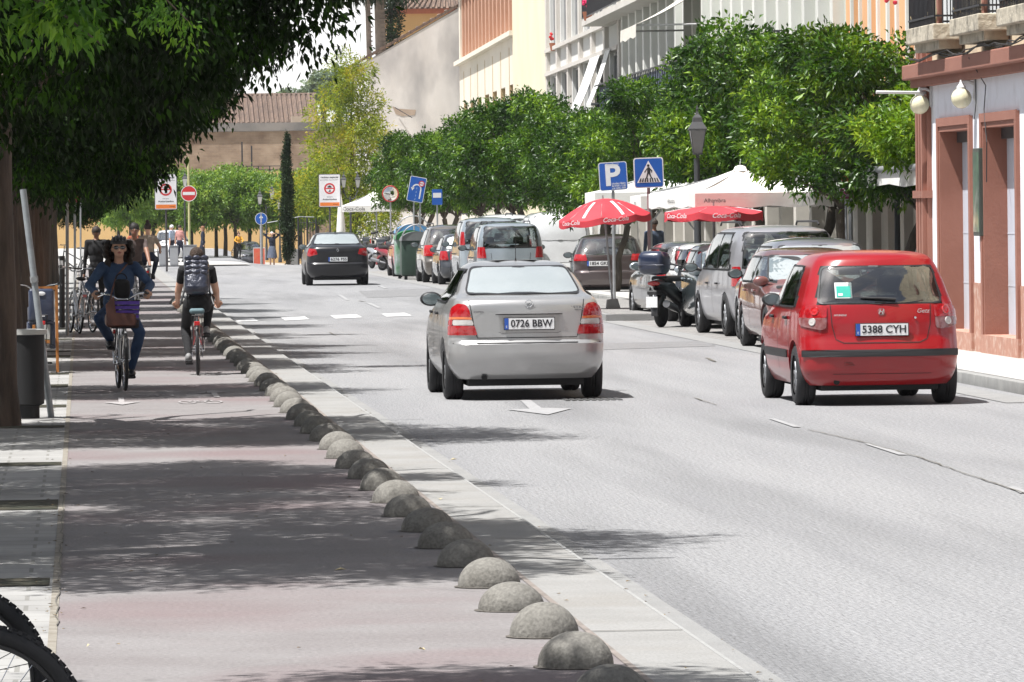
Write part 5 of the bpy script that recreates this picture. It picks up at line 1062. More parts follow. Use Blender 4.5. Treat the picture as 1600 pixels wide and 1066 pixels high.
def bicycle(name, label, loc, rz, col='black', bar='city', basket=None, guards=True, rack=True, seat_h=.95, bar_h=1.05, crank=0, r=.34, group=None, low=False, lean=0, childseat=False, knob=False):
    root = thing(name, label, 'bicycle', loc, rz, group); root.rotation_euler = (0, lean, rz); c = M_TUBE[col]
    yr, yf = -.52, .55; bike_wheel(root, yr, r, 12 if low else 28, knob=knob); bike_wheel(root, yf, r, 12 if low else 28, knob=knob); bb = (0, -.07, .29)
    m = MB(); st = (0, -.24, seat_h-.25); hd = (0, .36, bar_h-.18); hd2 = (0, .40, .62)
    m.tube([bb, st], .018); m.tube([bb, hd2], .022)
    m.tube([(0, -.2, seat_h-.38) if bar != 'city' else (0, -.13, .48), hd if bar != 'city' else (0, .385, .72)], .018); m.tube([hd, hd2], .022)
    for s in (-1, 1): m.tube([(s*.02, -.07, .29), (s*.055, yr, r)], .009); m.tube([(s*.02, -.20, seat_h-.35), (s*.055, yr, r)], .008)
    m.build('frame', c, root, 60)
    m = MB(); m.tube([hd2, (0, .415, r+.07 if False else .60)], .02)
    for s in (-1, 1): m.tube([(s*.0, .405, .60), (s*.05, .43, .56), (s*.052, .50, .42), (s*.052, yf, r)], .012)
    m.build('fork', c, root, 60)
    m = MB(); m.tube([st, (0, -.26, seat_h-.03)], .014); m.build('seat_post', M_CHR, root)
    m = MB(); m.ell(Vector((0, -.30, seat_h)), (.085, .11, .035), 16, 8); m.ell(Vector((0, -.17, seat_h)), (.03, .13, .03), 12, 8); m.build('saddle', M_SADL, root, 60)
    m = MB(); m.tube([hd, (0, .345, bar_h-.02)], .014)
    if bar == 'drop': pts = [(.20, .52, bar_h-.17), (.21, .58, bar_h-.13), (.21, .56, bar_h-.02), (.20, .46, bar_h+.01), (.18, .38, bar_h), (0, .36, bar_h)]
    elif bar == 'flat': pts = [(.29, .36, bar_h+.01), (.1, .38, bar_h), (0, .38, bar_h)]
    else: pts = [(.29, .22, bar_h+.03), (.26, .30, bar_h+.04), (.14, .37, bar_h+.02), (.06, .38, bar_h-.03), (0, .36, bar_h-.03)]
    m.tube([(-x, y, z) for x, y, z in pts]+[p for p in pts[::-1]][1:], .012, 8); hb = m.build('handlebar', M_CHR if bar == 'city' else M_BLK, root, 60)
    for s in (-1, 1):
        p = Vector(pts[0]); q = Vector(pts[1]); g = MB(); e = p+(q-p).normalized()*.11; g.tube([(s*p.x, p.y, p.z), (s*e.x, e.y, e.z)], .017, 8); g.build('grip', M_BLK, root, 60)
        b_ = MB(); b_.tube([(s*(p.x-.08), p.y+.06, p.z-.01), (s*(p.x-.02), p.y+.05, p.z-.03)], .006, 5); b_.build('brake_lever', M_CHR, root)
    m = MB(); a = crank; dx = .17; p1 = Vector((.10, bb[1]+dx*math.sin(a), bb[2]-dx*math.cos(a))); p2 = Vector((-.10, bb[1]-dx*math.sin(a), bb[2]+dx*math.cos(a)))
    m.tube([(.075, bb[1], bb[2]), (.08, p1.y, p1.z)], .010, 6); m.tube([(-.075, bb[1], bb[2]), (-.08, p2.y, p2.z)], .010, 6); m.tube([(-.08, bb[1], bb[2]), (.08, bb[1], bb[2])], .02, 10)
    m.torus((.05, bb[1], bb[2]), .085, .006, 24, 5, 'x'); m.build('crank', M_CHR, root, 60)
    for p in (p1, p2): q = MB(); q.box(p.x-.045, p.x+.045, p.y-.04, p.y+.04, p.z-.012, p.z+.012, bev=.004); q.build('pedal', M_BLK, root)
    m = MB(); m.tube([(.05, bb[1], bb[2]+.085), (.05, yr, r+.03)], .004, 4); m.tube([(.05, bb[1], bb[2]-.085), (.05, yr, r-.03)], .004, 4); m.build('chain', M_INK, root)
    if guards:
        for y, a0, a1 in ((yr, PI*.15, PI*1.05), (yf, PI*.30, PI*.95)): m = MB(); m.torus((0, y, r), r+.02, .014, 20, 6, 'x', a0, a1); m.build('mudguard', M_TUBE['silver'] if col == 'silver' else M_BLK, root, 60)
    if rack: m = MB(); [m.tube([(s*.06, -.30, .72), (s*.06, -.82, .72), (s*.055, yr, r)], .006, 5) for s in (-1, 1)]; m.tube([(-.06, -.82, .72), (.06, -.82, .72)], .006, 5); m.tube([(-.06, -.55, .72), (.06, -.55, .72)], .006, 5); m.build('rack', M_BLK, root); q = MB(); q.box(-.035, .035, -.86, -.83, .60, .65, bev=.008); q.build('reflector', M_REDB, root)
    if basket:
        m = MB(); z0, z1 = bar_h-.34, bar_h-.04
        for z in np.linspace(z0, z1, 7): 
            k = .8+.2*(z-z0)/(z1-z0); m.tube([(-.17*k, .45, z), (.17*k, .45, z), (.17*k, .68*1, z), (-.17*k, .68, z), (-.17*k, .45, z)], .006, 4)
        m.mat(1); m.add([(-.15, .672, z0+.09), (.15, .672, z0+.09), (.165, .672, z1), (-.165, .672, z1)], [(0, 1, 2, 3)]); m.mat(0); m.add([(-.14, .45, z0), (.14, .45, z0), (.14, .68, z0), (-.14, .68, z0)], [(0, 1, 2, 3)])
        m.mat(2); m.box(-.155, .155, .46, .675, z0+.0, z0+.10, bev=.02)
        m.build('basket', [M_BLK, basket, mat('dark basket base', (.03, .015, .015), .7)], root)
    if childseat: 
        m = MB(); m.box(-.15, .15, -.60, -.36, .60, .67, bev=.03); m.box(-.155, .155, -.66, -.58, .64, 1.04, bev=.035); m.box(-.16, -.12, -.6, -.40, .64, .82, bev=.018); m.box(.12, .16, -.6, -.40, .64, .82, bev=.018)
        for s in (-1, 1): m.box(s*.14-.03, s*.14+.03, -.55, -.3, .34, .64, bev=.02); m.box(s*.14-.035, s*.14+.035, -.45, -.25, .30, .36, bev=.015)
        m.build('child_seat', mat('navy seat shell', (.025, .035, .07), .4, coat=.3), root, 50); q = MB(); q.ell(Vector((0, -.665, .98)), (.05, .006, .025)); q.box(-.04, .04, -.668, -.658, .70, .72); q.build('seat_badge', M_PLATE, root)
    return root
# ------------------------------------------------------------------ people
def ik(a, b, l1, l2, hint):
    a, b = Vector(a), Vector(b); d = b-a; L = min(d.length, (l1+l2)*.999); u = d.normalized(); x = (l1*l1-l2*l2+L*L)/(2*L); h = math.sqrt(max(0, l1*l1-x*x)); p = Vector(hint); p = p-u*p.dot(u); p.normalize(); return a+u*x+p*h
SKIN = mat('skin', (.56, .33, .235), .55, c2=(.50, .28, .19), sc=12); SKIND = mat('tanned skin', (.27, .135, .085), .55, c2=(.22, .11, .07), sc=12)
def cloth(n, c, c2=None, sc=9, bump=.5): return mat(n, c, .9, c2=c2 or tuple(x*.7 for x in c), sc=sc, bump=bump, bsc=14)
class Body:
    def __init__(s): s.p = []
    def cap(s, a, b, ra, rb, zone): s.p.append(('c', Vector(a), Vector(b), ra, rb, zone))
    def ell(s, c, r, zone, M=None): s.p.append(('e', Vector(c), Vector(r), (M or Matrix()).to_3x3(), None, zone))
    def build(s, name, mats, parent, vox=.012, smooth=3):
        m = MB()
        for q in s.p:
            if q[0] == 'c':
                a, b, ra, rb = q[1:5]; d = (b-a); L = max(d.length, .001); T = Matrix.Translation(a) @ d.to_track_quat('Z', 'Y').to_matrix().to_4x4()
                prof = [(ra*math.cos(t), ra*math.sin(t)) for t in np.linspace(-PI/2+.02, 0, 5)]+[(rb*math.cos(t), L+rb*math.sin(t)) for t in np.linspace(0, PI/2-.02, 5)]; m.lathe(prof, 14, T, cap=True)
            else: m.ell(q[1], tuple(q[2]), 18, 12, q[3].to_4x4())
        me = m.mesh('tmp', []); o = link('tmp', me); r = o.modifiers.new('r', 'REMESH'); r.mode = 'VOXEL'; r.voxel_size = vox; sm_ = o.modifiers.new('s', 'SMOOTH'); sm_.factor = .5; sm_.iterations = smooth
        bpy.context.view_layer.update(); out = D.meshes.new_from_object(o.evaluated_get(bpy.context.evaluated_depsgraph_get())); D.objects.remove(o)
        for x in mats: out.materials.append(x)
        n = len(out.polygons); ce = np.empty(n*3); out.polygons.foreach_get('center', ce); ce = ce.reshape(-1, 3); best = np.full(n, 9e9); zi = np.zeros(n, int)
        for q in s.p:
            if q[0] == 'c':
                a, b = np.array(q[1]), np.array(q[2]); d = b-a; t = np.clip(((ce-a)@d)/max(d@d, 1e-9), 0, 1); dist = np.linalg.norm(ce-a-t[:, None]*d, axis=1)-(q[3]+(q[4]-q[3])*t)
            else:
                l = (ce-np.array(q[1]))@np.array(q[3]); rr = np.array(q[2]); dist = (np.linalg.norm(l/rr, axis=1)-1)*rr.min()
            k = dist < best; best[k] = dist[k]; zi[k] = q[5]
        out.polygons.foreach_set('material_index', zi.tolist()); out.polygons.foreach_set('use_smooth', [True]*n)
        return link(name, out, parent)
def hand(b, wr, d, palm_n, side, grip, zone, f=True):
    "palm plus four curled fingers and a thumb leaving its side"
    wr, d, n = Vector(wr), Vector(d).normalized(), Vector(palm_n).normalized(); x = d.cross(n).normalized()*side; b.cap(wr, wr+d*.05, .026, .030, zone); pal = wr+d*.055
    b.ell(pal, (.038, .045, .019), zone, Matrix((x, d, n)).transposed())
    if not f: return
    for k, (o, l) in enumerate(((-.030, .030), (-.010, .036), (.010, .034), (.030, .026))):
        p0 = pal+d*.032+x*o; p1 = p0+(d*(1-grip)+n*grip*.6).normalized()*l; p2 = p1+(n*grip-d*(.2*grip)+d*(1-grip)).normalized()*l*.8; p3 = p2+(n*grip*.3-d*grip+d*(1-grip)).normalized()*l*.6
        b.cap(p0, p1, .0095, .009, zone); b.cap(p1, p2, .009, .0085, zone); b.cap(p2, p3, .0085, .0075, zone)
    t0 = pal-x*.032-d*.01; t1 = t0-x*.022+d*.022+n*.008; b.cap(t0, t1, .012, .010, zone); b.cap(t1, t1+d*.018+n*.020, .010, .008, zone)
def torso(b, pel, chest, neck, w=.17, dp=.115, zone=0, zp=1, hips=.165):
    pel, chest, neck = Vector(pel), Vector(chest), Vector(neck); u = (neck-pel).normalized(); x = Vector((1, 0, 0)); f = u.cross(x)*-1; M = Matrix((x, f, u)).transposed()
    b.ell(pel, (hips, .12, .12), zp, M); b.ell(pel.lerp(chest, .45), (w*.82, dp*.9, .17), zone, M); b.ell(chest, (w, dp, .19), zone, M); b.ell(chest.lerp(neck, .55), (w*.88, dp*.78, .10), zone, M)
def head(b, c, M, zone, hairzone=None):
    c = Vector(c); q = M.to_3x3(); b.ell(c+q @ Vector((0, -.008, .02)), (.076, .094, .098), zone, q); b.ell(c+q @ Vector((0, .022, -.045)), (.055, .062, .062), zone, q)
    b.cap(c+q @ Vector((0, .090, .005)), c+q @ Vector((0, .104, -.022)), .009, .013, zone)
    for s in (-1, 1): b.ell(c+q @ Vector((s*.077, -.005, -.005)), (.010, .022, .032), zone, q)
def face(parent, c, M, lips=(.35, .12, .10)):
    q = M.to_3x3(); m = MB(); T = Matrix.Translation(c) @ M
    for s in (-1, 1): m.ell(Vector((s*.032, .084, .012)), (.013, .008, .007), 12, 8)
    m.v = [tuple(T @ Vector(v)) for v in m.v]; m.build('eyes', mat('eye white', (.6, .58, .55), .2), parent, 60); m = MB()
    for s in (-1, 1): m.ell(Vector((s*.032, .091, .012)), (.006, .003, .006), 8, 6); m.tube([(s*.016, .094, .032), (s*.034, .093, .037), (s*.05, .082, .030)], .004, 5)
    m.v = [tuple(T @ Vector(v)) for v in m.v]; m.build('brows', M_INK, parent, 60); m = MB(); m.ell(Vector((0, .083, -.047)), (.024, .008, .007), 12, 8); m.v = [tuple(T @ Vector(v)) for v in m.v]; m.build('mouth', mat('lips', lips, .5), parent, 60)
def shoe(parent, an, fwd, up, m_, l=.27, sole=None):
    fwd = Vector(fwd).normalized(); up = Vector(up).normalized(); x = fwd.cross(up).normalized(); M = Matrix((x, fwd, up)).transposed().to_4x4(); T = Matrix.Translation(an) @ M; b = MB()
    b.ell(Vector((0, -.02, -.04)), (.042, .07, .055), 14, 9); b.ell(Vector((0, .10, -.055)), (.048, .115, .036), 14, 9); b.mat(1); b.box(-.042, .042, -.09, .20, -.098, -.075, bev=.01)
    b.v = [tuple(T @ Vector(v)) for v in b.v]; return b.build('shoe', [m_, sole or M_RUB], parent, 60)
def cyclist(name, label, loc, rz, top, legs, skin, hands, seat_h=.95, lean=.15, crank=0.0, sleeves=True, vox=.012, head_fwd=.06, shoe_m=None, elbow_out=.6, H=1.0, trunk=.47, fingers=True, knee_out=.25, w=.17, facing=Matrix(), neckup=.12, group=None, bulk=1):
    root = thing(name, label, 'person', loc, rz, group); b = Body(); pel = Vector((0, -.30, seat_h+.07)); u = Vector((0, math.sin(lean), math.cos(lean))); neck = pel+u*trunk; chest = pel+u*(trunk*.66)
    torso(b, pel, chest, neck, w, .115, 0, 1); hd = neck+Vector((0, head_fwd, neckup+.06)); b.cap(neck-u*.03, hd-Vector((0, .01, .05)), .055, .048, 2); head(b, hd, facing, 2)
    J = dict(head=hd, neck=neck, chest=chest, pel=pel)
    if bulk > 1: b.ell(pel.lerp(chest, .25), (w*1.02, .15, .17), 0); b.ell(chest+Vector((0, .03, -.02)), (w*1.02, .135, .18), 0); b.ell(pel+Vector((0, .02, .05)), (w*1.05, .16, .10), 0)
    for s in (-1, 1):
        sh_ = neck-u*.045+Vector((s*(w+.005), 0, 0)); wr = Vector((s*hands[0], hands[1], hands[2])); el = ik(sh_, wr, .29, .26, (s*elbow_out, -.3, -.8)); b.cap(neck-u*.05, sh_, .06, .062, 0)
        mid = sh_.lerp(el, .5); b.cap(sh_, mid, .062*bulk, .052*bulk, 0); b.cap(mid, el, .050*bulk, .043*bulk, 0 if sleeves else 2); b.cap(el, wr, .043 if not sleeves else .047*bulk, .028 if not sleeves else .038*bulk, 0 if sleeves else 2)
        d = (wr-el).normalized(); hand(b, wr, (d+Vector((0, .6, 0))).normalized(), (-0.0, -.1, -1), s, .9, 2, fingers)
        a = crank if s > 0 else crank+PI; ped = Vector((s*.11, -.07+.17*math.sin(a), .29-.17*math.cos(a))); an = ped+Vector((0, -.09, .115)); hp = pel+Vector((s*.085, .02, -.04)); kn = ik(hp, an, .44, .43, (s*knee_out, 1, .2))
        b.cap(hp, kn, .092, .060, 1); b.cap(kn, kn.lerp(an, .35), .060, .062, 1); b.cap(kn.lerp(an, .35), an, .062, .052 if bulk > 1 else .042, 1); shoe(root, an, (0, 1, -.12), (0, .12, 1), shoe_m or M_BLK)
        J['kn%d' % s] = kn; J['el%d' % s] = el; J['wr%d' % s] = wr
    b.build('body', [top, legs, skin], root, vox); return root, J
def standing(name, label, loc, rz, top, legs, skin, H=1.70, hands=None, sleeves=True, vox=.02, skirt=None, stride=.12, shoe_m=None, hairc=(.03, .02, .015), group=None, arms='down', hair='short', headcov=None):
    root = thing(name, label, 'person', loc, rz, group); k = H/1.70; b = Body(); pel = Vector((0, 0, .93*k)); neck = Vector((0, .0, 1.44*k)); chest = Vector((0, 0, 1.25*k)); torso(b, pel, chest, neck, .17*k, .11*k, 0, 1, .15*k); hd = Vector((0, .02, 1.58*k))
    b.cap(neck-Vector((0, 0, .03)), hd-Vector((0, 0, .05)), .052, .047, 2); head(b, hd, Matrix(), 2)
    for s in (-1, 1):
        sh_ = neck+Vector((s*.17*k, 0, -.045)); wr = Vector((s*.24, .06*s+.04, .80*k)) if arms == 'down' else (Vector((s*.16, .06, 1.60*k)) if arms == 'head' else Vector((s*.14, .30, 1.08*k)))
        el = ik(sh_, wr, .28*k, .25*k, (s*1, -.3, .2 if arms == 'head' else -.4)); b.cap(neck-Vector((0, 0, .05)), sh_, .06, .06, 0); b.cap(sh_, el, .056, .043, 0); b.cap(el, wr, .042, .030, 0 if sleeves else 2); hand(b, wr, (wr-el), (-s, 0, 0), s, .4, 2, False)
        an = Vector((s*.09, s*stride, .09)); hp = pel+Vector((s*.08, 0, -.03)); kn = ik(hp, an, .43*k, .42*k, (0, 1, 0)); b.cap(hp, kn, .088 if not skirt else .07, .06, 1 if not skirt else 2); b.cap(kn, an, .055, .042, 1 if not skirt else 2); shoe(root, an, (0, 1, 0), (0, 0, 1), shoe_m or M_BLK)
    b.build('body', [top, legs, skin], root, vox)
    if skirt: m = MB(); m.lathe([(.14, .98*k), (.19, .85*k), (.24, .55*k), (.26, .42*k)], 20); m.build('dress', skirt, root, 60)
    m = MB(); m.ell(hd+Vector((0, -.018, .035)), (.088, .098, .095), 18, 12, zmin=-.35)
    if hair == 'long': m.ell(hd+Vector((0, -.05, -.05)), (.08, .06, .15), 14, 10)
    if hair == 'bun': m.ell(hd+Vector((0, -.03, .15)), (.045, .045, .045), 12, 8)
    m.build('hair', headcov or mat('hair %.3f' % hairc[0], hairc, .7, sc=40), root, 60); return root
DENIM = cloth('blue denim jacket', (.045, .085, .17), (.025, .05, .11), 7); JEAN = cloth('blue jeans', (.035, .07, .15), (.02, .042, .10), 8); BLKC = cloth('black cloth', (.012, .012, .014)); NAVY = cloth('dark navy cloth', (.012, .016, .035))
# woman cyclist coming towards us
g = G(188, 611, 0); wl_ = (g.x+.02, g.y+.53, 0); wr_ = R(183.5)
bicycle('bicycle', 'silver city bicycle with purple front basket ridden by the woman in denim', wl_, wr_, 'silver', 'city', mat('purple basket cloth', (.13, .07, .42), .8, c2=(.09, .045, .30), sc=20), seat_h=.84, bar_h=1.03, crank=.35+PI)
wo, J = cyclist('person', 'woman with curly hair, helmet and sunglasses in blue denim jacket and jeans cycling towards us', wl_, wr_, DENIM, JEAN, SKIN, (.285, .15, 1.08), seat_h=.84, lean=.16, crank=.35+PI, vox=.0095, elbow_out=1.2, knee_out=.42, trunk=.49, w=.172, neckup=.10, bulk=1.05)
HC = mat('dark curly hair', (.012, .008, .007), .55, c2=(.03, .018, .012), sc=25, bump=1, bsc=60); hb = Body(); h = J['head']; rr = random.Random(3)
for k in range(230):
    a = rr.uniform(PI*.93, PI*2.07); z = rr.uniform(-.19, .08); q = .083+.035*math.sin(PI*min(1, max(0, (.1-z)/.3)))+rr.uniform(-.012, .022); hb.ell(h+Vector((q*1.18*math.cos(a), q*.85*math.sin(a)-.012, z)), (rr.uniform(.016, .030),)*3, 0)
hb.build('hair', [HC], wo, .009, 0)
m = MB(); m.ell(h+Vector((0, -.012, .055)), (.098, .125, .092), 24, 12, zmin=-.05); m.mat(1)
for k in range(5): m.tube([h+Vector(((k-2)*.036, .105-.012*abs(k-2), .085)), h+Vector(((k-2)*.036, .05, .135-.008*abs(k-2))), h+Vector(((k-2)*.034, -.03, .150-.008*abs(k-2)))], .008, 5)
m.build('helmet', [M_BLK, mat('helmet vents', (.16, .16, .17), .35)], wo, 60)
m = MB()
for s in (-1, 1): m.ell(h+Vector((s*.035, .098, .012)), (.030, .010, .022), 16, 10); m.tube([h+Vector((s*.06, .09, .016)), h+Vector((s*.08, .0, .01))], .003, 5)
m.tube([h+Vector((-.02, .105, .018)), h+Vector((.02, .105, .018))], .004, 5); m.build('sunglasses', M_GDARK, wo, 60)
m = MB(); m.ell(h+Vector((0, .090, -.045)), (.024, .008, .008), 12, 8); m.build('mouth', mat('lips', (.35, .09, .08), .5), wo, 60); m = MB()
for s in (-1, 1): m.tube([h+Vector((s*.075, .03, .03)), h+Vector((s*.05, .06, -.06)), h+Vector((0, .055, -.105))], .005, 5)
pass
m = MB()
for s in (-1, 1): m.prism([J['neck']+Vector((s*.01, .07, -.06)), J['neck']+Vector((s*.09, .07, -.0)), J['neck']+Vector((s*.10, .085, -.09)), J['neck']+Vector((s*.05, .115, -.10))], (0, .012, 0))
for z in (-.15, -.23, -.31): m.ell(J['neck']+Vector((0, .10-z*.12, z)), (.009, .006, .009), 8, 6)
m.build('jacket_collar', DENIM, wo, 40); T_ = lambda p: (Matrix.Translation(wl_) @ Matrix.Rotation(wr_, 4, 'Z')) @ Vector(p)
bg_ = thing('shoulder_bag', 'brown leather shoulder bag lying over the purple bicycle basket', 'bag', wl_, wr_); m = MB(); m.box(-.13, .21, .44, .70, .70, .86, bev=.05); m.prism([(.20, .71, .78), (.21, .71, .95), (.12, .71, 1.04), (.10, .71, .86), (-.10, .71, .84), (-.10, .71, .72), (.18, .71, .72)], (0, -.03, 0)); m.tube([(.17, .60, .86), (.13, .4, 1.06), (.05, .1, 1.25), (-.08, -.05, 1.38)], .010, 6); m.build('bag_body', mat('brown leather', (.07, .02, .012), .5, c2=(.11, .035, .02), sc=8), bg_, 50)
b2 = thing('camera_bag', 'small black bag held between the arms of the woman cyclist', 'bag', wl_, wr_); m = MB(); m.box(-.09, .08, .08, .26, 1.0, 1.22, bev=.05); m.torus((0, .17, 1.22), .06, .008, 16, 5, 'y', 0, PI); m.build('bag_body', BLKC, b2, 50)
# man cyclist seen from behind
g = G(311, 586.5, 0); ml = (g.x, g.y+.52, 0); mr = R(-1.5)
bicycle('bicycle', 'dark slim bicycle with rack ridden by the man with the backpack', ml, mr, 'red', 'flat', None, seat_h=.83, bar_h=.86, crank=PI-.35, guards=True)
mn, J = cyclist('person', 'man in black cycling away from us with a shiny dark quilted backpack', ml, mr, BLKC, BLKC, SKIN, (.24, .27, .88), seat_h=.80, lean=.50, crank=PI-.35, sleeves=False, vox=.0095, elbow_out=.25, knee_out=.15, trunk=.48, w=.162, shoe_m=mat('grey trainers', (.22, .22, .22), .6), neckup=.05, head_fwd=.09)
h = J['head']; m = MB(); m.ell(h+Vector((0, -.016, .035)), (.086, .103, .096), 24, 14, zmin=-.55); m.build('hair', mat('short brown hair', (.055, .032, .02), .8, c2=(.03, .018, .012), sc=50, bump=1, bsc=90), mn, 60)
for s in (-1, 1): m = MB(); m.ell(h+Vector((s*.083, -.0, -.005)), (.012, .02, .03), 10, 8); m.build('ear', SKIN, mn, 60)
bp = thing('backpack', 'shiny dark blue-grey quilted backpack on the back of the man cyclist', 'backpack', ml, mr); c0 = J['chest']; M_QLT = mat('quilted shiny fabric', (.014, .017, .032), .3, .2, coat=.5, c2=(.03, .033, .05), sc=10, bump=.8, bsc=20); m = MB(); tl = Matrix.Translation(c0+Vector((0, -.19, .06))) @ Matrix.Rotation(-.50, 4, 'X')
m.box(-.15, .15, -.08, .08, -.27, .20, tl, bev=.07)
for i in range(4):
    for j in range(3): m.ell(Vector(tl @ Vector((-.095+j*.095, -.073, -.02+i*.066))), (.052, .022, .036), 12, 8)
m.build('pack_body', M_QLT, bp, 50); m = MB()
for s in (-1, 1): m.tube([tl @ Vector((s*.12, .06, .17)), J['neck']+Vector((s*.10, .02, .035)), J['chest']+Vector((s*.15, .10, .0)), tl @ Vector((s*.15, .05, -.2)), tl @ Vector((s*.20, -.0, -.42))], .012, 6)
m.build('straps', M_BLK, bp, 60); m = MB(); m.box(-.09, .09, -.62, -.42, .735, .80, bev=.03); tag(m.build('rack_bundle', mat('teal bundle cloth', (.10, .16, .18), .7), None, 50, ml), 'small grey-teal bundle strapped on the rack behind the saddle', 'bundle').rotation_euler = (0, 0, mr)
# far woman cyclist with hair bun
g = G(233, 467, 0); fl = (g.x, g.y+.5, 0)
bicycle('bicycle', 'bicycle ridden by the far woman with the hair bun', fl, R(-2), 'black', 'city', None, seat_h=.92, crank=PI-.3, low=True)
fw, J = cyclist('person', 'far woman with hair bun, beige top and small backpack cycling away', fl, R(-2), cloth('beige top', (.33, .26, .20)), NAVY, SKIN, (.27, .15, 1.07), seat_h=.92, lean=.12, crank=PI-.3, sleeves=False, vox=.016, elbow_out=1.0, fingers=False, trunk=.46, w=.155)
h = J['head']; m = MB(); m.ell(h+Vector((0, -.018, .035)), (.088, .102, .098), 18, 12, zmin=-.6); m.ell(h+Vector((0, -.03, .155)), (.05, .05, .05), 12, 8); m.build('hair', mat('dark brown hair', (.03, .017, .012), .7, sc=40), fw, 60)
bq = thing('backpack', 'small brown leather backpack with pale straps on the far woman cyclist', 'backpack', fl, R(-2)); m = MB(); c0 = J['chest']; m.box(-.11, .11, -.25, -.11, c0.z-.17, c0.z+.08, bev=.04); m.mat(1); m.box(-.10, .10, -.235, -.11, c0.z+.06, c0.z+.14, bev=.03)
for s in (-1, 1): m.tube([(s*.08, -.38+.12, c0.z+.1), (s*.09, -.2, c0.z+.20), (s*.10, -.12, c0.z+.1)], .014, 6)
m.build('pack_body', [mat('brown pack leather', (.07, .035, .03), .5), mat('pinkish pack top', (.5, .36, .33), .7)], bq, 50)
# man cyclist hidden behind the denim woman
g = G(205, 500, 0); al = (g.x+.08, g.y, 0)
bicycle('bicycle', 'black bicycle of the man riding right behind the denim woman', al, R(181), 'black', 'flat', None, seat_h=.95, bar_h=.98, crank=.6, low=True)
am, J = cyclist('person', 'dark-haired man in grey shirt riding just behind the woman in denim', al, R(181), cloth('grey brown shirt', (.10, .075, .07)), BLKC, SKIND, (.27, .20, 1.02), seat_h=.95, lean=.25, crank=.6, sleeves=False, vox=.016, fingers=False, w=.18)
h = J['head']; m = MB(); m.ell(h+Vector((0, -.018, .04)), (.095, .106, .10), 18, 12, zmin=-.3); m.build('hair', mat('black hair', (.012, .01, .009), .7, sc=40), am, 60); face(am, h, Matrix())
g = G(152, 492, 0); standing('person', 'person in black seen from behind, walking left of the woman cyclist', g, R(-4), BLKC, BLKC, SKIND, 1.72, vox=.016)
g = P(317, 375, 285); standing('person', 'far woman in dark navy standing beyond the man cyclist', (g.x, 285, gz(5, 285, -.01)), R(90), NAVY, NAVY, SKIN, 1.66, hairc=(.20, .09, .04), hair='long', vox=.025)
g = P(373, 390, 345); standing('person', 'person in bright yellow top and black skirt beyond the road crest', (g.x, 345, gz(g.x, 345)), R(190), cloth('yellow top', (.70, .34, .03)), BLKC, SKIN, 1.5, hairc=(.12, .055, .025), hair='bun', vox=.025, arms='front')
g = P(425, 385, 300); standing('person', 'woman in blue grey dress with raised arms and white head scarf', (g.x, 300, gz(g.x, 300)), R(178), NAVY, cloth('blue grey dress', (.10, .12, .17)), SKIN, 1.72, skirt=cloth('blue grey dress', (.10, .12, .17)), arms='head', vox=.025, headcov=cloth('white scarf', (.6, .6, .6)))
for i, (px, py, Y, rz, t, c) in enumerate(((269, 398, 262, 60, 'pale blue', (.35, .42, .55)), (281, 396, 268, -40, 'pinkish', (.45, .22, .2)), (213, 385, 150, 0, 'orange', (.35, .10, .05)))):
    x = P(px, py, Y).x; standing('person', ['far person in pale blue shirt and cap beside the grey boxes', 'far person in pinkish shirt walking by the grey boxes', 'pedestrian in rusty orange top glimpsed behind the woman cyclist', 'pedestrian in dark grey glimpsed left of the far woman cyclist'][i], (x, Y, gz(x, Y, 0)), R(rz), cloth(t+' shirt', c), NAVY, SKIN, [1.6, 1.62, 1.68, 1.7][i], vox=.025, headcov=cloth('pale cap', (.6, .6, .62)) if i == 0 else None, sleeves=False)
g = P(1008, 360, 128); standing('person', 'man in dark blue shirt standing at the terrace under the crossing sign', (g.x, 126, ROAD+.12), R(20), cloth('dark blue shirt', (.05, .07, .11)), BLKC, SKIND, 1.66, vox=.018)
# parked bicycles ----------------------------------------------------------
PBK = 'bicycles parked on the left pavement'
bicycle('bicycle', 'mountain bike front wheel poking in from the left edge, upper of the two', (-.47-.55, 20.6, 0), R(-90), 'black', 'flat', None, rack=False, guards=False, group=PBK, knob=True, bar_h=.98)
bicycle('bicycle', 'mountain bike front wheel at the very bottom left corner', (-.34-.55, 18.45, 0), R(-90), 'black', 'flat', None, rack=False, guards=False, group=PBK, knob=True, bar_h=.98)
g = G(62, 584, 0); bicycle('bicycle', 'parked bicycle carrying a navy child seat beside the orange wooden frame', (g.x, g.y+.5, 0), R(3), 'black', 'city', None, group=PBK, childseat=True, seat_h=.85, rack=True)
g = G(117, 522, 0); bicycle('bicycle', 'silver parked bicycle left of the woman cyclist, leaning at the grey pole', (g.x, g.y+.45, 0), R(8), 'silver', 'city', None, group=PBK, seat_h=.90, lean=.08)
g = G(131, 520, 0); bicycle('bicycle', 'dark parked bicycle between the grey pole and the woman cyclist', (g.x+.02, g.y+.5, 0), R(14), 'black', 'flat', None, group=PBK, seat_h=.88, lean=.05)
g = G(128, 436, 0); bicycle('bicycle', 'distant bicycle parked crosswise beyond the grey poles', (g.x-.2, g.y, 0), R(70), 'black', 'flat', None, group=PBK, low=True)
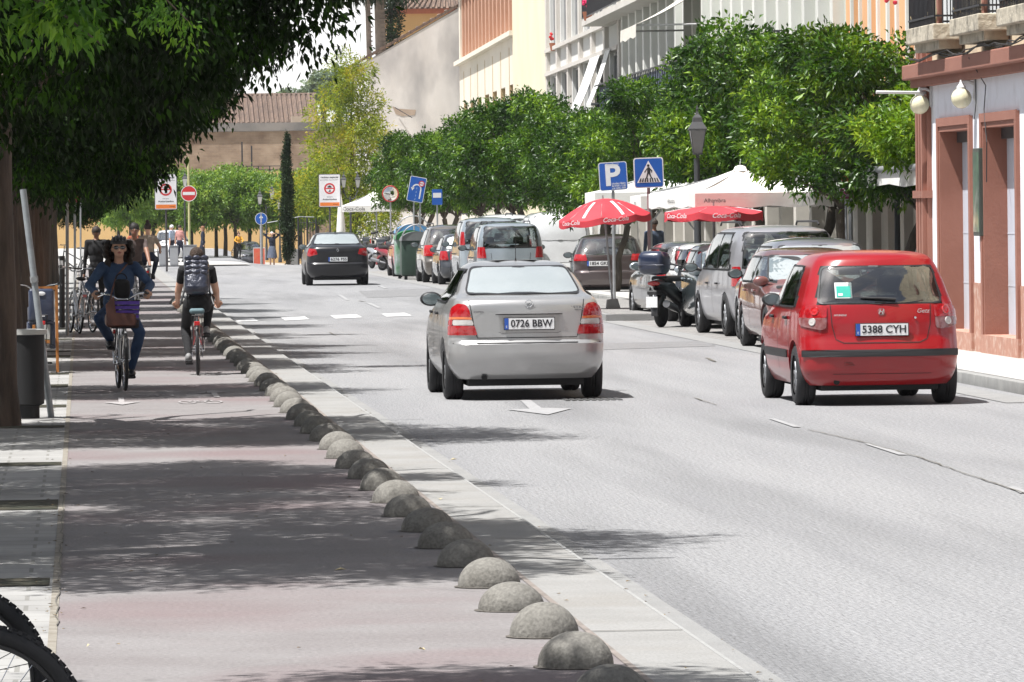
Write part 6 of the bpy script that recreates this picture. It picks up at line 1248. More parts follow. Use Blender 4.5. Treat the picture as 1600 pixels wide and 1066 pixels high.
# scooters -----------------------------------------------------------------
def scooter(name, label, loc, rz, col, box=True, group=None, lean=0):
    root = thing(name, label, 'scooter', loc, rz, group); root.rotation_euler = (0, lean, rz); r = .245
    for y in (-.62, .66):
        m = MB(); m.torus((0, 0, 0), r-.055, .058, 32, 10, 'x'); o = m.build('wheel', M_RUB, root, 60, (0, y, r)); q = MB(); q.lathe([(r-.10, -.04), (r-.11, .04)], 24, None, 'x', cap=True); q.build('rim', M_UNDER, o)
    m = MB(); secs = [(-.95, .74, .05, .05), (-.85, .72, .11, .09), (-.6, .68, .15, .14), (-.3, .62, .17, .17), (0, .50, .17, .16), (.2, .34, .18, .10), (.42, .36, .19, .14), (.55, .60, .19, .28), (.62, .80, .15, .22), (.60, .98, .10, .08)]; P_ = []
    for y, z, w, h in secs: P_.append([(w*math.cos(a)*(1 if abs(math.cos(a)) < .9 else .97), y+(.10 if y > .4 else 0)*math.sin(a)*-1, z+h*math.sin(a)) for a in np.linspace(0, 2*PI, 17)])
    m.grid(P_); m.poly(P_[0][:-1]); m.poly(P_[-1][:-1]); m.build('fairing', col, root, 50)
    m = MB(); m.box(-.15, .15, -.70, .05, .76, .86, bev=.04); m.build('seat', M_SADL, root, 50); m = MB(); m.torus((0, .66, r), r+.03, .06, 14, 6, 'x', PI*.15, PI*.85); m.build('mudguard', col, root, 60); m = MB(); m.torus((0, -.62, r), r+.03, .07, 14, 6, 'x', PI*.4, PI*1.05); m.build('mudguard', col, root, 60)
    m = MB(); m.tube([(-.33, .42, 1.08), (-.1, .5, 1.02), (.1, .5, 1.02), (.33, .42, 1.08)], .016, 8); m.tube([(0, .5, 1.0), (0, .62, .5), (0, .66, r)], .03, 8); m.build('handlebar', M_BLK, root, 60)
    for s in (-1, 1): m = MB(); m.tube([(s*.22, .48, 1.05), (s*.30, .45, 1.25)], .007, 5); m.ell(Vector((s*.33, .44, 1.28)), (.07, .02, .045), 14, 8); m.build('mirror', M_BLK, root, 60)
    m = MB(); m.grid([[(x, .62-.08*t*t-.25*x*x, .95+.17*t) for x in np.linspace(-.15, .15, 7)] for t in np.linspace(0, 1, 5)]); m.build('windscreen', M_GDARK, root, 60)
    m = MB(); m.ell(Vector((0, -.955, .74)), (.115, .045, .045), 16, 8); m.build('tail_lamp', M_REDB, root, 60)
    m = MB(); m.tube([(.17, -.25, .26), (.2, -.45, .30), (.21, -.52, .32)], .03, 8); m.tube([(.21, -.50, .32), (.22, -.95, .40)], [.055, .065], 12); m.build('exhaust', mat('brushed exhaust', (.30, .30, .31), .35, .8), root, 60)
    m = MB(); m.box(-.10, .10, -1.06, -1.05, .34, .52); m.build('number_plate', M_PLATE, root); m = MB(); m.box(-.09, .09, -1.05, -.80, .55, .62, bev=.02); m.build('plate_bracket', M_BLK, root)
    if box: m = MB(); m.box(-.24, .24, -1.14, -.70, .88, 1.28, bev=.12); m.box(-.243, .243, -1.143, -.697, 1.04, 1.055, bev=.005); m.build('top_box', box if box is not True else M_BLK, root, 50)
    return root
g = G(1046, 509); scooter('motor_scooter', 'black scooter with dark blue top box and red tail lamp, parked beside the green-grey car', (9.92, 101.9, ROAD), R(-26), M_UNDER if False else mat('scooter black', (.015, .015, .018), .3, coat=1), mat('navy top box', (.012, .02, .05), .3, coat=1))
MS = 'motorbikes in a row by the far parasols'; pr = scooter('motor_scooter', 'scooter standing crosswise in the crowded far motorbike row', (P(600, 400, 214).x, 214, ROAD), R(175), mat('scooter red', (.25, .02, .03), .3, coat=1), False, MS)
for i, (px, Y) in enumerate(((592, 211), (583, 216), (575, 221), (590, 224), (606, 208))):
    o = dup(pr, (P(px, 400, Y).x+.2, Y, ROAD), R((165, 200, 150, 190, 215)[i]), 1.0)
    if i != 4:
        for k in kids(o):
            if k.name.startswith(('fairing', 'mudguard')): k.data = k.data.copy(); k.data.materials[0] = [MATS['scooter black'], M_TUBE['silver'], MATS['scooter black'], MATS['scooter black']][i]
# ------------------------------------------------------------------ signs
M_STEEL = mat('galvanised pole', (.36, .37, .38), .5, .5, c2=(.28, .29, .30), sc=6); M_DPOLE = mat('dark painted pole', (.05, .045, .05), .6); M_RPOLE = mat('pinkish steel pole', (.30, .22, .23), .5, .3); M_YPOLE = mat('yellowed pole', (.45, .44, .22), .7)
SB = mat('sign blue', (.015, .10, .42), .35, c2=(.013, .085, .37), sc=3); SW = mat('sign white', (.70, .70, .72), .4, c2=(.64, .64, .66), sc=4); SR = mat('sign red', (.55, .03, .035), .35); SO = mat('sign orange', (.75, .20, .04), .4); SK = mat('sign black', (.02, .02, .025), .5); SP = mat('sign purple', (.28, .03, .13), .4)
def rrect(w, h, r, n=5):
    o = []
    for cx, cy, a in ((w/2-r, h/2-r, 0), (-w/2+r, h/2-r, PI/2), (-w/2+r, -h/2+r, PI), (w/2-r, -h/2+r, 1.5*PI)):
        for t in np.linspace(a, a+PI/2, n): o.append((cx+r*math.cos(t), cy+r*math.sin(t)))
    return o
def circ(r, n=32, cx=0, cy=0): return [(cx+r*math.cos(t), cy+r*math.sin(t)) for t in np.linspace(0, 2*PI, n, endpoint=False)]
def annul(r0, r1, cx=0, cy=0, n=32): return [[(cx+a*math.cos(t), cy+a*math.sin(t)) for a, t in ((r0, p), (r1, p), (r1, q), (r0, q))] for p, q in zip(np.linspace(0, 2*PI, n+1)[:-1], np.linspace(0, 2*PI, n+1)[1:])]
def layer(name, polys, k, m, parent):
    b = MB(); [b.poly([(x, -.006-.0025*k, z) for x, z in q]) for q in polys]; return b.build(name, m, parent)
def sign(name, label, px, py, Y, outline, back, tilt=0, pole=(M_STEEL, .03), z0=None, cat='road sign', yaw=0, poles=(0,), top=.0, group=None):
    c = P(px, py, Y); z0 = ROAD+.1 if z0 is None else z0; root = thing(name, label, cat, (c.x, Y, z0), yaw, group); h = c.z-z0
    pl = D.objects.new('plate', None); pm = MB(); pm.prism([(x, -.006, z) for x, z in outline], (0, .012, 0)); o = pm.build('sign_plate', back, root, None, (0, 0, h)); o.rotation_euler = (0, tilt, 0); D.objects.remove(pl)
    for dx in poles:
        m = MB(); hh = max(z for x, z in outline)*.9+h+top; m.tube([(dx, .045, -.05), (dx, .045, hh)], pole[1], 12); m.build('pole', pole[0], root, 60)
    return root, o
# parking sign
r, o = sign('parking_sign', 'blue square P parking sign with white frame, left of the crossing sign', 958, 275.5, 119.5, rrect(.56, .56, .045), SW, poles=(0,), tilt=R(-3)); o.scale = (.94, 1, .94); o.data.transform(Matrix.Diagonal((1/.94, 1, 1/.94, 1)))
layer('field', [rrect(.565, .565, .04)], 1, SB, o); t = text('letter', 'P', .62, SW, o, (-.02, -.0115, .005), bold=.018); t.scale = (1.05, 1, 1)
text('small_text', 'Carga y Descarga', .05, SW, o, (0, -.0115, .25), w=.26); 
for i, s in enumerate(('Laborables y Sábados', 'de 07:00 a 11:00', 'y de 16:00 a 18:00')): text('small_text', s, .055, SW, o, (.105, -.014, -.155-.05*i), w=.29, bold=.001)
# crossing sign
r, o = sign('crossing_sign', 'blue pedestrian crossing sign with white triangle on a pinkish pole', 1013.5, 270, 113.5, rrect(.56, .57, .05), SW, pole=(M_RPOLE, .032), tilt=R(-1.5))
o.scale = (.92, 1, .92); o.data.transform(Matrix.Diagonal((1/.92, 1, 1/.92, 1))); layer('field', [rrect(.565, .575, .045)], 1, SB, o); layer('triangle', [[(0, .245), (-.245, -.20), (.245, -.20)]], 2, SW, o)
layer('walking_figure', [circ(.027, 16, -.005, .145), [(-.02, .11), (.02, .11), (.04, .06), (.03, -.01), (-.03, -.01), (-.03, .06)], [(.02, .10), (.075, .045), (.07, -.0), (.052, .0), (.052, .035), (.01, .08)], [(-.02, .10), (-.03, .07), (-.08, .0), (-.092, .015), (-.045, .08)], [(-.03, .0), (.005, .0), (-.02, -.06), (-.035, -.12), (-.065, -.12), (-.045, -.05)], [(-.01, .0), (.03, .0), (.045, -.06), (.075, -.12), (.045, -.12), (.015, -.055)]], 3, SK, o)
layer('stripes', [[(x-.014, -.19), (x+.014, -.19), (x*.85+.012, -.11), (x*.85-.012, -.11)] for x in (-.19, -.135, -.08, -.03, .03, .08, .135, .19)], 4, SK, o)
# restricted zone signs
def zonesign(label, px, py, Y, z0, w=.86, h=1.30):
    r, o = sign('zone_sign', label, px, py, Y, rrect(w, h, .04), M_DPOLE, pole=(M_DPOLE, .035), z0=z0, group='restricted traffic area signs'); k = h/1.3
    layer('face', [rrect(w-.05, h-.05, .03)], 1, SW, o); layer('red_ring', annul(.155, .215, 0, .08*k)+[[(-.16, .065), (.16, .065), (.16, .105), (-.16, .105)]], 2, SR, o)
    layer('vehicle_symbol', [[(-.075, .12), (.075, .12), (.085, .16), (.05, .165), (.035, .20), (-.035, .20), (-.05, .165), (-.085, .16)], circ(.022, 10, .015, .02), [(-.05, -.04), (.05, -.04), (.04, -.01), (-.02, .0)]], 3, SK, o); layer('orange_band', [[(-w/2+.05, -h/2+.05), (w/2-.05, -h/2+.05), (w/2-.05, -h/2+.19), (-w/2+.05, -h/2+.19)]], 2, SO, o)
    text('sign_text', 'recinto especial', .10, SK, o, (0, -.0115, h/2-.13), w=w-.18, bold=.002); text('sign_text', 'permitido autorizados', .06, SK, o, (0, -.0115, h/2-.23), w=w-.15); text('sign_text', 'excepto', .06, SK, o, (0, -.0115, -.24*k), w=.22); text('sign_text', 'Autorizados', .085, SK, o, (0, -.0115, -.34*k), w=.55, bold=.002); text('band_text', 'camara', .07, SK, o, (.22, -.0135, -h/2+.12), w=.2, shear=.3)
    return r
zonesign('white restricted zone sign with orange band, right of the black sedan', 515, 298, 237, ROAD)
zonesign('white restricted zone sign with orange band, left of the red no entry sign', 259, 300, 214, 0, .80, 1.27)
r, o = sign('no_entry_sign', 'round red no entry sign on a yellowed pole', 295, 302.5, 237, circ(.31), SR, pole=(M_YPOLE, .045), z0=-.02, top=1.15); layer('rim', annul(.285, .31), 1, SW, o); layer('bar', [[(-.235, -.06), (.235, -.06), (.235, .06), (-.235, .06)]], 1, SW, o)
r, o = sign('one_way_sign', 'small round blue sign with white upward arrow on a grey post', 408, 342, 252, circ(.255), SW, pole=(M_STEEL, .06), z0=gz(7.4, 252)); layer('field', [circ(.235)], 1, SB, o); layer('arrow', [[(-.028, -.15), (.028, -.15), (.028, .04), (-.028, .04)], [(-.09, .03), (.09, .03), (0, .16)]], 2, SW, o)
r, o = sign('turn_sign', 'tilted blue sign with white u-turn arrow and small red ring', 651, 296, 183, rrect(.50, .76, .04), SW, tilt=R(11), poles=(-.09, .10), pole=(M_STEEL, .022))
layer('field', [rrect(.465, .725, .03)], 1, SB, o); arc = [[(.10+a*math.cos(t)-.10, .02+a*math.sin(t)) for a, t in ((.105, p), (.145, p), (.145, q), (.105, q))] for p, q in zip(np.linspace(0, PI, 9)[:-1], np.linspace(0, PI, 9)[1:])]
layer('arrow', arc+[[(.105, -.27), (.145, -.27), (.145, .02), (.105, .02)], [(-.18, .04), (-.07, .04), (-.125, -.06)]], 2, SW, o); layer('median', [[(-.01, z), (.01, z), (.01, z+.06), (-.01, z+.06)] for z in (-.33, -.22, -.11, 0)], 2, mat('sign pale blue', (.25, .35, .6), .4), o); layer('small_disc', [circ(.09, 20, .12, .19)], 3, SW, o); layer('small_ring', annul(.065, .09, .12, .19, 20)+[[(.06, .18), (.18, .18), (.18, .20), (.06, .20)]], 4, SR, o)
t = thing('traffic_mirror', 'round convex traffic mirror with red and grey rim on a steel post', 'mirror', (P(610, 303, 211).x, 211, ROAD)); h = P(610, 303, 211).z-ROAD
m = MB(); m.torus((0, 0, h), .27, .022, 32, 8, 'y'); m.build('rim', mat('mirror rim red', (.45, .04, .04), .5), t, 60); m = MB(); m.lathe([(.265, 0), (.2, -.03), (.1, -.045), (.001, -.05)], 32, Matrix.Translation((0, 0, h)), 'y'); m.build('mirror_face', mat('convex mirror', (.75, .74, .72), .05, 1), t, 60); m = MB(); m.tube([(0, .05, 0), (0, .05, h)], .03, 10); m.build('pole', M_STEEL, t, 60)
r, o = sign('zone_info_sign', 'small purple plate sign under the leaves beside the young tree', 1323, 303, 93, rrect(.22, .185, .01), SW, tilt=R(-4), poles=(.06,), pole=(M_STEEL, .035)); layer('field', [rrect(.20, .16, .008)], 1, SP, o); text('sign_text', 'PARADA LINEA', .028, SW, o, (0, -.0115, .045), w=.16); text('sign_text', 'A.O.R. 3', .05, SW, o, (0, -.0115, -.025), w=.14, bold=.001)
r2 = thing('orange_disc_sign', 'orange round sign half hidden in the leaves above the purple plate', 'road sign', (P(1322, 283, 93.3).x, 93.3, ROAD+.1)); m = MB(); hz_ = P(1322, 283, 93.3).z-ROAD-.1; m.prism([(x, 0, z+hz_) for x, z in circ(.11)], (0, .012, 0)); m.build('disc', mat('faded orange sign', (.55, .12, .05), .5), r2)
m = MB(); m.tube([(.0, .04, 0), (.0, .04, hz_)], .02, 8); m.build('pole', M_STEEL, r2)
r, o = sign('blue_sign', 'blue and white sign mostly hidden by leaves, right of the tilted sign', 683, 308, 176, rrect(.30, .45, .02), SB, pole=(M_STEEL, .025)); layer('patch', [[(-.12, -.02), (.12, -.02), (.12, .12), (-.12, .12)]], 1, SW, o)
# ------------------------------------------------------------------ lanterns
M_LGL = mat('lantern glass', (.62, .62, .58), .3, coat=.5); M_LGLD = mat('lantern glass grey', (.05, .05, .055), .3, coat=.5); M_LIR = mat('lantern iron', (.035, .038, .042), .6)
def lantern(root, x, y, z, s=1.0, gl=M_LGL):
    m = MB(); m.lathe([(.11*s, 0), (.20*s, .42*s)], 4, Matrix.Translation((x, y, z)) @ Matrix.Rotation(PI/4, 4, 'Z'), cap=True); o = m.build('lantern_glass', gl, root)
    m = MB(); T = Matrix.Translation((x, y, z)) @ Matrix.Rotation(PI/4, 4, 'Z'); m.lathe([(.235*s, .42*s), (.235*s, .45*s), (.13*s, .58*s), (.11*s, .66*s), (.05*s, .72*s), (.02*s, .78*s), (.035*s, .82*s), (.001, .90*s)], 4, T); m.lathe([(.12*s, -.03*s), (.12*s, .0), (.05*s, -.03*s), (.03*s, -.10*s)], 4, T, cap=True)
    for k in range(4): a = PI/2*k+PI/4; m.tube([(x+.112*s*math.cos(a), y+.112*s*math.sin(a), z), (x+.203*s*math.cos(a), y+.203*s*math.sin(a), z+.43*s)], .010*s, 4)
    m.build('lantern_frame', M_LIR, root)
def lamppost(label, px, Y, z0, heads, base=True, pr=.05, gl=M_LGL, s=1.0, group='iron lantern posts'):
    x = P(px, 350, Y).x; root = thing('street_lamp', label, 'street lamp', (x, Y, z0), 0, group); hs = [(P(hx, hy, Y).x-x, P(hx, hy, Y).z-z0) for hx, hy in heads]; top = max(h for _, h in hs)
    m = MB(); m.tube([(0, 0, 0), (0, 0, .25), (0, 0, .3), (0, 0, .9), (0, 0, 1.0), (0, 0, top-.35 if len(hs) > 1 else top-.1)], [pr*2.2, pr*2, pr*1.5, pr*1.3, pr, pr*.8], 10); m.build('post', M_LIR, root, 50)
    for dx, h in hs:
        if abs(dx) > .05: q = MB(); q.tube([(0, 0, h-.5), (dx*.6, 0, h-.42), (dx, 0, h-.10)], .02, 6); q.build('arm', M_LIR, root, 60)
        lantern(root, dx, 0, h, s, gl)
    return root
lamppost('grey iron lantern on a post before the orange trees, above the white parasol', 1090, 107.7, ROAD+.1, [(1090, 239)], pr=.065, gl=M_LGLD, s=.95)
lamppost('dark lamp post rising into the leaves left of the corner building', 1402, 95, ROAD+.1, [(1400, 150)], pr=.048, gl=M_LGLD, s=.9)
lamppost('twin white-glass lanterns right of the far zone sign', 548, 246, gz(10.8, 246), [(537, 293), (559, 293)], s=.72)
lamppost('far twin lanterns above the blue arrow sign', 416, 335, -.6, [(406, 319), (425, 311)], s=.95)
lamppost('far single lantern post beside the cypress', 437, 330, -.7, [(436, 327)], s=.85); lamppost('far lantern post behind the no entry sign', 289, 300, -.35, [(289, 291)], s=.85)
# ------------------------------------------------------------------ parasols
M_RCAN = mat('red parasol canvas', (.50, .035, .05), .75, c2=(.42, .025, .04), sc=2.5); M_WCAN = mat('white parasol canvas', (.74, .73, .70), .85, c2=(.68, .67, .64), sc=1.2, bump=.3, bsc=4); M_TCAN = mat('beige parasol canvas', (.50, .45, .38), .85, c2=(.42, .38, .32), sc=2)
def two_sided(m, thick=.006): pass
def parasol_sq(name, label, x, y, w, zv, zp, m_, txt=None, tm=None, group=None, pole_m=None, rz=0, d=None, base=True, ts=.13):
    root = thing(name, label, 'parasol', (x, y, ROAD+.12), rz, group); z0 = ROAD+.12; zv -= z0; zp -= z0; d = d or w; m = MB(); n = 10; cs = [(-w/2, -d/2), (w/2, -d/2), (w/2, d/2), (-w/2, d/2)]
    for i in range(4):
        a, b = cs[i], cs[(i+1) % 4]; P_ = []
        for k in range(n+1):
            t = k/n; P_.append([(( a[0]+(b[0]-a[0])*u)*t, (a[1]+(b[1]-a[1])*u)*t, zp+(zv-zp)*t-.10*math.sin(PI*t)*(math.sin(PI*u))-.05*math.sin(PI*t)) for u in np.linspace(0, 1, 9)])
        m.grid(P_)
    m.build('canopy', m_, root, 40)
    for i in range(4):
        a, b = cs[i], cs[(i+1) % 4]; q = MB(); q.grid([[(a[0]+(b[0]-a[0])*u, a[1]+(b[1]-a[1])*u, zv-hh*(1+.08*math.sin(u*20))) for u in np.linspace(0, 1, 14)] for hh in (0, .12, .24)]); v = q.build('valance', m_, root, 60)
        if txt and i in (0, 3):
            t = text('valance_text', txt, ts, tm, root, (0, 0, 0)); mid = ((a[0]+b[0])/2, (a[1]+b[1])/2)
            if i == 0: t.location = (mid[0]-w*.36, mid[1]-.012, zv-.13)
            else: t.location = (mid[0]-.012, mid[1], zv-.13); t.rotation_euler = (PI/2, 0, -PI/2)
    m = MB(); m.tube([(0, 0, 0), (0, 0, zp)], .03, 10)
    for a in cs: m.tube([(0, 0, zp-.05), (a[0]*.98, a[1]*.98, zv-.02)], .012, 5); m.tube([(0, 0, zp-1.0), (a[0]*.5, a[1]*.5, (zp+zv)/2-.06)], .010, 5)
    m.build('frame', pole_m or M_STEEL, root, 60)
    m = MB(); m.lathe([(.13, zp-.06), (.09, zp+.02), (.03, zp+.04), (.001, zp+.045)], 12); m.build('cap', m_, root, 60)
    m = MB(); m.box(-.25, .25, -.25, .25, 0, .08, bev=.02); m.build('base', M_CONC, root); return root
def parasol_rd(name, label, x, y, r, zv, zp, m_, txt, tm, z0=ROAD+.13, stripes=True, base=True, n=8, rot=.2, group=None, lean=0):
    root = thing(name, label, 'parasol', (x, y, z0), 0, group); zv -= z0; zp -= z0; K = 48; m = MB(); P_ = []
    def f(t, a): 
        k = a*n/(2*PI)+rot; u = abs((k % 1)-.5)*2; rr = r*t*(1-.045*(1-u*u)*t); return (rr*math.cos(a), rr*math.sin(a), zp-(zp-zv)*(t**1.75)-.05*(1-u*u)*t*t)
    for k in range(13): P_.append([f(k/12, 2*PI*j/K) for j in range(K+1)])
    m.grid(P_); o = m.build('canopy', m_, root, 25)
    q = MB(); q.grid([[(p[0]*(1+.012*h_), p[1]*(1+.012*h_), p[2]-.12*h_*(1+.0*math.sin(j))) for j, p in enumerate(P_[-1])] for h_ in (0, .5, 1)]); q.build('valance', m_, root, 60)
    if stripes:
        for a in (-PI/2-.62, -PI/2+.38): s = MB(); s.grid([[tuple(Vector(f(t, a+w_/max(t, .2)*.5))+Vector((0, 0, .012))) for w_ in (-.07, 0, .07)] for t in np.linspace(.38, .93, 8)]); s.build('white_stripe', SW, root)
    if txt:
        for a0 in (-PI/2+.15, -PI/2-.95):
            fn = lambda x_, y_, a0=a0: Vector(((r*1.012)*math.cos(a0+x_/r), (r*1.012)*math.sin(a0+x_/r), zv-.065+y_)); curve_text('valance_text', txt, .115, tm, root, fn, shear=.35, bold=.001)
    m = MB(); m.tube([(0, 0, 0), (0, 0, zp)], .02, 10)
    for j in range(n): a = 2*PI*(j-rot+.0)/n; m.tube([(0, 0, zp-.03), f(.5, a), f(.98, a)], .006, 4)
    m.tube([(0, 0, zp), (0, 0, zp+.06)], .015, 6); m.build('frame', M_STEEL, root, 60)
    if base: m = MB(); m.prism([(-.24, -.2, 0), (.24, -.2, 0), (.17, -.2, .30), (-.17, -.2, .30)], (0, .4, 0)); m.build('base', M_GUT, root)
    return root
c = P(957, 400, 113.3); rp = parasol_rd('red_parasol', 'round red parasol with white stripes and curly lettering, standing on the kerb island', c.x, 113.3, .865, P(943, 338, 113.3).z, P(943, 310, 113.3).z, M_RCAN, 'Coca-Cola', SW); rp.rotation_euler = (0, R(-4.6), 0); [setattr(k, 'scale', (.55, .55, .6)) for k in kids(rp) if k.name.startswith('base')]
c = P(1118, 330, 108.5); parasol_rd('red_parasol', 'flat red parasol half hidden under the large white parasol edge', P(1115, 330, 102.2).x, 102.2, .86, P(1118, 331, 102).z, P(1118, 322, 102).z, M_RCAN, 'Coca-Cola', SW, stripes=False, rot=.5)
WG = 'white terrace parasols on the right'; yy = 110.5
c0, c1 = P(1020, 318, yy), P(1265, 318, yy); parasol_sq('white_parasol', 'large bright white square parasol over the terrace, right of the crossing sign', (P(1157, 300, 104).x), 104, 2.5, P(1180, 301, 102.8).z, P(1165, 262, 104).z, M_WCAN, 'Alhambra', SK, WG, rz=R(13), ts=.10)
parasol_sq('white_parasol', 'white square parasol further left behind the crossing sign', P(1090, 300, 116).x, 116.5, 2.3, P(1050, 306, 116).z, P(1090, 280, 116).z, M_WCAN, 'Alhambra', SK, WG, ts=.10)
parasol_sq('white_parasol', 'white parasol behind the P sign with a blank valance', P(1020, 300, 124).x, 124.5, 2.5, P(1020, 300, 123).z, P(1020, 272, 124).z, M_WCAN, None, None, WG)
parasol_sq('white_parasol', 'far white parasol with black lettering left of the round mirror', P(588, 320, 236).x, 236, 2.6, P(588, 321, 236).z, P(588, 297, 236).z, M_WCAN, 'Coca-Cola', SK, 'far terrace parasols', ts=.2)
parasol_sq('white_parasol', 'far beige parasol between the round mirror and the tilted sign', P(655, 320, 232).x, 232, 2.0, P(655, 320, 232).z, P(655, 309, 232).z, M_TCAN, None, None, 'far terrace parasols')
t = thing('closed_parasol', 'closed white parasol standing beside the far zone sign', 'parasol', (P(540, 350, 236).x-.1, 238, ROAD)); m = MB(); m.lathe([(.02, 2.75), (.10, 2.3), (.17, 1.4), (.20, .75), (.12, .7)], 10); m.build('canopy', M_WCAN, t, 60); m = MB(); m.tube([(0, 0, 0), (0, 0, 2.9)], .025, 8); m.build('pole', M_STEEL, t)
# slanting shop awnings near the corner
a = thing('shop_awning', 'long white slanting shop awning between the young tree and the corner building', 'awning'); awning(a, 'canvas', 85.5, 96.5, 2.75, .25, 1.55, M_WCAN, False, -.1)
q = MB(); q.tube([(fx(85.5, -1.66), 85.5, 2.47), (fx(96.5, -1.66), 96.5, 2.47)], .05, 8); q.build('awning_tube', M_STEEL, a, 60)
a = thing('shop_awning', 'white shop awning with grey roller tube behind the purple sign', 'awning'); awning(a, 'canvas', 98, 106, 2.70, .25, 1.3, M_WCAN, False, -.1); q = MB(); q.tube([(fx(98, -1.42), 98, 2.42), (fx(106, -1.42), 106, 2.42)], .05, 8); q.build('awning_tube', M_STEEL, a, 60)
# terrace furniture: tables and chairs glimpsed under the parasols
def cafe_chair(label, x, y, rz, group='terrace chairs'):
    r_ = thing('cafe_chair', label, 'chair', (x, y, ROAD+.12), rz, group); m = MB(); m.box(-.21, .21, -.21, .21, .43, .46, bev=.01); m.build('seat', M_WSH, r_)
    m = MB(); [m.box(-.20+.09*k, -.165+.09*k, .19, .21, .46, .88) for k in range(5)]; m.box(-.21, .21, .185, .215, .85, .90, bev=.008); m.build('backrest', M_WSH, r_)
    for sx in (-1, 1):
        for sy in (-1, 1): m = MB(); m.tube([(sx*.19, sy*.19, 0), (sx*.18, sy*.18, .43)], .013, 6); m.build('leg', M_STEEL, r_)
    return r_
c1_ = cafe_chair('white slatted terrace chair under the parasols behind the crossing sign', P(998, 380, 121.5).x+.3, 122, R(90))
for x, y, z in ((12.2, 116, 40), (12.6, 121, -80), (12.9, 125, 180)): dup(c1_, (x, y, ROAD+.12), R(z))
# ------------------------------------------------------------------ street furniture on the left
g = G(80, 652, 0); tp = P(36, 296, g.y-.05); m = MB(); m.tube([g, tp], .031, 14); po = thing('leaning_pole', 'grey galvanised pole leaning left beside the litter bin', 'pole'); po.location = g; o = MB().tube([(0, 0, 0), tuple(tp-g)], .031, 14).build('tube', mat('weathered galvanised', (.33, .36, .38), .55, .3, c2=(.25, .27, .29), sc=9), po, 60)
q = MB(); d_ = (tp-g).normalized(); mm_ = g.lerp(tp, .605)-g; q.tube([mm_-d_*.03, mm_+d_*.03], .040, 12); q.tube([mm_-d_*.0, mm_+Vector((0, -.05, 0))], .03, 12); q.build('clamp', M_STEEL, po, 60)
g = G(52, 655, 0); t = thing('litter_bin', 'black litter bin with pale rim beside the thick trunk', 'litter bin', (g.x-.06, g.y+.2, 0)); m = MB(); m.lathe([(.12, 0), (.12, .12), (.165, .14), (.175, .80)], 28, cap=True)
m.build('bin_body', mat('bin black', (.006, .006, .007), .7), t, 40); m = MB(); m.lathe([(.17, .795), (.20, .80), (.20, .845), (.15, .85), (.14, .82)], 28); m.build('rim', mat('pale bin rim', (.42, .42, .40), .5, .3), t, 40)
for k in range(10): pass
g = G(90, 582, 0); t = thing('wooden_frame', 'orange varnished wooden frame with white panel standing on the pavement', 'signboard', (g.x, g.y, 0)); w_ = mat('orange wood', (.50, .20, .05), .5, c2=(.42, .16, .04), sc=9, stretch=(3, 3, .4)); m = MB(); m.box(-.018, .018, -.02, .02, 0, 1.07, bev=.004); m.box(-.30, -.265, -.02, .02, 0, 1.07, bev=.004); m.box(-.265, -.018, -.018, .018, 1.02, 1.06); m.box(-.265, -.018, -.018, .018, .36, .40); m.build('frame', w_, t); m = MB(); m.box(-.265, -.018, -.006, .006, .42, 1.0); m.build('panel', mat('white panel', (.5, .5, .48), .6), t)
def post(name, label, px, py0, py1, r_, m_, z=0, cat='pole', group=None, lean=0):
    g = G(px, py0, z); tp = P(px+lean, py1, g.y); t = thing(name, label, cat, g, 0, group); m = MB(); m.tube([(0, 0, 0), (tp.x-g.x, 0, tp.z-z)], r_, 12); m.build('tube', m_, t, 60); return t, g
post('sign_pole', 'vertical grey steel pole beside the parked bicycles', 105, 524, 232, .027, M_STEEL)
t, g = post('sign_pole', 'thinner grey pole just right of the first, carrying a round red sign', 117, 486, 250, .024, M_STEEL); q = MB(); p = P(117, 306, g.y); q.prism([(x, -.03, z+p.z) for x, z in circ(.15)], (0, .01, 0)); q.build('red_disc', mat('shaded red sign', (.35, .03, .05), .5), t)
post('sign_pole', 'third slim pole further along the left pavement', 126, 462, 260, .022, M_STEEL)
t, g = post('ticket_post', 'dark post with a small white sticker among the left trunks', 97, 512, 400, .05, M_BLK, cat='post'); q = MB(); q.box(-.035, .035, -.056, -.05, 1.08, 1.16); q.build('sticker', M_PLATE, t)
# grey utility boxes and striped bollard at the far left kerb
for i, (xa, xb, y0, y1) in enumerate(((249, 263, 418, 385), (266, 279, 418, 385), (287, 308, 416, 384))):
    g = G((xa+xb)/2, y0, 0); s = FPX/g.y; t = thing('utility_box', ['narrow grey utility box left of the black sign pole foot', 'narrow grey utility box right of the black sign pole foot', 'wide grey utility box behind the striped bollard'][i], 'utility box', (g.x, g.y+.3, 0)); w = (xb-xa)/s; h = (y0-y1)/s; m = MB(); m.box(-w/2, w/2, -.15, .15, .04, h, bev=.015); m.box(-w/2-.01, w/2+.01, -.17, .17, h, h+.03); m.build('cabinet', mat('utility grey', (.30, .31, .33), .6, c2=(.25, .26, .28), sc=3), t); m = MB(); m.box(-w/2+.02, w/2-.02, -.158, -.15, .1, h-.05); m.build('door', mat('utility door grey', (.33, .34, .36), .6), t)
g = G(291, 416, 0); t = thing('striped_bollard', 'black bollard with white bands before the wide grey utility box', 'bollard', g); m = MB(); m.tube([(0, 0, 0), (0, 0, .75)], .045, 12); m.build('post', M_BLK, t, 60); m = MB(); [m.tube([(0, 0, z), (0, 0, z+.05)], .047, 12) for z in (.48, .62)]; m.build('white_bands', M_PLATE, t, 60)
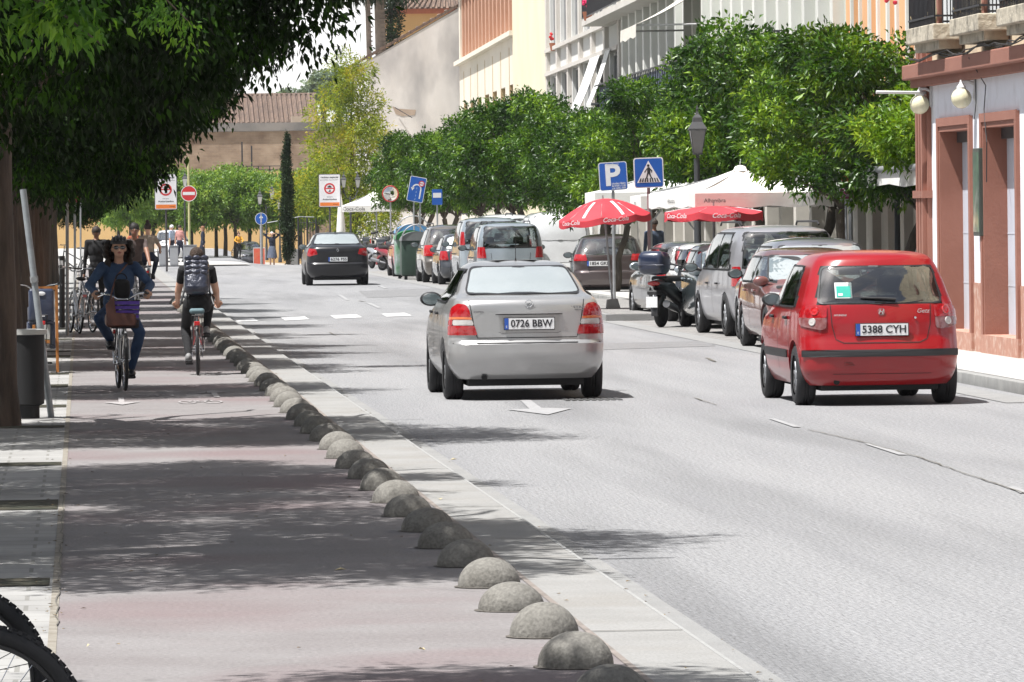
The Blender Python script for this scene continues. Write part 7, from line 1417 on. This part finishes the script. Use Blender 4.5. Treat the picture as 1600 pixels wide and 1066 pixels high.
c = P(405, 399, 293); t = thing('orange_board', 'red-orange advertising board standing beside the woman in the blue grey dress', 'signboard', (c.x, 293, gz(c.x, 293))); m = MB(); h = P(405, 388, 293).z-gz(c.x, 293); m.box(-.27, .27, -.03, .03, 0, h); m.build('board', mat('red orange board', (.65, .08, .05), .5, c2=(.60, .16, .08), sc=4), t); m = MB(); m.box(-.29, -.27, -.035, .035, 0, h+.02); m.box(.27, .29, -.035, .035, 0, h+.02); m.box(-.29, .29, -.035, .035, h, h+.03); m.build('frame', M_PLATE, t)
g = G(461, 411); t = thing('stone_block', 'low grey stone block between the cypress foot and the iron gate', 'stone block', (g.x, 248, gz(g.x, 248))); m = MB(); m.box(-.25, .25, -.25, .25, 0, .65, bev=.02); m.build('block', M_CONC, t)
t = thing('iron_gate', 'open dark iron gate with thin arched top right of the cypress', 'gate', (P(480, 390, 246).x, 246, gz(9.5, 246))); m = MB(); [m.tube([(-.35+k*.12, 0, 0), (-.35+k*.12, 0, 1.9+.1*math.sin(k))], .018 if k % 3 else .04, 6) for k in range(7)]; m.tube([(-.37, 0, .2), (.37, 0, .2)], .015, 5); m.tube([(-.37, 0, 1.7), (.37, 0, 1.7)], .015, 5); m.build('bars', M_IRON, t); m = MB(); m.tube([(-1.6, 0, 1.72), (-1.0, 0, 1.82), (-.3, 0, 1.95), (.3, 0, 1.93)], .018, 6); m.build('arch_rail', M_STEEL, t)
# recycling containers beside the parked row
def container(label, x, y, w, h, body, lid):
    t = thing('recycling_container', label, 'container', (x, y, ROAD), 0, 'recycling containers by the parked cars'); m = MB(); m.box(-w/2, w/2, -.5, .5, .12, h-.25, bev=.05); m.build('tank', body, t, 40); m = MB()
    m.prism([(w/2*1.04*math.cos(a), -.52, h-.27+.27*math.sin(a)) for a in np.linspace(0, PI, 14)], (0, 1.04, 0)); m.build('lid', lid, t, 40); m = MB(); m.torus((0, -.54, h-.27), w/2*1.0, .02, 16, 5, 'y', 0, PI); m.build('lid_rim', M_STEEL if lid is not M_STEEL else M_BLK, t, 60)
    for sx in (-1, 1):
        for sy in (-.4, .4): q = MB(); q.torus((0, 0, 0), .06, .025, 14, 6, 'x'); q.build('castor', M_RUB, t, 60, (sx*w*.35, sy, .085))
    return t
DG = mat('container dark green', (.012, .03, .02), .5, c2=(.02, .045, .03), sc=3); 
container('dark green container with grey lid, nearest of the recycling row', P(645, 400, 178).x+.15, 178.5, .95, 1.42, DG, mat('grey lid', (.13, .14, .14), .5)); container('green-topped container just behind the grey-lidded one', P(634, 400, 182).x+.1, 181.5, .9, 1.45, mat('pale poster wrapped tank', (.35, .38, .40), .6, c2=(.08, .2, .1), sc=2), mat('green lid', (.03, .22, .06), .5)); container('tall blue-arched container at the back of the recycling row', P(643, 380, 186).x, 185.5, 1.05, 1.62, mat('container blue', (.02, .07, .22), .5), mat('blue lid', (.08, .24, .45), .4))
t, g = post('barrier_post', 'thin red and white barrier post before the motorbike row', 580, 414, 372, .022, SW, ROAD, 'post'); q = MB(); [q.tube([(0, 0, z), (0, 0, z+.18)], .025, 8) for z in (.15, .5, .82)]; q.build('red_bands', SR, t, 60)
g = G(572, 408); t = thing('planter_box', 'black box planter left of the motorbike row', 'planter', (g.x+.1, g.y+.6, ROAD)); m = MB(); m.box(-.28, .28, -.28, .28, 0, .85, bev=.03); m.build('box', M_BLK, t)
# ------------------------------------------------------------------ light, sky, air
S.world = D.worlds.new('World'); S.world.use_nodes = True; nt = S.world.node_tree; bg = nt.nodes['Background']
SUN = Vector((-.36, -.17, .92)).normalized(); el = math.asin(SUN.z); az = math.atan2(SUN.x, SUN.y)
sk = nt.nodes.new('ShaderNodeTexSky'); sk.sky_type = 'NISHITA'; sk.sun_disc = False; sk.sun_elevation = el; sk.sun_rotation = az; sk.dust_density = 2.0; sk.air_density = 1.0; sk.ozone_density = 1.0; sk.altitude = 100
tc = nt.nodes.new('ShaderNodeTexCoord'); sp = nt.nodes.new('ShaderNodeSeparateXYZ'); mr = nt.nodes.new('ShaderNodeMapRange'); mx = nt.nodes.new('ShaderNodeMix'); mx.data_type = 'RGBA'
mr.interpolation_type = 'SMOOTHSTEP'; mr.inputs['From Min'].default_value = .02; mr.inputs['From Max'].default_value = .22; mr.inputs['To Min'].default_value = 1; mr.inputs['To Max'].default_value = 0
nt.links.new(tc.outputs['Generated'], sp.inputs[0]); nt.links.new(sp.outputs['Z'], mr.inputs['Value']); nt.links.new(mr.outputs[0], mx.inputs['Factor']); 
hs = nt.nodes.new('ShaderNodeHueSaturation'); hs.inputs['Saturation'].default_value = .55; nt.links.new(sk.outputs[0], hs.inputs['Color'])
cn = nt.nodes.new('ShaderNodeTexNoise'); cn.inputs['Scale'].default_value = 2.6; cn.inputs['Detail'].default_value = 7; cn.inputs['Roughness'].default_value = .6; nt.links.new(tc.outputs['Generated'], cn.inputs['Vector'])
cr = nt.nodes.new('ShaderNodeValToRGB'); cr.color_ramp.elements[0].position = .50; cr.color_ramp.elements[1].position = .66; nt.links.new(cn.outputs['Fac'], cr.inputs['Fac'])
cm = nt.nodes.new('ShaderNodeMix'); cm.data_type = 'RGBA'; nt.links.new(cr.outputs['Color'], cm.inputs['Factor']); nt.links.new(hs.outputs['Color'], cm.inputs['A']); cm.inputs['B'].default_value = (5.4, 5.4, 5.3, 1); nt.links.new(cm.outputs['Result'], mx.inputs['A'])
mx.inputs['B'].default_value = (10.2, 10.2, 10.1, 1); nt.links.new(mx.outputs['Result'], bg.inputs[0]); bg.inputs[1].default_value = .070
sl = D.lights.new('sun', 'SUN'); sl.energy = 5.0; sl.angle = R(.5); sl.color = (1, .98, .95); so = D.objects.new('sun', sl); COL.objects.link(so); so.rotation_euler = (-SUN).to_track_quat('-Z', 'Y').to_euler()
vs = S.view_settings; vs.view_transform = 'Standard'; vs.look = 'None'; vs.gamma = 1; vs.use_curve_mapping = False; vs.exposure = .82
S.cycles.max_bounces = 6; S.cycles.transparent_max_bounces = 14; S.cycles.use_denoising = True; S.cycles.use_adaptive_sampling = True; S.cycles.adaptive_threshold = .02; S.render.film_transparent = False
S.cycles.diffuse_bounces = 3; S.cycles.glossy_bounces = 3; S.cycles.caustics_reflective = False; S.cycles.caustics_refractive = False; S.cycles.sample_clamp_indirect = 8
D.materials.remove(M_BODYTMP) if M_BODYTMP.users == 0 else None

HAZE = .00009
if HAZE:
    hz = MB(); hz.box(-520, 520, -60, 1150, -4.5, 21); ho = hz.build('haze', None); ho.data.materials.clear(); hm = D.materials.new('haze air'); hm.use_nodes = True; hm.node_tree.nodes.clear()
    pv = hm.node_tree.nodes.new('ShaderNodeVolumePrincipled'); om = hm.node_tree.nodes.new('ShaderNodeOutputMaterial'); pv.inputs['Density'].default_value = HAZE; pv.inputs['Color'].default_value = (.95, .96, 1, 1); pv.inputs['Anisotropy'].default_value = .3
    hm.node_tree.links.new(pv.outputs[0], om.inputs['Volume']); ho.data.materials.append(hm); ho['kind'] = 'stuff'
